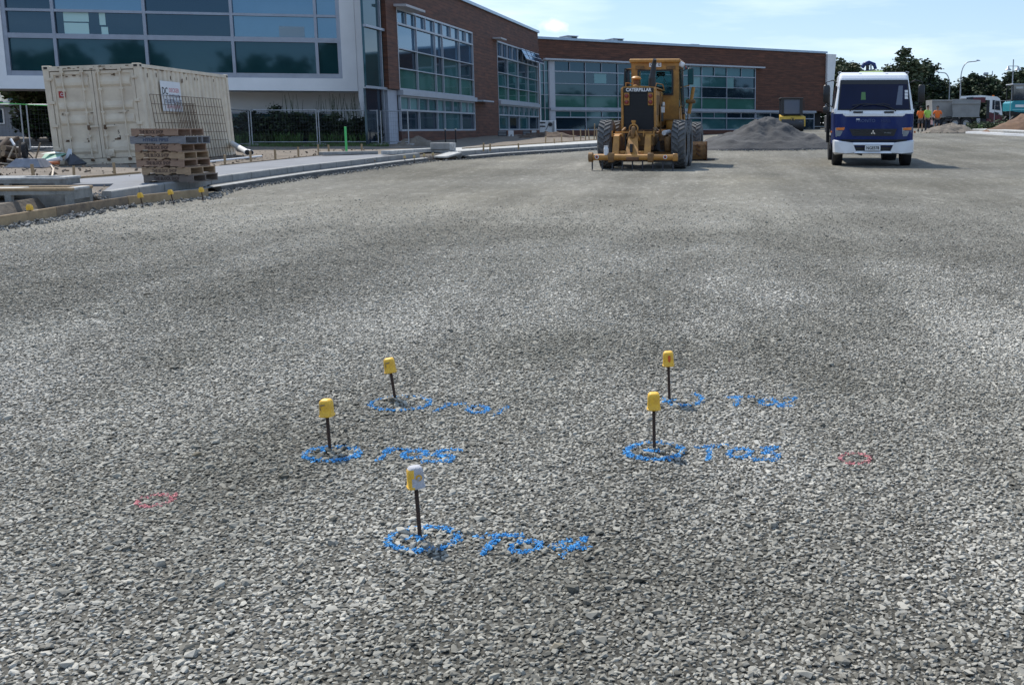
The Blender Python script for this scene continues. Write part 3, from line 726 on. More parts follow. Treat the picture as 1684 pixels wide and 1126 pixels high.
class Wall:
    """plane frame: local x along A->B, local -y outwards (to the camera), z absolute height above A's datum"""
    def __init__(s, root, A, B):
        s.A = Vector((A[0], A[1], 0)); s.B = Vector((B[0], B[1], 0)); s.d = (s.B-s.A); s.L = s.d.length; s.d.normalize(); s.root = root
        s.rz = math.atan2(s.d.y, s.d.x)
    def x(s, u):      # distance along the wall of the vertical seen at column u
        k = (u-CX)/F*cp      # X = k*Y
        t = (k*s.A.y - s.A.x)/(s.d.x - k*s.d.y); return t
    def Y(s, x): return s.A.y + s.d.y*x
    def z(s, v, x): return zat(v, s.Y(x))
    def part(s, b, name, parent=None, label=None, z=0):
        o = b.build(name, parent or s.root, label=label)
        if parent is None:
            o.location = (s.A.x - s.root.location.x, s.A.y - s.root.location.y, z - s.root.location.z); o.rotation_euler = (0, 0, s.rz)
        return o
    def slabp(s, b, x0, x1, z0, z1, m, y0=0, y1=.3):
        b.box(((x0+x1)/2, (y0+y1)/2, (z0+z1)/2), (x1-x0, abs(y1-y0), z1-z0), m)
    def window(s, cols, rows, panemats, fm=frame_m, recess=.10, fr=.055, pr=None, skip_top=None, split_top=None, bars=None, label=None):
        """one window: frame mesh, panes as sub-parts; rows/cols are sorted metres"""
        b = MB(); x0, x1, z0, z1 = cols[0], cols[-1], rows[0], rows[-1]
        dy = recess-.06
        for i, zz in enumerate(rows):
            h = fr*(1.5 if i in (0, len(rows)-1) or (bars and i in bars) else .8)
            zc = min(max(zz, z0+h/2), z1-h/2); b.box(((x0+x1)/2, dy-.003*(i % 2), zc), (x1-x0, .10, h), fm)
        for i, xx in enumerate(cols):
            wd = fr*(1.2 if i in (0, len(cols)-1) else .9); xc = min(max(xx, x0+wd/2), x1-wd/2)
            b.box((xc, dy-.008, (z0+z1)/2), (wd, .10, z1-z0), fm)
        if split_top:
            zt0, zt1 = rows[-2], rows[-1]
            for i in range(len(cols)-1):
                n_ = split_top if isinstance(split_top, int) else split_top[i]
                for k in range(1, n_): b.box((cols[i]+(cols[i+1]-cols[i])*k/n_, dy-.004, (zt0+zt1)/2), (fr*.8, .10, zt1-zt0), fm)
        o = s.part(b, 'window', label=label)
        for r_ in range(len(rows)-1):
            pb = MB()
            for c_ in range(len(cols)-1):
                m = panemats(r_, c_)
                t_ = rng.uniform(-.006, .006); t2 = rng.uniform(-.006, .006)
                a0, a1, b0, b1 = cols[c_], cols[c_+1], rows[r_], rows[r_+1]
                pb.add([(a0, recess+t_, b0), (a1, recess-t_, b0), (a1, recess-t_+t2, b1), (a0, recess+t_+t2, b1)], [(0, 1, 2, 3)], m)
            p = pb.build('pane', o)
        return o
def rnd_pane(*opts):
    r_ = random.Random(len(opts)*17+3)
    return lambda a, b: opts[r_.randrange(len(opts))]

# ---- brown clad office building: middle wing running away, far wing closing the view
MA = (xat(646, 43.6), 43.6); MBp = (xat(888, 72.5), 72.5)
ob = empty('office_building', (MA[0], MA[1], 0), 0, 'long two storey brown clad office building with glazed bays behind the grader', 'building')
M_ = Wall(ob, MA, MBp)
TOPZ = 8.1
xw0, xw1, xp1, xw3, xe = [M_.x(u) for u in (660, 782, 821, 887, 888)]
zs = lambda v: M_.z(v, xw0)
Z_sill, Z_tr, Z_slab = zs(216), zs(177), zs(148)
rows_low = [Z_sill, zs(181), Z_slab-.22]
zu = [Z_slab, zs(112), zs(79), zs(38), zs(12)]
zb = -.6
# pier by the near corner, wall panels
b = MB()
M_.slabp(b, -.2, xw0, Z_slab, zu[-1], clad, 0, .5); M_.slabp(b, -.2, M_.L, zu[-1], TOPZ, clad, 0, .5)
M_.slabp(b, xw1, xp1, zb, zu[-1], clad, 0, .5); M_.slabp(b, xw0, xw1, zb, Z_sill, clad, 0, .5); M_.slabp(b, xp1, M_.L, zb, Z_sill, clad, 0, .5)
M_.slabp(b, xw3, M_.L, Z_sill, zu[-1], clad, 0, .5)
b.box((M_.L/2+1.5, 2.75, 4), (M_.L-3.2, 4.4, 7.6), clad)
M_.part(b, 'wall')
b = MB(); M_.slabp(b, -.4, M_.L+.05, TOPZ, TOPZ+.16, flash, -.12, 5); M_.part(b, 'roof')
b = MB(); M_.slabp(b, xw0, xw1, Z_slab-.22, Z_slab, frame_w, -.16, .2); M_.slabp(b, xp1, xw3, Z_slab-.22, Z_slab, frame_w, -.16, .2); M_.slabp(b, xw1, xw1+2.2, Z_slab-.2, Z_slab-.12, frame_w, -.5, -.002); M_.part(b, 'slab_edge')
b = MB(); M_.slabp(b, xw0-.3, xw0+2.2, zu[-1]+.0, zu[-1]+.10, soff, -.55, -.003); M_.slabp(b, xp1-.9, xp1+.4, zu[-1]+.02, zu[-1]+.10, soff, -.5, -.003); M_.part(b, 'canopy')
b = MB(); M_.slabp(b, -.1, xw0-.02, zb, Z_slab-.02, wall_g, .12, .5); M_.part(b, 'column')
def lin(a, b_, n): return [a+(b_-a)*i/n for i in range(n+1)]
c1 = [M_.x(u) for u in (660, 691, 721, 733, 760, 782)]
def pm_up(r, c): return [g_green, g_mid if c % 2 else g_dark, g_sky, g_sky][r]
def pm_low(r, c): return [g_mid if c in (2, 3) else g_dark, g_mid if c % 2 else g_blind][r]
M_.window(c1, zu, pm_up, frame_w, split_top=[2, 2, 1, 2, 2], bars=(3,))
M_.window(c1, rows_low, pm_low, frame_w, split_top=[2, 2, 1, 2, 2], bars=(1,))
c2 = [M_.x(u) for u in (821, 838, 855, 871, 887)]
zu2 = [Z_slab, zs(112), zs(79), zs(45), zs(22)]
M_.window(c2, [Z_slab, zs(116), zs(84), zs(48), zu[-1]], lambda r, c: [g_green, g_mid, g_mid if c % 2 else g_dark, g_sky if c < 2 else g_dark][r], frame_w, split_top=2, bars=(3,))
M_.window(c2, rows_low, lambda r, c: [g_dark if c % 2 else g_mid, g_mid][r], frame_w, split_top=2, bars=(1,))
# top-hung sashes pushed open in the second bay
for k in range(4):
    xa = M_.x(857 + k*7.4); xb = M_.x(857 + k*7.4 + 6.2); b = MB()
    zt = zu[-1]-.08
    b.box((0, 0, -.36), (xb-xa, .04, .72), g_sky); b.box((0, -.02, -.36), (xb-xa, .03, .05), frame_w)
    for q in (-.72, -.0): b.box((0, -.024, q), (xb-xa, .05, .06), frame_w)
    o = b.build('open_sash', ob); p = M_.A + M_.d*((xa+xb)/2); o.location = (p.x-ob.location.x, p.y-ob.location.y, zt); o.rotation_euler = Euler((R(-28), 0, M_.rz))
    o.location.x += .12
# recessed dark glazing link between the brown pier and the white block
b = MB(); b.box((-1.15, .25, (Z_slab+7.9)/2), (2.0, .1, 7.9-Z_slab), g_dgreen); b.box((-1.15, .3, (zb+Z_slab)/2), (2.0, .1, Z_slab-zb-.1), g_dark)
for zz in (Z_slab, 5.6, 7.9): b.box((-1.15, .15, zz), (2.1, .14, .1), frame_m)
b.box((-.55, .16, 3.5), (.05, .1, 8), frame_m); M_.part(b, 'link_glazing')

# far wing
RA = (xat(889, 77), 77.0); RB = (xat(1356, 92), 92.0)
W_ = Wall(ob, RA, RB); X = W_.x
zr = lambda v: W_.z(v, X(905))
r_sill, r_tr, r_slab = zr(214.5), zr(193), zr(178)
r_up = [r_slab, zr(156), zr(137), zr(117), zr(99)]
x_c0, x_c1, x_w, x_e = X(905), X(913), X(1242), W_.L
b = MB()
W_.slabp(b, 0, W_.L, r_up[-1], TOPZ, clad, 0, .5); W_.slabp(b, x_w, x_e, r_slab, r_up[-1], clad, 0, .5)
W_.slabp(b, x_c1, X(1290), zb, r_sill, clad, 0, .5)
b.box((W_.L/2, 6.4, 4.4), (W_.L-.4, 11, 7.0), clad)
W_.part(b, 'wall')
b = MB(); W_.slabp(b, -.3, W_.L+.1, TOPZ, TOPZ+.17, flash, -.12, 12); W_.part(b, 'roof')
b = MB(); W_.slabp(b, x_c0, X(1340), r_slab-.16, r_slab+.02, frame_m, -.18, .3); W_.slabp(b, x_c0-.5, X(1252), r_up[-1]-.02, r_up[-1]+.10, frame_w, -.5, -.003); W_.part(b, 'slab_edge')
b = MB(); W_.slabp(b, x_c0, x_c1, zb, r_up[-1]-.03, frame_w, -.06, .4); W_.part(b, 'column')
cA = [X(u) for u in (889.5, 897, 905)]
W_.window(cA, [zb+.4, r_sill, r_slab, r_up[1], r_up[2], r_up[3], r_up[4]], lambda r, c: [g_dark, g_mid, g_mid, g_mid, g_mid, g_mid][r], frame_m)
cB = [X(u) for u in (913, 964, 1017, 1075, 1134, 1154, 1195, 1242)]
sp_top = [2, 2, 2, 2, 1, 2, 2]
def pr_up(r, c):
    if r == 0: return g_green
    if r == 1: return g_dark if c in (1, 3, 5, 6) else g_mid if c == 4 else g_dgreen
    if r == 2: return g_dark if c < 2 else [g_mid, g_mid, g_blind, g_mid, g_dark][c-2]
    return g_dark if c < 3 else g_mid
W_.window(cB, r_up, pr_up, frame_m, split_top=sp_top, bars=(3,))
W_.window(cB, [r_sill, r_tr, r_slab-.16], lambda r, c: [[g_dark, g_dark, g_dark, g_mid, g_mid, g_mid, g_mid][c], [g_mid, g_mid, g_mid, g_dark, g_dark, g_mid, g_dark][c]][r], frame_m, split_top=sp_top, bars=(1,))
# blinds drawn behind single panes (pale rectangles)
for (ua, ub, va, vb, m) in [(979, 999, 119, 137, g_blind), (1196, 1207, 127, 146, g_blind), (1168, 1186, 127, 143, g_mid)]:
    b = MB(); W_.slabp(b, X(ua), X(ub), W_.z(vb, X(ua)), W_.z(va, X(ua)), m, .086, .094); W_.part(b, 'blind_reflection_panel')
cC = [X(u) for u in (1242.5, 1267, 1290, 1315, 1339)]
W_.window(cC, [zb+.3, r_sill-.1, r_tr, r_slab-.16], lambda r, c: g_dark, frame_m, bars=(2,))
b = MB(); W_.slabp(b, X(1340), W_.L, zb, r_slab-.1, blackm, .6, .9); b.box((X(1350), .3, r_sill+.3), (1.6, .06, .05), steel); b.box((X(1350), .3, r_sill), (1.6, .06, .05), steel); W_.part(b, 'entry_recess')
# white end fin, raked
xe_ = W_.L
b = MB(); zt_ = TOPZ-.05
b.prism([(xe_+.002, zt_), (xe_+1.0, zt_), (xe_+.55, r_slab-.05), (xe_+.002, r_slab-.05)], -.25, 11, white, axis='y'); W_.part(b, 'end_wall')
b = MB(); b.prism([(xe_-.7, r_slab-.02), (xe_-.002, r_slab-.02), (xe_-.002, r_slab-.2)], -.3, .4, clad, axis='y'); W_.part(b, 'cladding_return')
for u, v0, v1, wd in [(953, 66.5, 74, 17), (1028, 71, 78, 17), (1153, 80, 84, 13)]:
    xx = X(u); ww = wd*(W_.Y(xx)+4)/F; z0_ = TOPZ+.1; z1_ = W_.z(v0, xx)+.35
    b = MB(); b.box((xx, 1.6, (z0_+z1_)/2), (ww, 1.4, z1_-z0_), steel, ch=.03); b.box((xx+.15*ww, .88, (z0_+z1_)/2+.05), (ww*.45, .04, (z1_-z0_)*.6), black); b.box((xx, 1.6, z1_+.03), (ww+.1, 1.5, .06), steel)
    W_.part(b, 'rooftop_unit')

# ---- white building on the left
WA = (xat(-330, 39.6), 39.6); WB = (xat(592, 43.9), 43.9)
wb = empty('white_building', (WA[0], WA[1], 0), 0, 'white rendered building with big ribbon windows behind the shipping container', 'building')
B_ = Wall(wb, WA, WB); X = B_.x
xl, xr = X(20), X(568)
zw = lambda v: B_.z(v, X(560))
z_under, z_wb = zw(150), zw(129.5)
z_r = [z_wb, zw(67), zw(27), zw(-12), zw(-60)]
b = MB()
B_.slabp(b, 0, B_.L, z_under, z_wb, wall_w, 0, 3); B_.slabp(b, 0, B_.L, z_r[-1], z_r[-1]+1.2, wall_w, 0, 3)
B_.slabp(b, 0, xl, z_wb, z_r[-1], wall_w, 0, 3); B_.slabp(b, xr, B_.L, z_wb, z_r[-1], wall_w, 0, 3)
b.box((B_.L*.5+1, 9, (z_wb+z_r[-1])/2), (B_.L-2, 12, z_r[-1]-z_wb-.2), wall_w)
B_.part(b, 'wall')
# end pier, raked to the foot
x0_, x1_ = B_.L, X(622)
b = MB(); b.prism([(x0_+.004, z_r[-1]+1.2), (X(607), z_r[-1]+1.2), (X(624), -.3), (X(596), -.3), (X(592)+.004, z_under)], .02, 8, wall_w, axis='y'); B_.part(b, 'end_pier')
b = MB(); B_.slabp(b, 0, B_.L+.5, z_r[-1]+1.2, z_r[-1]+1.35, flash, -.1, 12); B_.part(b, 'roof')
# wall under the overhang and its low window
b = MB(); zl = B_.z(183, X(470)); xb_ = X(96)
B_.slabp(b, xb_, x0_-.1, zl, z_under, wall_w, 2.2, 2.6); B_.slabp(b, X(545), x0_-.1, -.3, zl, wall_w, 2.2, 2.6); B_.slabp(b, xb_, X(360), -.3, zl, wall_w, 2.2, 2.6); B_.part(b, 'lower_wall')
cw = lin(X(360), X(545), 4)
def wpart(cols, rows, pm, yoff):
    o = B_.window(cols, rows, pm, frame_m); o.location += Vector((-B_.d.y, B_.d.x, 0))*yoff; return o
wpart(cw, [.2, 1.3, zl], lambda r, c: g_dgreen if r == 0 else g_mid, 2.2)
cols_w = [X(u) for u in (20, 103, 251, 392, 528, 568)]
def pw(r, c):
    if r == 0: return g_dgreen
    if r == 1: return [g_dark, g_dark, g_dark, g_sky, g_sky][c]
    return [g_dark, g_sky, g_dark, g_sky, g_sky][c]
B_.window(cols_w, z_r, pw, frame_m, fr=.13, bars=(1,), recess=.16)
for (ua, ub, va, vb) in [(119, 159, 37, 59), (119, 160, 19, 35), (177, 187, 20, 41), (179, 190, 44, 60)]:   # daylight painted as pale patches on the glass
    b = MB(); B_.slabp(b, X(ua), X(ub), B_.z(vb, X(ua)), B_.z(va, X(ua)), mat('glass_daylight_patch', (.42, .62, .60), .1, ior=1.5), .145, .152); B_.part(b, 'daylight_patch')

b = MB(); B_.slabp(b, X(468), X(509), B_.z(64, X(468)), B_.z(43, X(468)), mat('glass_pale_reflection', (.17, .25, .31), .15, ior=1.7), .145, .152); B_.part(b, 'blind_reflection_panel')  # pale panel paints a reflection on the pane; no blind hangs there
# ---- small house with a corrugated roof seen under the overhang, left
hp = Vector((xat(-62, 60), 60, gz(-30, 60)))
hs_ = empty('house', hp, R(8), 'small house with grey green corrugated roof seen under the white overhang', 'house')
roof_c = mat('corrugated_roof', (.085, .125, .118), .6, var=.25, vs=1.5)
b = MB(); b.box((0, 3, 1.1), (6.4, 6, 2.2), mat('house_wall', (.24, .25, .27), .8, var=.2)); b.build('wall', hs_)
b = MB(); n_ = 60; vs = []; fs = []
for i in range(n_+1):
    x_ = -3.6+7.2*i/n_; o_ = .035*(i % 2); vs += [(x_, -.4, 2.15+o_), (x_, 3.6, 4.9+o_), (x_, 7.4, 2.15+o_)]
for i in range(n_): fs += [(3*i, 3*i+3, 3*i+4, 3*i+1), (3*i+1, 3*i+4, 3*i+5, 3*i+2)]
b.add(vs, fs, roof_c); b.build('roof', hs_)
b = MB(); b.box((0, -.45, 2.12), (7.2, .12, .14), white); b.build('gutter', hs_)
b = MB(); b.box((1.8, -.03, 1.3), (1.1, .06, .9), white); b.box((1.8, -.065, 1.3), (.95, .02, .76), g_dark); b.build('window', hs_)

# ================================================================ VEGETATION
leaf_ms = [mat('foliage_dark', (.016, .032, .014), .85, col2=(.030, .050, .020), vs=.4), mat('foliage_mid', (.034, .056, .022), .8, col2=(.055, .075, .03), vs=.4), mat('foliage_olive', (.062, .072, .032), .8), mat('foliage_bright', (.06, .12, .03), .75), mat('foliage_blackish', (.012, .02, .016), .9)]
bark = mat('bark', (.10, .075, .055), .95, var=.4, bump=.5)
def crown_mesh(blobs, n, size, mats, r_, up=.3, holes=.0):
    V = []; Fs = []; mi = []
    tot = sum(a[3]*a[4]*a[5] for a in blobs)**1
    for bx, by, bz, rx, ry, rzz in blobs:
        k = int(n*(rx*ry*rzz)/tot)+30
        sub = []
        for _ in range(max(5, k//26)):
            d = Vector((r_.gauss(0, 1), r_.gauss(0, 1), r_.gauss(0, 1))).normalized(); q = r_.uniform(.55, 1.02)
            sub.append((bx+d.x*rx*q, by+d.y*ry*q, bz+d.z*rzz*q, r_.uniform(.12, .3)*max(rx, rzz), r_.random()))
        for _ in range(k):
            s_ = sub[r_.randrange(len(sub))]
            c = Vector((s_[0]+r_.gauss(0, s_[3]), s_[1]+r_.gauss(0, s_[3]), s_[2]+r_.gauss(0, s_[3]*.7)))
            nrm = Vector((r_.gauss(0, 1), r_.gauss(0, 1), r_.gauss(0, 1)+up)).normalized(); q = nrm.to_track_quat('Z', 'Y')
            z = size*r_.uniform(.5, 1.3); a_ = r_.uniform(0, 6.28); o = len(V)
            for t in (0, 1.9, 3.3, 4.6): V.append(tuple(c + q @ Vector((math.cos(t+a_)*z, math.sin(t+a_)*z*.6, 0))))
            Fs.append((o, o+1, o+2, o+3)); mi.append(min(len(mats)-1, int((s_[4]*.7+r_.random()*.3)*len(mats))))
    return V, Fs, mi
def tree(name, loc, h, wd, label, group, seed, mats=(0, 1), n=2600, leaf=.34, trunk=.3, kind='round', cat='tree'):
    r_ = random.Random(seed); e = empty(name, loc, 0, label, cat, group)
    t = MB(); th = h*trunk
    t.tube([(0, 0, -.3), (r_.uniform(-.1, .1), 0, th*.5), (r_.uniform(-.2, .2), 0, th), (r_.uniform(-.3, .3), 0, h*.72)], [h*.035, h*.028, h*.022, h*.008], bark)
    for k in range(5):
        a_ = r_.uniform(0, 6.28); z_ = th*r_.uniform(.7, 1.4); t.tube([(0, 0, z_), (math.cos(a_)*wd*.2, math.sin(a_)*wd*.2, z_+h*.14), (math.cos(a_)*wd*.36, math.sin(a_)*wd*.36, z_+h*.26)], [h*.016, h*.01, h*.004], bark, n=6)
    t.build('trunk', e)
    bl = []
    if kind == 'round':
        for k in range(9):
            a_ = r_.uniform(0, 6.28); q = r_.uniform(.1, .32)*wd; z_ = r_.uniform(trunk+.08, .88)*h; s_ = r_.uniform(.16, .27)*wd*(1.25-z_/h*.6)
            bl.append((math.cos(a_)*q, math.sin(a_)*q, z_, s_, s_, s_*.8))
        bl.append((0, 0, h*.55, wd*.3, wd*.3, h*.22)); bl.append((r_.uniform(-.1, .1)*wd, 0, h*.86, wd*.17, wd*.17, h*.11))
    elif kind == 'cone':
        for k in range(9):
            f = k/8; bl.append((r_.uniform(-.08, .08)*wd, 0, h*(trunk*.5+.1+(.86-trunk*.5)*f), wd*.44*(1-f)+.25, wd*.44*(1-f)+.25, h*.08))
    elif kind == 'low':
        for k in range(7): bl.append((r_.uniform(-.35, .35)*wd, r_.uniform(-.2, .2)*wd, h*r_.uniform(.3, .72), wd*.2, wd*.2, h*.25))
    V, Fs, mi = crown_mesh(bl, n, leaf, [leaf_ms[i] for i in mats], r_)
    me = bpy.data.meshes.new('crown'); me.from_pydata(V, [], Fs)
    for i in mats: me.materials.append(leaf_ms[i])
    me.polygons.foreach_set('material_index', mi); o = bpy.data.objects.new('crown', me); COL.objects.link(o); o.parent = e
    return e
# right-hand trees: (column u, depth, top v, width px, kind)
TR = [(1376, 112, 101, 52, 'round', 'dark round tree rising just behind the white end of the office building'),
      (1412, 125, 116, 60, 'round', 'low dark tree standing behind the roof of the blue and white truck'),
      (1452, 118, 113, 46, 'round', 'dark tree standing behind the right half of the truck roof'),
      (1486, 108, 85, 66, 'round', 'tallest dark tree of the row, with a peaked crown right of the truck roof'),
      (1516, 112, 103, 56, 'round', 'tapering dark tree with wispy right edge above the workers'),
      (1546, 122, 128, 56, 'low', 'bushy dark tree behind the short street lamp'),
      (1574, 118, 130, 52, 'low', 'bushy dark tree at the foot of the tall curved street lamp'),
      (1603, 116, 124, 52, 'round', 'dome shaped dark tree behind the white cab of the tipper truck'),
      (1629, 112, 126, 44, 'round', 'dark tree with olive clumps between the tipper truck and the excavator'),
      (1655, 122, 131, 50, 'low', 'dark tree behind the twin lamp post'),
      (1684, 100, 113, 66, 'round', 'tall dark tree cut by the right edge behind the excavator'),
      (1352+50, 150, 128, 70, 'low', 'far dark tree glimpsed between the building end and the truck'),
      (1530, 150, 131, 90, 'low', 'far dark tree filling the gap behind the grey trailer'),
      (1625, 150, 131, 90, 'low', 'far dark tree glimpsed behind the tipper cab and fence'),
      (1725, 105, 112, 70, 'round', 'dark tree beyond the right edge of the photo')]
for i, (u, d, v, wpx, kd, lb) in enumerate(TR):
    x_ = xat(u, d); g_ = 1.0; h = zat(v, d)-g_
    tree('tree', (x_, d, g_), h*1.05, max(wpx*d/F*1.5, h*.85), lb, 'trees in a dark row on the right', 50+i, (4, 0, 1, 1) if i % 3 else (0, 1, 2, 1), 9500, .21, .15, kd)
# trees outside the frame whose dark outline shows in the window glass
for k in range(11):
    tree('tree', (-84+k*11+rng.uniform(-2, 2), -52+rng.uniform(-5, 5), -.6), rng.uniform(11, 18), 13, 'dark tree mirrored in the window glass, behind the photographer', 'trees mirrored in the glass', 500+k, (4, 0), 3000, .55, .1, 'round' if k % 2 else 'low')
for k in range(8):
    tree('tree', (62+rng.uniform(-4, 6), -25+k*14, .3), rng.uniform(7, 10.5), 14, 'dark tree beyond the right of the photo, mirrored in the side windows', 'trees mirrored in the side windows', 520+k, (4, 0), 2500, .5, .1, 'round' if k % 2 else 'low')
# dark undergrowth below the trees
V, Fs, mi = crown_mesh([(xat(u, 108), 108+rng.uniform(-3, 3), 2.2, 2.6, 2, 1.8) for u in range(1370, 1720, 22)], 9000, .3, [leaf_ms[4], leaf_ms[0]], rng)
me = bpy.data.meshes.new('undergrowth'); me.from_pydata(V, [], Fs); me.materials.append(leaf_ms[4]); me.materials.append(leaf_ms[0]); me.polygons.foreach_set('material_index', mi)
o = bpy.data.objects.new('undergrowth', me); COL.objects.link(o); tag(o, 'dark undergrowth below the row of trees on the right', 'undergrowth', kind='stuff')
# wooded rise far behind the trees
b = MB(); hv = []
for i in range(61):
    a_ = i/60; hv.append((60+260*a_, 4+3.4*math.sin(a_*5+.6)+1.2*math.sin(a_*17)))
b.add([(x, 330, -5) for x, z in hv]+[(x, 330, z) for x, z in hv]+[(x, 420, z+3) for x, z in hv], [(i, i+1, 62+i, 61+i) for i in range(60)]+[(61+i, 62+i, 123+i, 122+i) for i in range(60)], leaf_ms[0]); o = b.build('hills'); o['kind'] = 'structure'
# left trees seen under the overhang
tree('tree', (xat(56, 53), 53, .8), 5.6, 5.2, 'leafy green tree under the white overhang left of the container', 'trees at the far left', 81, (1, 2, 3, 1), 6000, .15, .10, 'round')
tree('tree', (xat(96, 62), 62, .9), 6.6, 5.5, 'green tree close behind the container at the left', 'trees at the far left', 82, (0, 1, 3), 3600, .22, .12, 'round')
tree('tree', (xat(-50, 70), 70, .9), 7.5, 8, 'green tree cut by the left edge behind the little house', 'trees at the far left', 83, (0, 1), 3000, .25, .12, 'round')
for u, d, hh, lb in [(58, 48, 1.9, 'dark bush beside the temporary fence at the far left'), (84, 47, 2.1, 'dark bush right against the left side of the container'), (104, 46, 1.8, 'dark low bush half hidden behind the container')]:
    tree('bush', (xat(u, d), d, gz(-20, d)+.15), hh, 2.6, lb, 'dark bushes left of the container', int(u)+5, (4, 0, 0, 3), 1800, .10, .1, 'low', 'bush')
# planting in front of the white building
def flax(b, x, y, z, n, h, m, r_):
    for _ in range(n):
        a_ = r_.uniform(0, 6.28); l_ = h*r_.uniform(.6, 1.1); s_ = r_.uniform(.15, .5)*l_; w_ = r_.uniform(.012, .025)
        p0 = Vector((x+r_.gauss(0, .07), y+r_.gauss(0, .07), z)); p1 = p0+Vector((math.cos(a_)*s_*.35, math.sin(a_)*s_*.35, l_*.65)); p2 = p0+Vector((math.cos(a_)*s_, math.sin(a_)*s_, l_*r_.uniform(.7, 1)))
        t = Vector((-math.sin(a_), math.cos(a_), 0))*w_
        b.add([tuple(p0-t), tuple(p0+t), tuple(p1+t), tuple(p1-t), tuple(p2)], [(0, 1, 2, 3), (3, 2, 4)], m)
us = [400, 424, 447, 468, 492, 515, 540, 563, 586, 608]
for i, u in enumerate(us):
    d = 43.2 + rng.uniform(-.3, .2); x_ = xat(u, d); zb_ = gz(x_, d)+.15; r_ = random.Random(300+i)
    where = ['beside the white pipe end', 'second from the container', 'third from the container', 'near the middle, with a bright fern at its foot', 'left of the middle fence post', 'right of the middle fence post', 'behind the bright green stake', 'just right of the green stake', 'near the fence post at the pier', 'against the white pier'][i]
    e = tree('bush', (x_, d, zb_), [1.7, 1.75, 1.7, 1.85, 1.6, 1.55, 1.5, 1.5, 1.45, 1.4][i]*.95, 1.6, 'dark leafy bush of the planting ' + where, 'bushes along the white building', 200+i, (4, 4, 0, 1), 2400, .065, .15, 'low', 'bush')
    if i in (4, 6, 7, 8, 9, 3):
        b = MB()
        for _ in range(16 if i != 3 else 5): x0 = r_.uniform(-.6, .6); y0 = r_.uniform(-.3, .3); l_ = r_.uniform(1.5, 2.2); b.tube([(x0, y0, .3), (x0+r_.uniform(-.06, .06), y0, l_*.6), (x0+r_.uniform(-.15, .15), y0, l_)], [.014, .012, .004], leaf_ms[1], n=4)
        b.build('bare_stems', e)
    b = MB(); 
    for _ in range(5): flax(b, r_.uniform(-.6, .6), r_.uniform(-1.0, -.6), .0, 26, .62, leaf_ms[3] if r_.random() < .75 else leaf_ms[1], r_)
    o = b.build('fern', loc=(x_, d, zb_)); tag(o, 'green strappy fern before the bush ' + where.split(',')[0], 'fern', 'green ferns along the planting')
# grass strip at the planting foot
b = MB(); 
for _ in range(1800):
    u = rng.uniform(385, 640); p = at(u, 250, 41.2+rng.uniform(-.7, .9)); z = gz(p.x, p.y)+.18; l_ = rng.uniform(.06, .2); a_ = rng.uniform(0, 6.28)
    b.add([(p.x-.012, p.y, z), (p.x+.012, p.y, z), (p.x+.05*math.cos(a_), p.y+.05*math.sin(a_), z+l_)], [(0, 1, 2)], leaf_ms[3] if rng.random() < .6 else leaf_ms[2])
o = b.build('grass'); tag(o, 'rough green grass along the foot of the planting', 'grass', kind='stuff')
# ================================================================ MACHINES
cat_y = mat('machine_yellow', (.52, .25, .050), .5, col2=(.29, .13, .032), vs=4.5, bump=.05)
cat_yd = mat('machine_yellow_grimy', (.27, .14, .045), .7, col2=(.13, .07, .03), vs=6, bump=.1)
cat_ox = mat('machine_rust', (.16, .075, .035), .85, col2=(.09, .05, .03), vs=8)
radm = mat('radiator_black', (.008, .009, .014), .6, var=.2)
cab_glass = bpy.data.materials.new('cab_glass'); cab_glass.use_nodes = True
_b = cab_glass.node_tree.nodes['Principled BSDF']; _b.inputs['Base Color'].default_value = (.55, .75, .75, 1); _b.inputs['Roughness'].default_value = .02; _b.inputs['Transmission Weight'].default_value = 1.0; _b.inputs['IOR'].default_value = 1.05
g_cab = mat('cab_glass_dark', (.02, .03, .05), .05, ior=2.0, var=.3, vs=2)
g_blue = mat('windscreen', (.007, .011, .042), .08, ior=1.32, var=.3, vs=1.5)
lamp_red = mat('lamp_red', (.22, .02, .015), .25, coat=.5); lamp_or = mat('lamp_orange', (.75, .20, .03), .3, coat=.5); lamp_cl = mat('lamp_clear', (.20, .23, .26), .12, ior=1.8)
beac = mat('beacon_orange', (.60, .16, .05), .4)

def tyre(b, c, r, wd, m, lugs=22, lug_h=.035, side=1):
    """axle along x; tread with chevron lugs"""
    cx_, cy_, cz_ = c; h = wd/2; rc = r-lug_h
    prof = [(rc*.56, -h*.86), (rc*.66, -h*.97), (rc*.84, -h), (rc*.95, -h*.93), (rc, -h*.78), (rc, h*.78), (rc*.95, h*.93), (rc*.84, h), (rc*.66, h*.97), (rc*.56, h*.86)]
    b.lathe(prof, m, c, 36, 'x')
    for i in range(lugs):
        for s in (-1, 1):
            t0 = 2*math.pi*(i+(.0 if s > 0 else .5))/lugs; dt = 2*math.pi/lugs
            def P(x, t, rr): return (cx_+x, cy_+rr*math.cos(t), cz_+rr*math.sin(t))
            x0, x1 = s*.00*h, s*h*.93
            ta, tb = t0+dt*.55, t0-dt*.15; tw = dt*.22
            b.hull([P(x0, ta-tw, rc-.01), P(x0, ta+tw, rc-.01), P(x1, tb-tw*1.3, rc*.93), P(x1, tb+tw*1.3, rc*.93), P(x0, ta-tw, r), P(x0, ta+tw, r), P(x1*.88, tb-tw, r*.995), P(x1*.88, tb+tw, r*.995)], m)
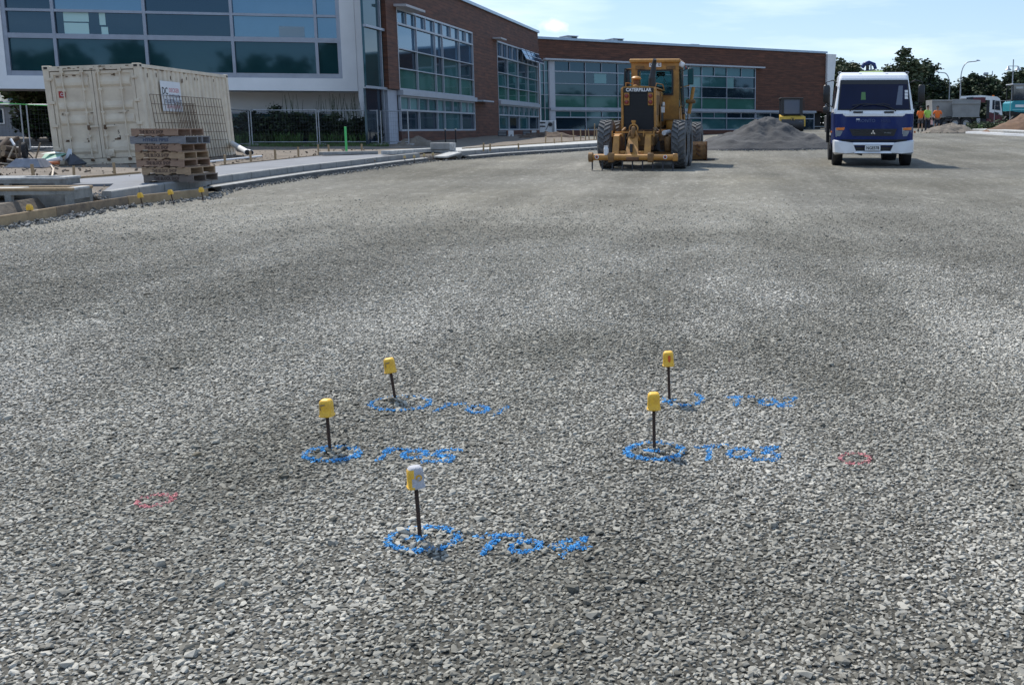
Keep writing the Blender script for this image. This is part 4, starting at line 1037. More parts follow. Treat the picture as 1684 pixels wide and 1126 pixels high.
def rim(b, c, r, wd, m, side=1):
    b.lathe([(r, -side*wd*.38), (r*.97, side*wd*.36), (r*.80, side*wd*.34), (r*.72, side*wd*.1), (r*.3, side*wd*.08), (r*.28, side*wd*.25), (0, side*wd*.26)], m, c, 24, 'x')
    for k in range(8):
        a_ = k*math.pi/4; b.cyl((c[0]+side*wd*.08, c[1]+math.cos(a_)*r*.5, c[2]+math.sin(a_)*r*.5), (c[0]+side*wd*.14, c[1]+math.cos(a_)*r*.5, c[2]+math.sin(a_)*r*.5), r*.05, m, n=6)
    b.cyl((c[0]-side*wd*.3, c[1], c[2]), (c[0]-side*wd*.28, c[1], c[2]), r, m, n=20)
def wheel(parent, c, r, wd, tm, rm, side, lugs=22, lug_h=.035):
    b = MB(); rim(b, (0, 0, 0), r*.56, wd, rm, side); w_ = b.build('wheel', parent, loc=c)
    t = MB(); tyre(t, (0, 0, 0), r, wd, tm, lugs, lug_h); t.build('tyre', w_); return w_

# ---------------------------------------------------------------- motor grader, rear end towards the camera
gd = 28.3; gx = xat(1057, gd)
G = empty('motor_grader', (gx, gd, gz(gx, gd)), R(-4.0), 'yellow motor grader seen from behind with its ripper lowered', 'grader')
def gb(): return MB()
for s in (-1, 1):
    for yy in (0.15, 1.72): wheel(G, (s*1.02+.0, yy, .67), .67, .40, rubber, cat_yd, s, 24, .045)
for s in (-1, 1): wheel(G, (s*1.03+.02, 6.3, .66), .66, .36, rubber, cat_yd, s, 22, .04)
b = gb()   # tandem cases
for s in (-1, 1): b.box((s*.70, .95, .67), (.18, 2.2, .42), cat_yd, ch=.05); b.box((s*.60, .95, .68), (.16, .5, .5), cat_yd, ch=.05)
b.cyl((-.6, .95, .68), (.6, .95, .68), .18, steel_d)
b.build('tandem_drive', G)
b = gb()   # rear frame and engine hood
b.box((-.10, 1.2, .78), (.84, 2.9, .34), cat_yd, ch=.03)
b.box((-.10, 1.35, 1.66), (.86, 2.5, 1.05), cat_y, ch=.04)
b.prism([(-.56, 2.20), (.36, 2.20), (.36, 2.235), (-.10, 2.26), (-.56, 2.235)], -.02, 2.65, cat_y, axis='y')
for s in (-1, 1): b.box((-.10+s*.455, -.02, 1.62), (.065, .14, 1.16), cat_y, ch=.012)
b.box((-.10, .02, 1.02), (.96, .10, .10), cat_yd, ch=.01)
for k in range(6): b.box((.335, .55+k*.3, 1.75), (.02, .2, .55), cat_yd)
b.build('engine_hood', G)
b = gb(); b.box((-.10, .0, 1.62), (.84, .05, 1.14), radm)
for k in range(26): b.box((-.10, -.03, 1.10+k*.037), (.82, .012, .012), black)
b.build('radiator', G)
b = gb(); b.box((-.10, -.045, 2.145), (.84, .02, .12), black); nb = b.build('name_band', G)
tw = mat('decal_white', (.78, .78, .78), .5)
t_ = text('lettering', 'CATERPILLAR', .125, tw, nb, (-.10, -.058, 2.147), (R(90), 0, 0), .92, .001, bold=.004)
for s in (-1, 1):
    b = gb(); b.box((-.10+s*.33, -.05, 1.90), (.145, .05, .34), cat_y, ch=.008); l_ = b.build('lamp_panel', G)
    for k in (-1, 1):
        b = gb(); b.lathe([(.0, -.045), (.05, -.04), (.058, -.025), (.058, 0)], lamp_red, (-.10+s*.33, -.075+.0, 1.90+k*.083), 16, 'y'); b.build('tail_lamp', l_)
# cab
b = gb()
x0, x1, y0, y1 = -.62, .80, 2.35, 3.95
zf, zt = 1.20, 3.05
def cabwall(b, m):
    # rear wall with window hole x -.42..+.62, z 2.15..2.80
    hx0, hx1, hz0, hz1 = -.40, .60, 2.10, 2.78
    b.box(((x0+hx0)/2, y0, (zf+zt)/2), (hx0-x0, .06, zt-zf), m); b.box(((x1+hx1)/2, y0, (zf+zt)/2), (x1-hx1, .06, zt-zf), m)
    b.box(((hx0+hx1)/2, y0+.002, (zf+hz0)/2), (hx1-hx0, .06, hz0-zf), m); b.box(((hx0+hx1)/2, y0+.002, (zt+hz1)/2), (hx1-hx0, .06, zt-hz1), m)
cabwall(b, cat_y)
b.box(((x0+x1)/2, (y0+y1)/2, zt+.03), (x1-x0+.10, y1-y0+.2, .12), cat_y, ch=.03)
for xx in (x0+.04, x1-.04):
    for yy in (y1-.05, (y0+y1)/2): b.box((xx, yy, (zf+zt)/2), (.07, .07, zt-zf), cat_y)
    b.box((xx, (y0+y1)/2, 1.45), (.06, y1-y0-.1, .5), cat_y)
b.box(((x0+x1)/2, y1, 1.45), (x1-x0-.1, .06, .5), cat_y)
b.box(((x0+x1)/2, (y0+y1)/2, zf), (x1-x0-.05, y1-y0-.1, .08), steel_d)
for xx in (-.36, .56): b.box((xx-.0, y0-.045, 2.88), (.26, .03, .10), cat_yd, ch=.008)
cb_ = b.build('cab', G)
b = gb()   # rubber seal round the rear window
for (a_, c_, e_, f_) in [(-.40, .60, 2.78, 2.82), (-.40, .60, 2.08, 2.12)]: b.box(((a_+c_)/2, y0-.04, (e_+f_)/2), (c_-a_+.05, .03, .045), black)
for xx in (-.41, .61): b.box((xx, y0-.041, 2.45), (.05, .03, .68), black)
for sx, sz in ((-1, 1), (1, 1), (-1, -1), (1, -1)): b.box((.10+sx*.485, y0-.042, 2.45+sz*.315), (.09, .03, .03), black, rot=(0, sx*sz*R(45), 0))
b.build('window_seal', cb_)
b = gb(); b.box((.1, y0, 2.44), (.99, .008, .67), cab_glass); b.build('rear_window', cb_)
b = gb()
for xx in (x0+.02, x1-.02): b.box((xx, (y0+y1)/2, 2.35), (.008, y1-y0-.2, 1.2), cab_glass)
b.box(((x0+x1)/2, y1, 2.35), (x1-x0-.2, .008, 1.2), cab_glass); b.build('side_window', cb_)
b = gb(); b.box((.1, 3.0, 1.75), (.5, .5, .5), black, ch=.06); b.box((.1, 2.78, 2.05), (.46, .12, .55), black, ch=.05); b.box((.25, 2.42, 2.70), (.26, .04, .12), black, ch=.02); b.tube([(-.2, 2.5, 2.3), (.1, 3.8, 2.75)], .012, black, n=5); b.tube([(.45, 2.5, 2.3), (.15, 3.8, 2.75)], .012, black, n=5); b.build('seat', cb_)
b = gb(); b.box((.10, y0-.05, 2.965), (.36, .02, .13), white); pl_ = b.build('number_plate', G)
text('lettering', 'CAT G', .11, black, pl_, (.10, y0-.063, 2.965), (R(90), 0, 0), .95, .001, bold=.002)
b = gb(); b.box((.16, 2.8, 3.13), (.36, .12, .06), beac, ch=.02); b.build('beacon_bar', G)
b = gb(); b.box((.87, 2.45, 2.98), (.16, .2, .15), white_g, rot=(0, R(28), 0), ch=.02); b.cyl((.98, 2.4, 2.88), (1.03, 2.4, 2.88), .035, lamp_red, n=10); b.build('work_lamp', G)
# open door panel on each side of the cab
for s, xx, an in ((-1, -.62, -14), (1, .80, 10)):
    b = gb(); hy = .72
    for (px, pz, dx, dz) in ((0, .64, .62, .05), (0, -.64, .62, .05)): b.box((0, px, pz), (.04, dx, dz), black if s < 0 else steel_d)
    for yy in (-.3, .3): b.box((0, yy, 0), (.04, .045, 1.3), black if s < 0 else steel_d)
    b.box((0, 0, -.98), (.035, .62, .64), cat_y)
    dr = b.build('cab_door', G, loc=(xx+s*.10, 2.30, 2.18), rot=(0, R(-3*s), R(an+(55 if s > 0 else -55)*0)))
    b = gb(); b.box((0, 0, 0), (.008, .55, 1.22), cab_glass); b.build('door_window', dr)
# exhaust stack and pre-cleaner
b = gb(); b.cyl((.16, .95, 2.24), (.16, .95, 2.50), .105, black); b.cyl((.16, .95, 2.50), (.18, .95, 2.62), .105, black, r2=.085); b.cyl((.18, .95, 2.62), (.22, .95, 2.92), .085, black, r2=.065); b.cyl((.22, .95, 2.92), (.25, .90, 3.03), .062, black, r2=.05); b.build('exhaust_stack', G)
b = gb(); b.cyl((-.26, .7, 2.24), (-.26, .7, 2.48), .085, cat_ox); b.lathe([(.09, 2.46), (.135, 2.475), (.14, 2.50), (.11, 2.535), (.05, 2.555), (0, 2.558)], cat_y, (-.26, .7, 0), 20); b.lathe([(.05, 2.24), (.075, 2.25), (.05, 2.30), (0, 2.31)], cat_y, (-.24, .35, 0), 12); b.build('air_pre_cleaner', G)
b = gb(); b.tube([(.33, .3, 2.24), (.36, .3, 2.34), (.44, 1.2, 2.34), (.46, 1.3, 2.2)], .014, cat_y, n=6); b.tube([(-.50, .3, 2.24), (-.50, .3, 2.36), (-.30, 1.3, 2.36)], .012, cat_y, n=6); b.build('grab_rail', G)
# side steps, tank, ladder on the right
b = gb(); b.box((.66, 1.95, 1.18), (.36, .6, .34), cat_y, ch=.02); b.box((.64, 1.95, 1.365), (.46, .7, .03), cat_yd); b.tube([(.90, 1.7, 1.36), (.90, 1.7, 1.75), (.90, 2.4, 1.75)], .012, cat_y, n=6); b.tube([(.46, .35, 1.0), (.46, .35, 2.1)], .016, cat_yd, n=6)
b.box((.40, 1.3, 1.55), (.03, .5, .5), steel_d); b.build('side_tank', G)
b = gb(); b.box((.52, .42, 1.62), (.10, .02, .16), white); b.box((.545, .42, 1.78), (.06, .02, .10), white); b.build('service_tag', G)
# transmission guard, axle housing behind the radiator
b = gb(); b.box((.55, .35, .72), (.24, .5, .50), cat_yd, ch=.04); b.cyl((.52, .1, .62), (.52, .3, .62), .16, steel_d); b.cyl((.60, -.1, .98), (.72, .2, 1.0), .07, white, n=10); b.box((-.10, .5, .55), (1.5, .4, .18), steel_d, ch=.04); b.build('axle_housing', G)
# mirrors
b = gb(); b.box((1.16, 2.2, 2.62), (.17, .05, .48), black, ch=.02); b.tube([(.84, 2.35, 2.75), (1.12, 2.2, 2.87)], .012, black, n=5); b.tube([(.84, 2.35, 2.3), (1.12, 2.2, 2.36)], .014, cat_y, n=5); mir = b.build('mirror', G)
b = gb(); b.box((1.16, 2.17, 2.62), (.14, .008, .44), g_mid); b.build('mirror_glass', mir)
b = gb(); b.box((-.72, 2.2, 2.5), (.14, .05, .6), black, ch=.02); b.tube([(-.62, 2.3, 2.85), (-.80, 2.2, 2.85), (-.78, 2.2, 2.1)], .014, cat_y, n=5); b.build('mirror', G)
# lift cylinder leaning at the right
b = gb(); b.cyl((1.02, 3.3, 1.55), (1.16, 3.3, 2.35), .055, cat_y); b.box((1.07, 3.3, 1.92), (.30, .16, .12), cat_yd, ch=.03); b.cyl((.97, 3.3, 1.1), (1.03, 3.3, 1.7), .035, steel); b.cyl((-.75, 3.3, 1.1), (1.0, 3.3, 1.15), .05, steel_d); b.tube([(.93, 3.2, 1.85), (.87, 3.2, 1.65), (.95, 3.2, 1.5)], .02, white, n=6)
b.box((1.0, 3.3, 1.25), (.2, .3, .25), steel_d, ch=.03); b.cyl((-.72, 3.3, 1.0), (-.62, 3.3, 1.9), .05, cat_y); b.build('blade_lift_cylinder', G)
# front frame, circle, blade
b = gb(); b.box((.02, 4.9, 1.35), (.34, 3.4, .30), cat_y, ch=.03); b.box((.02, 6.3, .95), (.5, .4, .7), cat_y, ch=.04); b.cyl((-.9, 6.3, .66), (.95, 6.3, .66), .10, cat_yd); b.build('front_frame', G)
b = gb(); b.cyl((.02, 4.4, .62), (.02, 4.4, .70), .72, cat_yd, n=28); b.box((.02, 4.4, .85), (.7, .3, .3), cat_yd, ch=.03); b.build('turntable', G)
b = gb(); prf = [(.02, .06), (-.06, .10), (-.11, .25), (-.12, .40), (-.08, .56), (.0, .66), (.03, .64), (-.05, .54), (-.09, .40), (-.08, .26), (-.03, .12), (.05, .08)]
b.prism(prf, -1.75, 1.48, cat_yd, axis='x'); b.box((1.48, -.04, .36), (.03, .20, .62), cat_ox); b.box((.02, .0, .06), (3.5, .03, .10), steel_d)
for k in range(3): b.box((1.2, -.14, .25+k*.14), (.16, .05, .05), cat_ox, rot=(0, R(35), 0))
b.build('blade', G, loc=(.02, 4.5, .02), rot=(0, 0, R(16)))
# ripper / scarifier at the back
b = gb()
b.cyl((-1.32, -1.05, .34), (1.02, -1.05, .34), .085, cat_y, n=16); b.box((-.14, -1.05, .34), (2.2, .13, .12), cat_y, ch=.02)
b.cyl((-1.33, -1.06, .34), (-1.22, -1.06, .34), .13, cat_yd, n=18); b.box((1.00, -1.06, .34), (.14, .2, .2), cat_y, ch=.02)
for xx in (-.72, .34): b.box((xx, -1.06, .33), (.16, .20, .25), cat_yd, ch=.02)
b.box((-.14, -1.10, .30), (.34, .12, .10), cat_ox, ch=.01)
rp = b.build('ripper_beam', G)
for xx in (-1.10, .74):
    b = gb(); b.lathe([(0, -.022), (.055, -.02), (.055, 0)], white, (xx, -1.135, .35), 14, 'y'); b.lathe([(0, -.03), (.036, -.028), (.036, 0)], lamp_red, (xx, -1.137, .35), 12, 'y'); b.build('reflector', rp)
for k in range(9):
    xx = -1.24+k*.272
    b = gb(); b.tube([(xx, -1.05, .28), (xx, -1.06, .12), (xx+.005, -1.10, .02), (xx+.01, -1.20, -.015)], [.018, .02, .02, .008], steel_d, n=6); b.build('ripper_tine', rp)
b = gb()
for xx in (-.62, .24):
    b.hull([(xx-.09, -1.0, .42), (xx+.09, -1.0, .42), (xx-.07, -.55, .95), (xx+.07, -.55, .95), (xx-.09, -.95, .42), (xx+.09, -.95, .42), (xx-.07, -.48, .95), (xx+.07, -.48, .95), (xx-.075, -.8, .9), (xx+.075, -.8, .9)], cat_y)
    b.cyl((xx-.11, -.55, .93), (xx+.11, -.55, .93), .035, cat_y, n=10); b.box((xx-.14, -.6, .96), (.03, .06, .16), cat_y); b.box((xx+.14, -.6, .96), (.03, .06, .16), cat_y)
b.box((-.19, -.45, 1.00), (1.02, .05, .045), cat_y)
b.hull([(-.36, -1.0, .42), (.0, -1.0, .42), (-.30, -.5, 1.0), (-.08, -.5, 1.0), (-.36, -.92, .42), (.0, -.92, .42)], cat_y)
b.box((-.19, -.86, .58), (.065, .36, .22), black)
b.lathe([(.10, -.06), (.13, -.05), (.13, .05), (.10, .06)], cat_y, (-.19, -.46, 1.10), 20, 'y'); b.cyl((-.19, -.44, 1.12), (-.19, -.44, 1.30), .05, cat_y, n=12); b.lathe([(.0, 1.325), (.06, 1.32), (.062, 1.27), (.05, 1.26)], cat_y, (-.19, -.44, 0), 12)
b.box((-.19, -.60, .98), (.10, .12, .34), cat_yd, rot=(0, R(8), 0), ch=.02); b.box((-.08, -.55, .90), (.07, .10, .30), cat_y, rot=(0, R(-24), 0), ch=.01); b.box((-.30, -.55, .92), (.07, .10, .26), cat_yd, rot=(0, R(24), 0), ch=.01)
for xx in (-.44, .08): b.lathe([(.09, 0), (.13, .03), (.125, .07), (.05, .09), (0, .09)], cat_y, (xx, -.85, .42), 16)
b.box((-.42, -.3, .72), (.035, .3, .55), steel_d); b.box((-.32, -.3, .72), (.03, .3, .55), steel_d)
for xx in (-.50, .40): b.tube([(xx, -.45, 1.02), (xx+(.05 if xx < 0 else -.05), -.3, 1.10), (xx, -.05, 1.08)], .04, cat_yd, n=8)
for xx, hh in ((.14, .20), (.16, .15)): b.box((xx, -.25, 1.04), (.30, .1, .04), cat_ox, rot=(0, R(10 if hh > .16 else -8), 0))
b.box((-.19, -.1, .75), (1.0, .25, .5), cat_ox, ch=.03)
b.build('ripper_linkage', G)
b = gb(); b.cyl((0, 0, 0), (0, 0, .17), .065, white, n=14); b.cyl((0, 0, .17), (0, 0, .215), .065, white, r2=.045, n=14); b.cyl((0, 0, .215), (0, 0, .245), .058, white, n=14)
o = b.build('plastic_jar'); v_ = G.matrix_basis @ Vector((-.86, -1.05, .40)); o.location = v_; tag(o, 'white plastic jar standing on the left end of the grader ripper beam', 'jar')

# ---------------------------------------------------------------- blue and white light truck facing the camera
td = 29.5; tx = xat(1437, td)
T = empty('light_truck', (tx, td, gz(tx, td)), R(-4.5), 'blue and white cab-over light truck parked facing the camera, right of the gravel heap', 'truck')
navy = mat('truck_blue', (.006, .017, .105), .35, coat=.2, col2=(.008, .022, .12), vs=2, spec=.25)
def prof_cab(z):  # half width, front y of the cab shell at height z
    pts = [(.42, 1.10, .02), (.72, 1.135, .0), (1.50, 1.14, .03), (1.62, 1.13, .07), (2.48, 1.0, .30), (2.60, .99, .40), (2.70, .93, .62)]
    for (a, w1, y1_), (c, w2, y2_) in zip(pts[:-1], pts[1:]):
        if a <= z <= c: t = (z-a)/(c-a); return w1+(w2-w1)*t, y1_+(y2_-y1_)*t
    return pts[-1][1], pts[-1][2]
def cab_section(z):
    wv, y_ = prof_cab(z); r_ = .10
    pts = []
    for k in range(5): a_ = R(180+90*k/4); pts.append((-wv+r_+r_*math.cos(a_), y_+r_+r_*math.sin(a_), z))
    for k in range(5): a_ = R(270+90*k/4); pts.append((wv-r_+r_*math.cos(a_), y_+r_+r_*math.sin(a_), z))
    pts += [(wv, 1.75, z), (-wv, 1.75, z)]; return pts
def shell(b, zs_, mf):
    secs = [cab_section(z) for z in zs_]; n = len(secs[0]); vs = [p for s_ in secs for p in s_]
    for j in range(len(secs)-1):
        b.add(vs, [[j*n+i, j*n+(i+1) % n, (j+1)*n+(i+1) % n, (j+1)*n+i] for i in range(n)], mf((zs_[j]+zs_[j+1])/2), True)
    b.add(vs, [list(range(n))[::-1]], mf(zs_[0])); b.add(vs, [[(len(secs)-1)*n+i for i in range(n)]], mf(zs_[-1]))
b = MB(); shell(b, [.55, .72, 1.0, 1.3, 1.5], lambda z: navy); shell(b, [1.5, 1.56, 1.62], lambda z: white_g)
shell(b, [1.62, 1.9, 2.2, 2.44], lambda z: white_g); shell(b, [2.44, 2.52, 2.60, 2.66, 2.70], lambda z: white_g)
tc_ = b.build('cab', T)
b = MB()   # V shaped corner of the white band
for s in (-1, 1): b.hull([(s*1.142, .02+.05, 1.63), (s*.80, -.002+.02, 1.50), (s*.80, .02, 1.43), (s*1.142, .06, 1.55), (s*1.142, .10, 1.63), (s*.80, .06, 1.50)], white_g)
b.box((0, .022, 1.47), (1.66, .03, .09), white_g, ch=.01); b.build('white_band', tc_)
b = MB()   # windscreen with black surround
def wsq(x, z, off):
    wv, y_ = prof_cab(z); return (x, y_-off, z)
def panel(b, corners, off, m):   # corners (x,z)
    n_ = 8; vs = []; fs = []
    (xa0, za), (xa1, _), (xb1, zb_), (xb0, _) = corners
    for j in range(n_+1):
        z = za+(zb_-za)*j/n_
        for i in range(n_+1):
            l_ = xa0+(xb0-xa0)*j/n_; r_ = xa1+(xb1-xa1)*j/n_; x = l_+(r_-l_)*i/n_
            vs.append((x, prof_cab(z)[1]-off+.012*(abs(x)/1.05)**6, z))
    for j in range(n_):
        for i in range(n_): a_ = j*(n_+1)+i; fs.append((a_, a_+1, a_+n_+2, a_+n_+1))
    b.add(vs, fs, m, True)
panel(b, [(-1.05, 1.60), (1.05, 0), (.965, 2.47), (-.965, 0)], .012, black); b.build('windscreen_seal', tc_)
b = MB(); panel(b, [(-1.01, 1.635), (1.01, 0), (.93, 2.41), (-.93, 0)], .018, g_blue); b.build('windscreen', tc_)
b = MB(); panel(b, [(-.94, 2.345), (.94, 0), (.925, 2.42), (-.925, 0)], .021, black)
panel(b, [(-.38, 1.90), (-.24, 0), (-.25, 2.12), (-.36, 0)], .021, mat('cab_hi_vis', (.09, .20, .07), .6)); panel(b, [(.62, 1.75), (.80, 0), (.82, 2.30), (.70, 0)], .021, mat('cab_grey', (.12, .14, .19), .5)); b.build('cab_interior', tc_)
b = MB(); 
for k, zz in enumerate((1.96, 2.05, 2.14)): panel(b, [(.875, zz-.04), (.965, 0), (.96, zz+.035), (.872, 0)], .024, white)
b.build('permit_sticker', tc_)
for s, x_ in ((-1, -.70), (1, .62)):
    b = MB(); b.tube([(x_, .02, 1.575), (x_+.10, -.0, 1.66), (x_+.32, .02, 1.77), (x_+.36, .03, 1.775)] if s < 0 else [(x_, .02, 1.575), (x_-.10, .0, 1.65), (x_-.36, .02, 1.74), (x_-.40, .03, 1.75)], .014, black, n=6)
    b.tube([(x_+.12*-s-.05, -.0, 1.74), (x_+.4*-s+.05, .02, 1.79), (x_+.95*-s, .015, 1.735)], .011, black, n=6); b.build('wiper', tc_)
for xx in (-.46, .42): 
    b = MB(); b.box((xx, .005, 1.545), (.28, .03, .05), black, ch=.01); b.build('grab_handle', tc_)
b = MB(); b.hull([(-.70, -.012, 1.07), (.66, -.012, 1.07), (.58, -.012, .87), (-.60, -.012, .87), (-.70, .02, 1.07), (.66, .02, 1.07), (.58, .02, .87), (-.60, .02, .87)], black); gr_ = b.build('grille', tc_)
b = MB()
for k in range(3): b.tube([(-.60+.03*k, -.016, 1.03-k*.05)]+[(-.55+i*.1, -.018, 1.03-k*.05+(.012 if i % 2 else -.008)) for i in range(11 if k < 3 else 9)]+[(.56-.02*k, -.016, 1.03-k*.05)], .008, steel_d, n=5)
b.build('grille_bar', gr_)
b = MB()   # three-diamond badge
for a_ in (90, 210, 330):
    c, s_ = math.cos(R(a_)), math.sin(R(a_)); q, p_ = math.cos(R(a_+90)), math.sin(R(a_+90)); l_, w_ = .075, .022
    pl = [(0, 0), (c*l_*.5+q*w_, s_*l_*.5+p_*w_), (c*l_, s_*l_), (c*l_*.5-q*w_, s_*l_*.5-p_*w_)]
    b.prism(pl, -.012, 0, mat('chrome', (.8, .8, .82), .15, 1), axis='y')
b.build('badge', gr_, loc=(-.02, -.016, .965))
text('lettering', 'FUSO', .05, steel, gr_, (.40, -.022, .955), (R(90), 0, 0), 1.6, .001)
text('lettering', 'PRONTO', .13, mat('worn_lettering', (.10, .14, .27), .4), tc_, (-.24, -.003, 1.30), (R(90), 0, 0), 1.05, .001)
text('lettering', 'HIRE', .13, mat('worn_lettering_dark', (.030, .050, .16), .4), tc_, (.33, -.003, 1.30), (R(90), 0, 0), 1.05, .001)
b = MB(); b.box((-.46, -.0025, 1.345), (.10, .004, .028), white); b.build('worn_patch', tc_)
for s in (-1, 1):
    b = MB(); x_ = s*.955 - .0
    b.hull([(x_-.13, .008, .84), (x_+.13, .03, .84), (x_-.15, .005, 1.10), (x_+.15, .03, 1.13), (x_-.13, .05, .84), (x_+.13, .08, .84), (x_-.15, .05, 1.10), (x_+.15, .08, 1.13)], steel); h_ = b.build('headlight', tc_)
    b = MB(); b.hull([(x_-.12, -.004, .86), (x_+.12, .016, .86), (x_-.12, -.006, 1.02), (x_+.12, .016, 1.02), (x_-.12, .03, .86), (x_+.12, .05, .86), (x_-.12, .03, 1.02), (x_+.12, .05, 1.02)], lamp_cl); b.build('lens', h_)
    b = MB(); b.hull([(x_-.12, -.006, 1.035), (x_+.12, .014, 1.035), (x_-.12, -.008, 1.10), (x_+.12, .014, 1.115), (x_-.12, .03, 1.035), (x_+.12, .05, 1.035), (x_-.12, .03, 1.10), (x_+.12, .05, 1.115)], lamp_or); b.build('indicator', h_)
b = MB()   # bumper
def bump(x0, x1, z0, z1, z1b=None):
    z1b = z1b or z1
    b.hull([(x0, -.12, z0+.03), (x1, -.12, z0+.03), (x0, -.14, z1-.06), (x1, -.14, z1b-.06), (x0, -.09, z1), (x1, -.09, z1b), (x0, .06, z1), (x1, .06, z1b), (x0, .06, z0), (x1, .06, z0), (x0, -.09, z0), (x1, -.09, z0)], white_g)
bump(-.545, .52, .36, .44); bump(-.60, .58, .60, .68)
b.hull([(-.60, -.14, .67), (-.60, .06, .68), (-.60, .06, .36), (-.49, -.12, .40), (-.49, .06, .36), (-.60, -.12, .38), (-.62, -.09, .68), (-1.10, -.10, .40), (-1.12, -.12, .72), (-1.14, .0, .76), (-1.16, .06, .40), (-1.17, .12, .74), (-1.10, .10, .33), (-.8, -.14, .37), (-.8, -.13, .70)], white_g)
b.hull([(.58, -.14, .67), (.58, .06, .68), (.58, .06, .36), (.47, -.12, .40), (.47, .06, .36), (.58, -.12, .38), (.60, -.09, .68), (1.10, -.10, .40), (1.12, -.12, .72), (1.14, .0, .76), (1.16, .06, .40), (1.17, .12, .74), (1.10, .10, .33), (.8, -.14, .37), (.8, -.13, .70)], white_g)
b.box((-.01, .04, .52), (1.15, .04, .2), black)
b.box((0, -.02, .74), (1.9, .1, .06), blackm); bu = b.build('bumper', T)
b = MB(); b.box((-.03, -.145, .525), (.43, .012, .15), mat('plate_white', (.72, .72, .70), .5), ch=.004); b.box((-.03, -.138, .525), (.45, .012, .165), steel); np_ = b.build('number_plate', bu)
text('lettering', 'NGE578', .125, black, np_, (-.03, -.154, .523), (R(90), 0, 0), .84, .001, bold=.003)
for s in (-1, 1):
    b = MB(); b.box((s*1.20, .25, .98), (.05, .08, .06), lamp_or, ch=.01); b.build('side_lamp', T)
    b = MB(); b.box((s*1.36, .28, 2.07), (.19, .10, .52), black, ch=.035)
    if s < 0: b.box((s*1.37, .28, 1.62), (.17, .10, .20), black, ch=.03)
    b.tube([(s*1.06, .45, 2.40), (s*1.18, .30, 2.46), (s*1.38, .26, 2.40), (s*1.38, .27, 1.78), (s*1.16, .4, 1.7)], .018, black, n=6); b.build('mirror', T)
    b = MB(); b.box((s*1.135, .95, 1.1), (.03, 1.2, .9), navy); b.box((s*1.10, .95, 2.0), (.02, 1.0, .62), g_cab, rot=(0, -s*R(8), 0)); b.build('door', T)
    b = MB(); b.lathe([(.52, -.12), (.54, 0), (.50, .12)], black, (s*1.02, .75, .50), 24, 'x'); b.build('mudguard', T)
    wheel(T, (s*.98, .72, .43), .43, .26, rubber_d, steel, s, 30, .012)
    wheel(T, (s*.88, 4.1, .43), .43, .46, rubber_d, steel, s, 30, .012)
b = MB(); 
for s in (-1, 1): b.box((s*.40, 3.0, .72), (.10, 5.4, .20), steel_d)
b.cyl((-.9, .72, .42), (.9, .72, .42), .07, steel_d); b.cyl((-.9, 4.1, .42), (.9, 4.1, .42), .09, steel_d); b.box((0, .5, .5), (1.3, .4, .16), steel_d, ch=.03); b.box((-.45, .2, .36), (.3, .2, .05), steel_d, rot=(0, R(15), 0)); b.box((.9, 2.4, .65), (.4, .9, .45), steel_d, ch=.04); b.build('chassis', T)
b = MB(); b.box((0, 3.9, 1.02), (2.3, 4.0, .14), steel_d, ch=.02); b.box((0, 1.95, 1.6), (2.2, .08, 1.0), steel_d)
for s in (-1, 1): b.box((s*1.14, 3.9, 1.28), (.05, 4.0, .40), blackm); b.box((s*1.22, 2.1, 1.5), (.10, .16, 1.7), blackm, ch=.02); b.box((s*1.1, 1.9, .62), (.10, .3, .4), steel_d, ch=.04)
b.build('flat_deck', T)
b = MB(); b.cyl((.0, 2.2, 1.1), (.0, 2.2, 2.86), .10, navy); b.tube([(-.20, 2.2, 2.92), (-.14, 2.2, 3.03), (.0, 2.2, 3.07), (.16, 2.2, 3.02), (.21, 2.2, 2.88)], [.05, .065, .07, .06, .05], navy, n=8); b.box((0, 2.2, 2.82), (.42, .06, .04), black); b.cyl((-.04, 2.2, 2.85), (-.04, 2.2, 3.05), .05, black); b.cyl((.07, 2.15, 2.85), (.05, 2.15, 3.02), .03, steel); b.build('crane_arm', T)
b = MB(); b.hull([(-.42, 1.4, 2.70), (.42, 1.4, 2.70), (-.30, 1.5, 2.78), (.34, 1.5, 2.80), (-.4, 2.0, 2.70), (.42, 2.0, 2.70), (-.3, 1.95, 2.79), (.3, 1.95, 2.79)], mat('lime_hood', (.42, .52, .22), .6, var=.3)); b.build('roof_hood', T)
b = MB(); 
for s in (-1, 1): b.box((s*.38, .52, 2.64), (.09, .03, .045), lamp_cl, ch=.01); b.tube([(s*.98, .7, 2.62), (s*1.02, .6, 2.70), (s*.93, .6, 2.72)], .014, steel, n=5)
b.build('roof_lamp', T)

# ---------------------------------------------------------------- yellow roller behind the heap
rd = 78; rx = xat(1303, rd); RO = empty('road_roller', (rx, rd, gz(rx, rd)), R(2), 'yellow road roller with black cab behind the gravel heap', 'roller'); RO.scale = (.9, .9, .86)
ryel = mat('roller_yellow', (.62, .40, .05), .5, var=.2, vs=2)
b = MB(); b.hull([(-1.08, -.2, .45), (1.08, -.2, .45), (-1.1, -.1, 1.30), (1.1, -.1, 1.30), (-.95, 1.6, 1.5), (.95, 1.6, 1.5), (-.95, 1.6, .45), (.95, 1.6, .45)], ryel); b.box((.66, -.22, .85), (.36, .04, .16), black); b.build('engine_hood', RO)
b = MB(); b.box((.66, -.25, .85), (.26, .03, .10), lamp_cl); b.box((.0, -.20, 1.05), (.22, .05, .36), steel_d)
b.box((-.06, -.26, 1.15), (.05, .02, .34), ryel, rot=(0, R(20), 0)); b.box((.08, -.26, 1.15), (.05, .02, .34), ryel, rot=(0, R(-20), 0)); b.build('lamp_panel', RO)
b = MB(); 
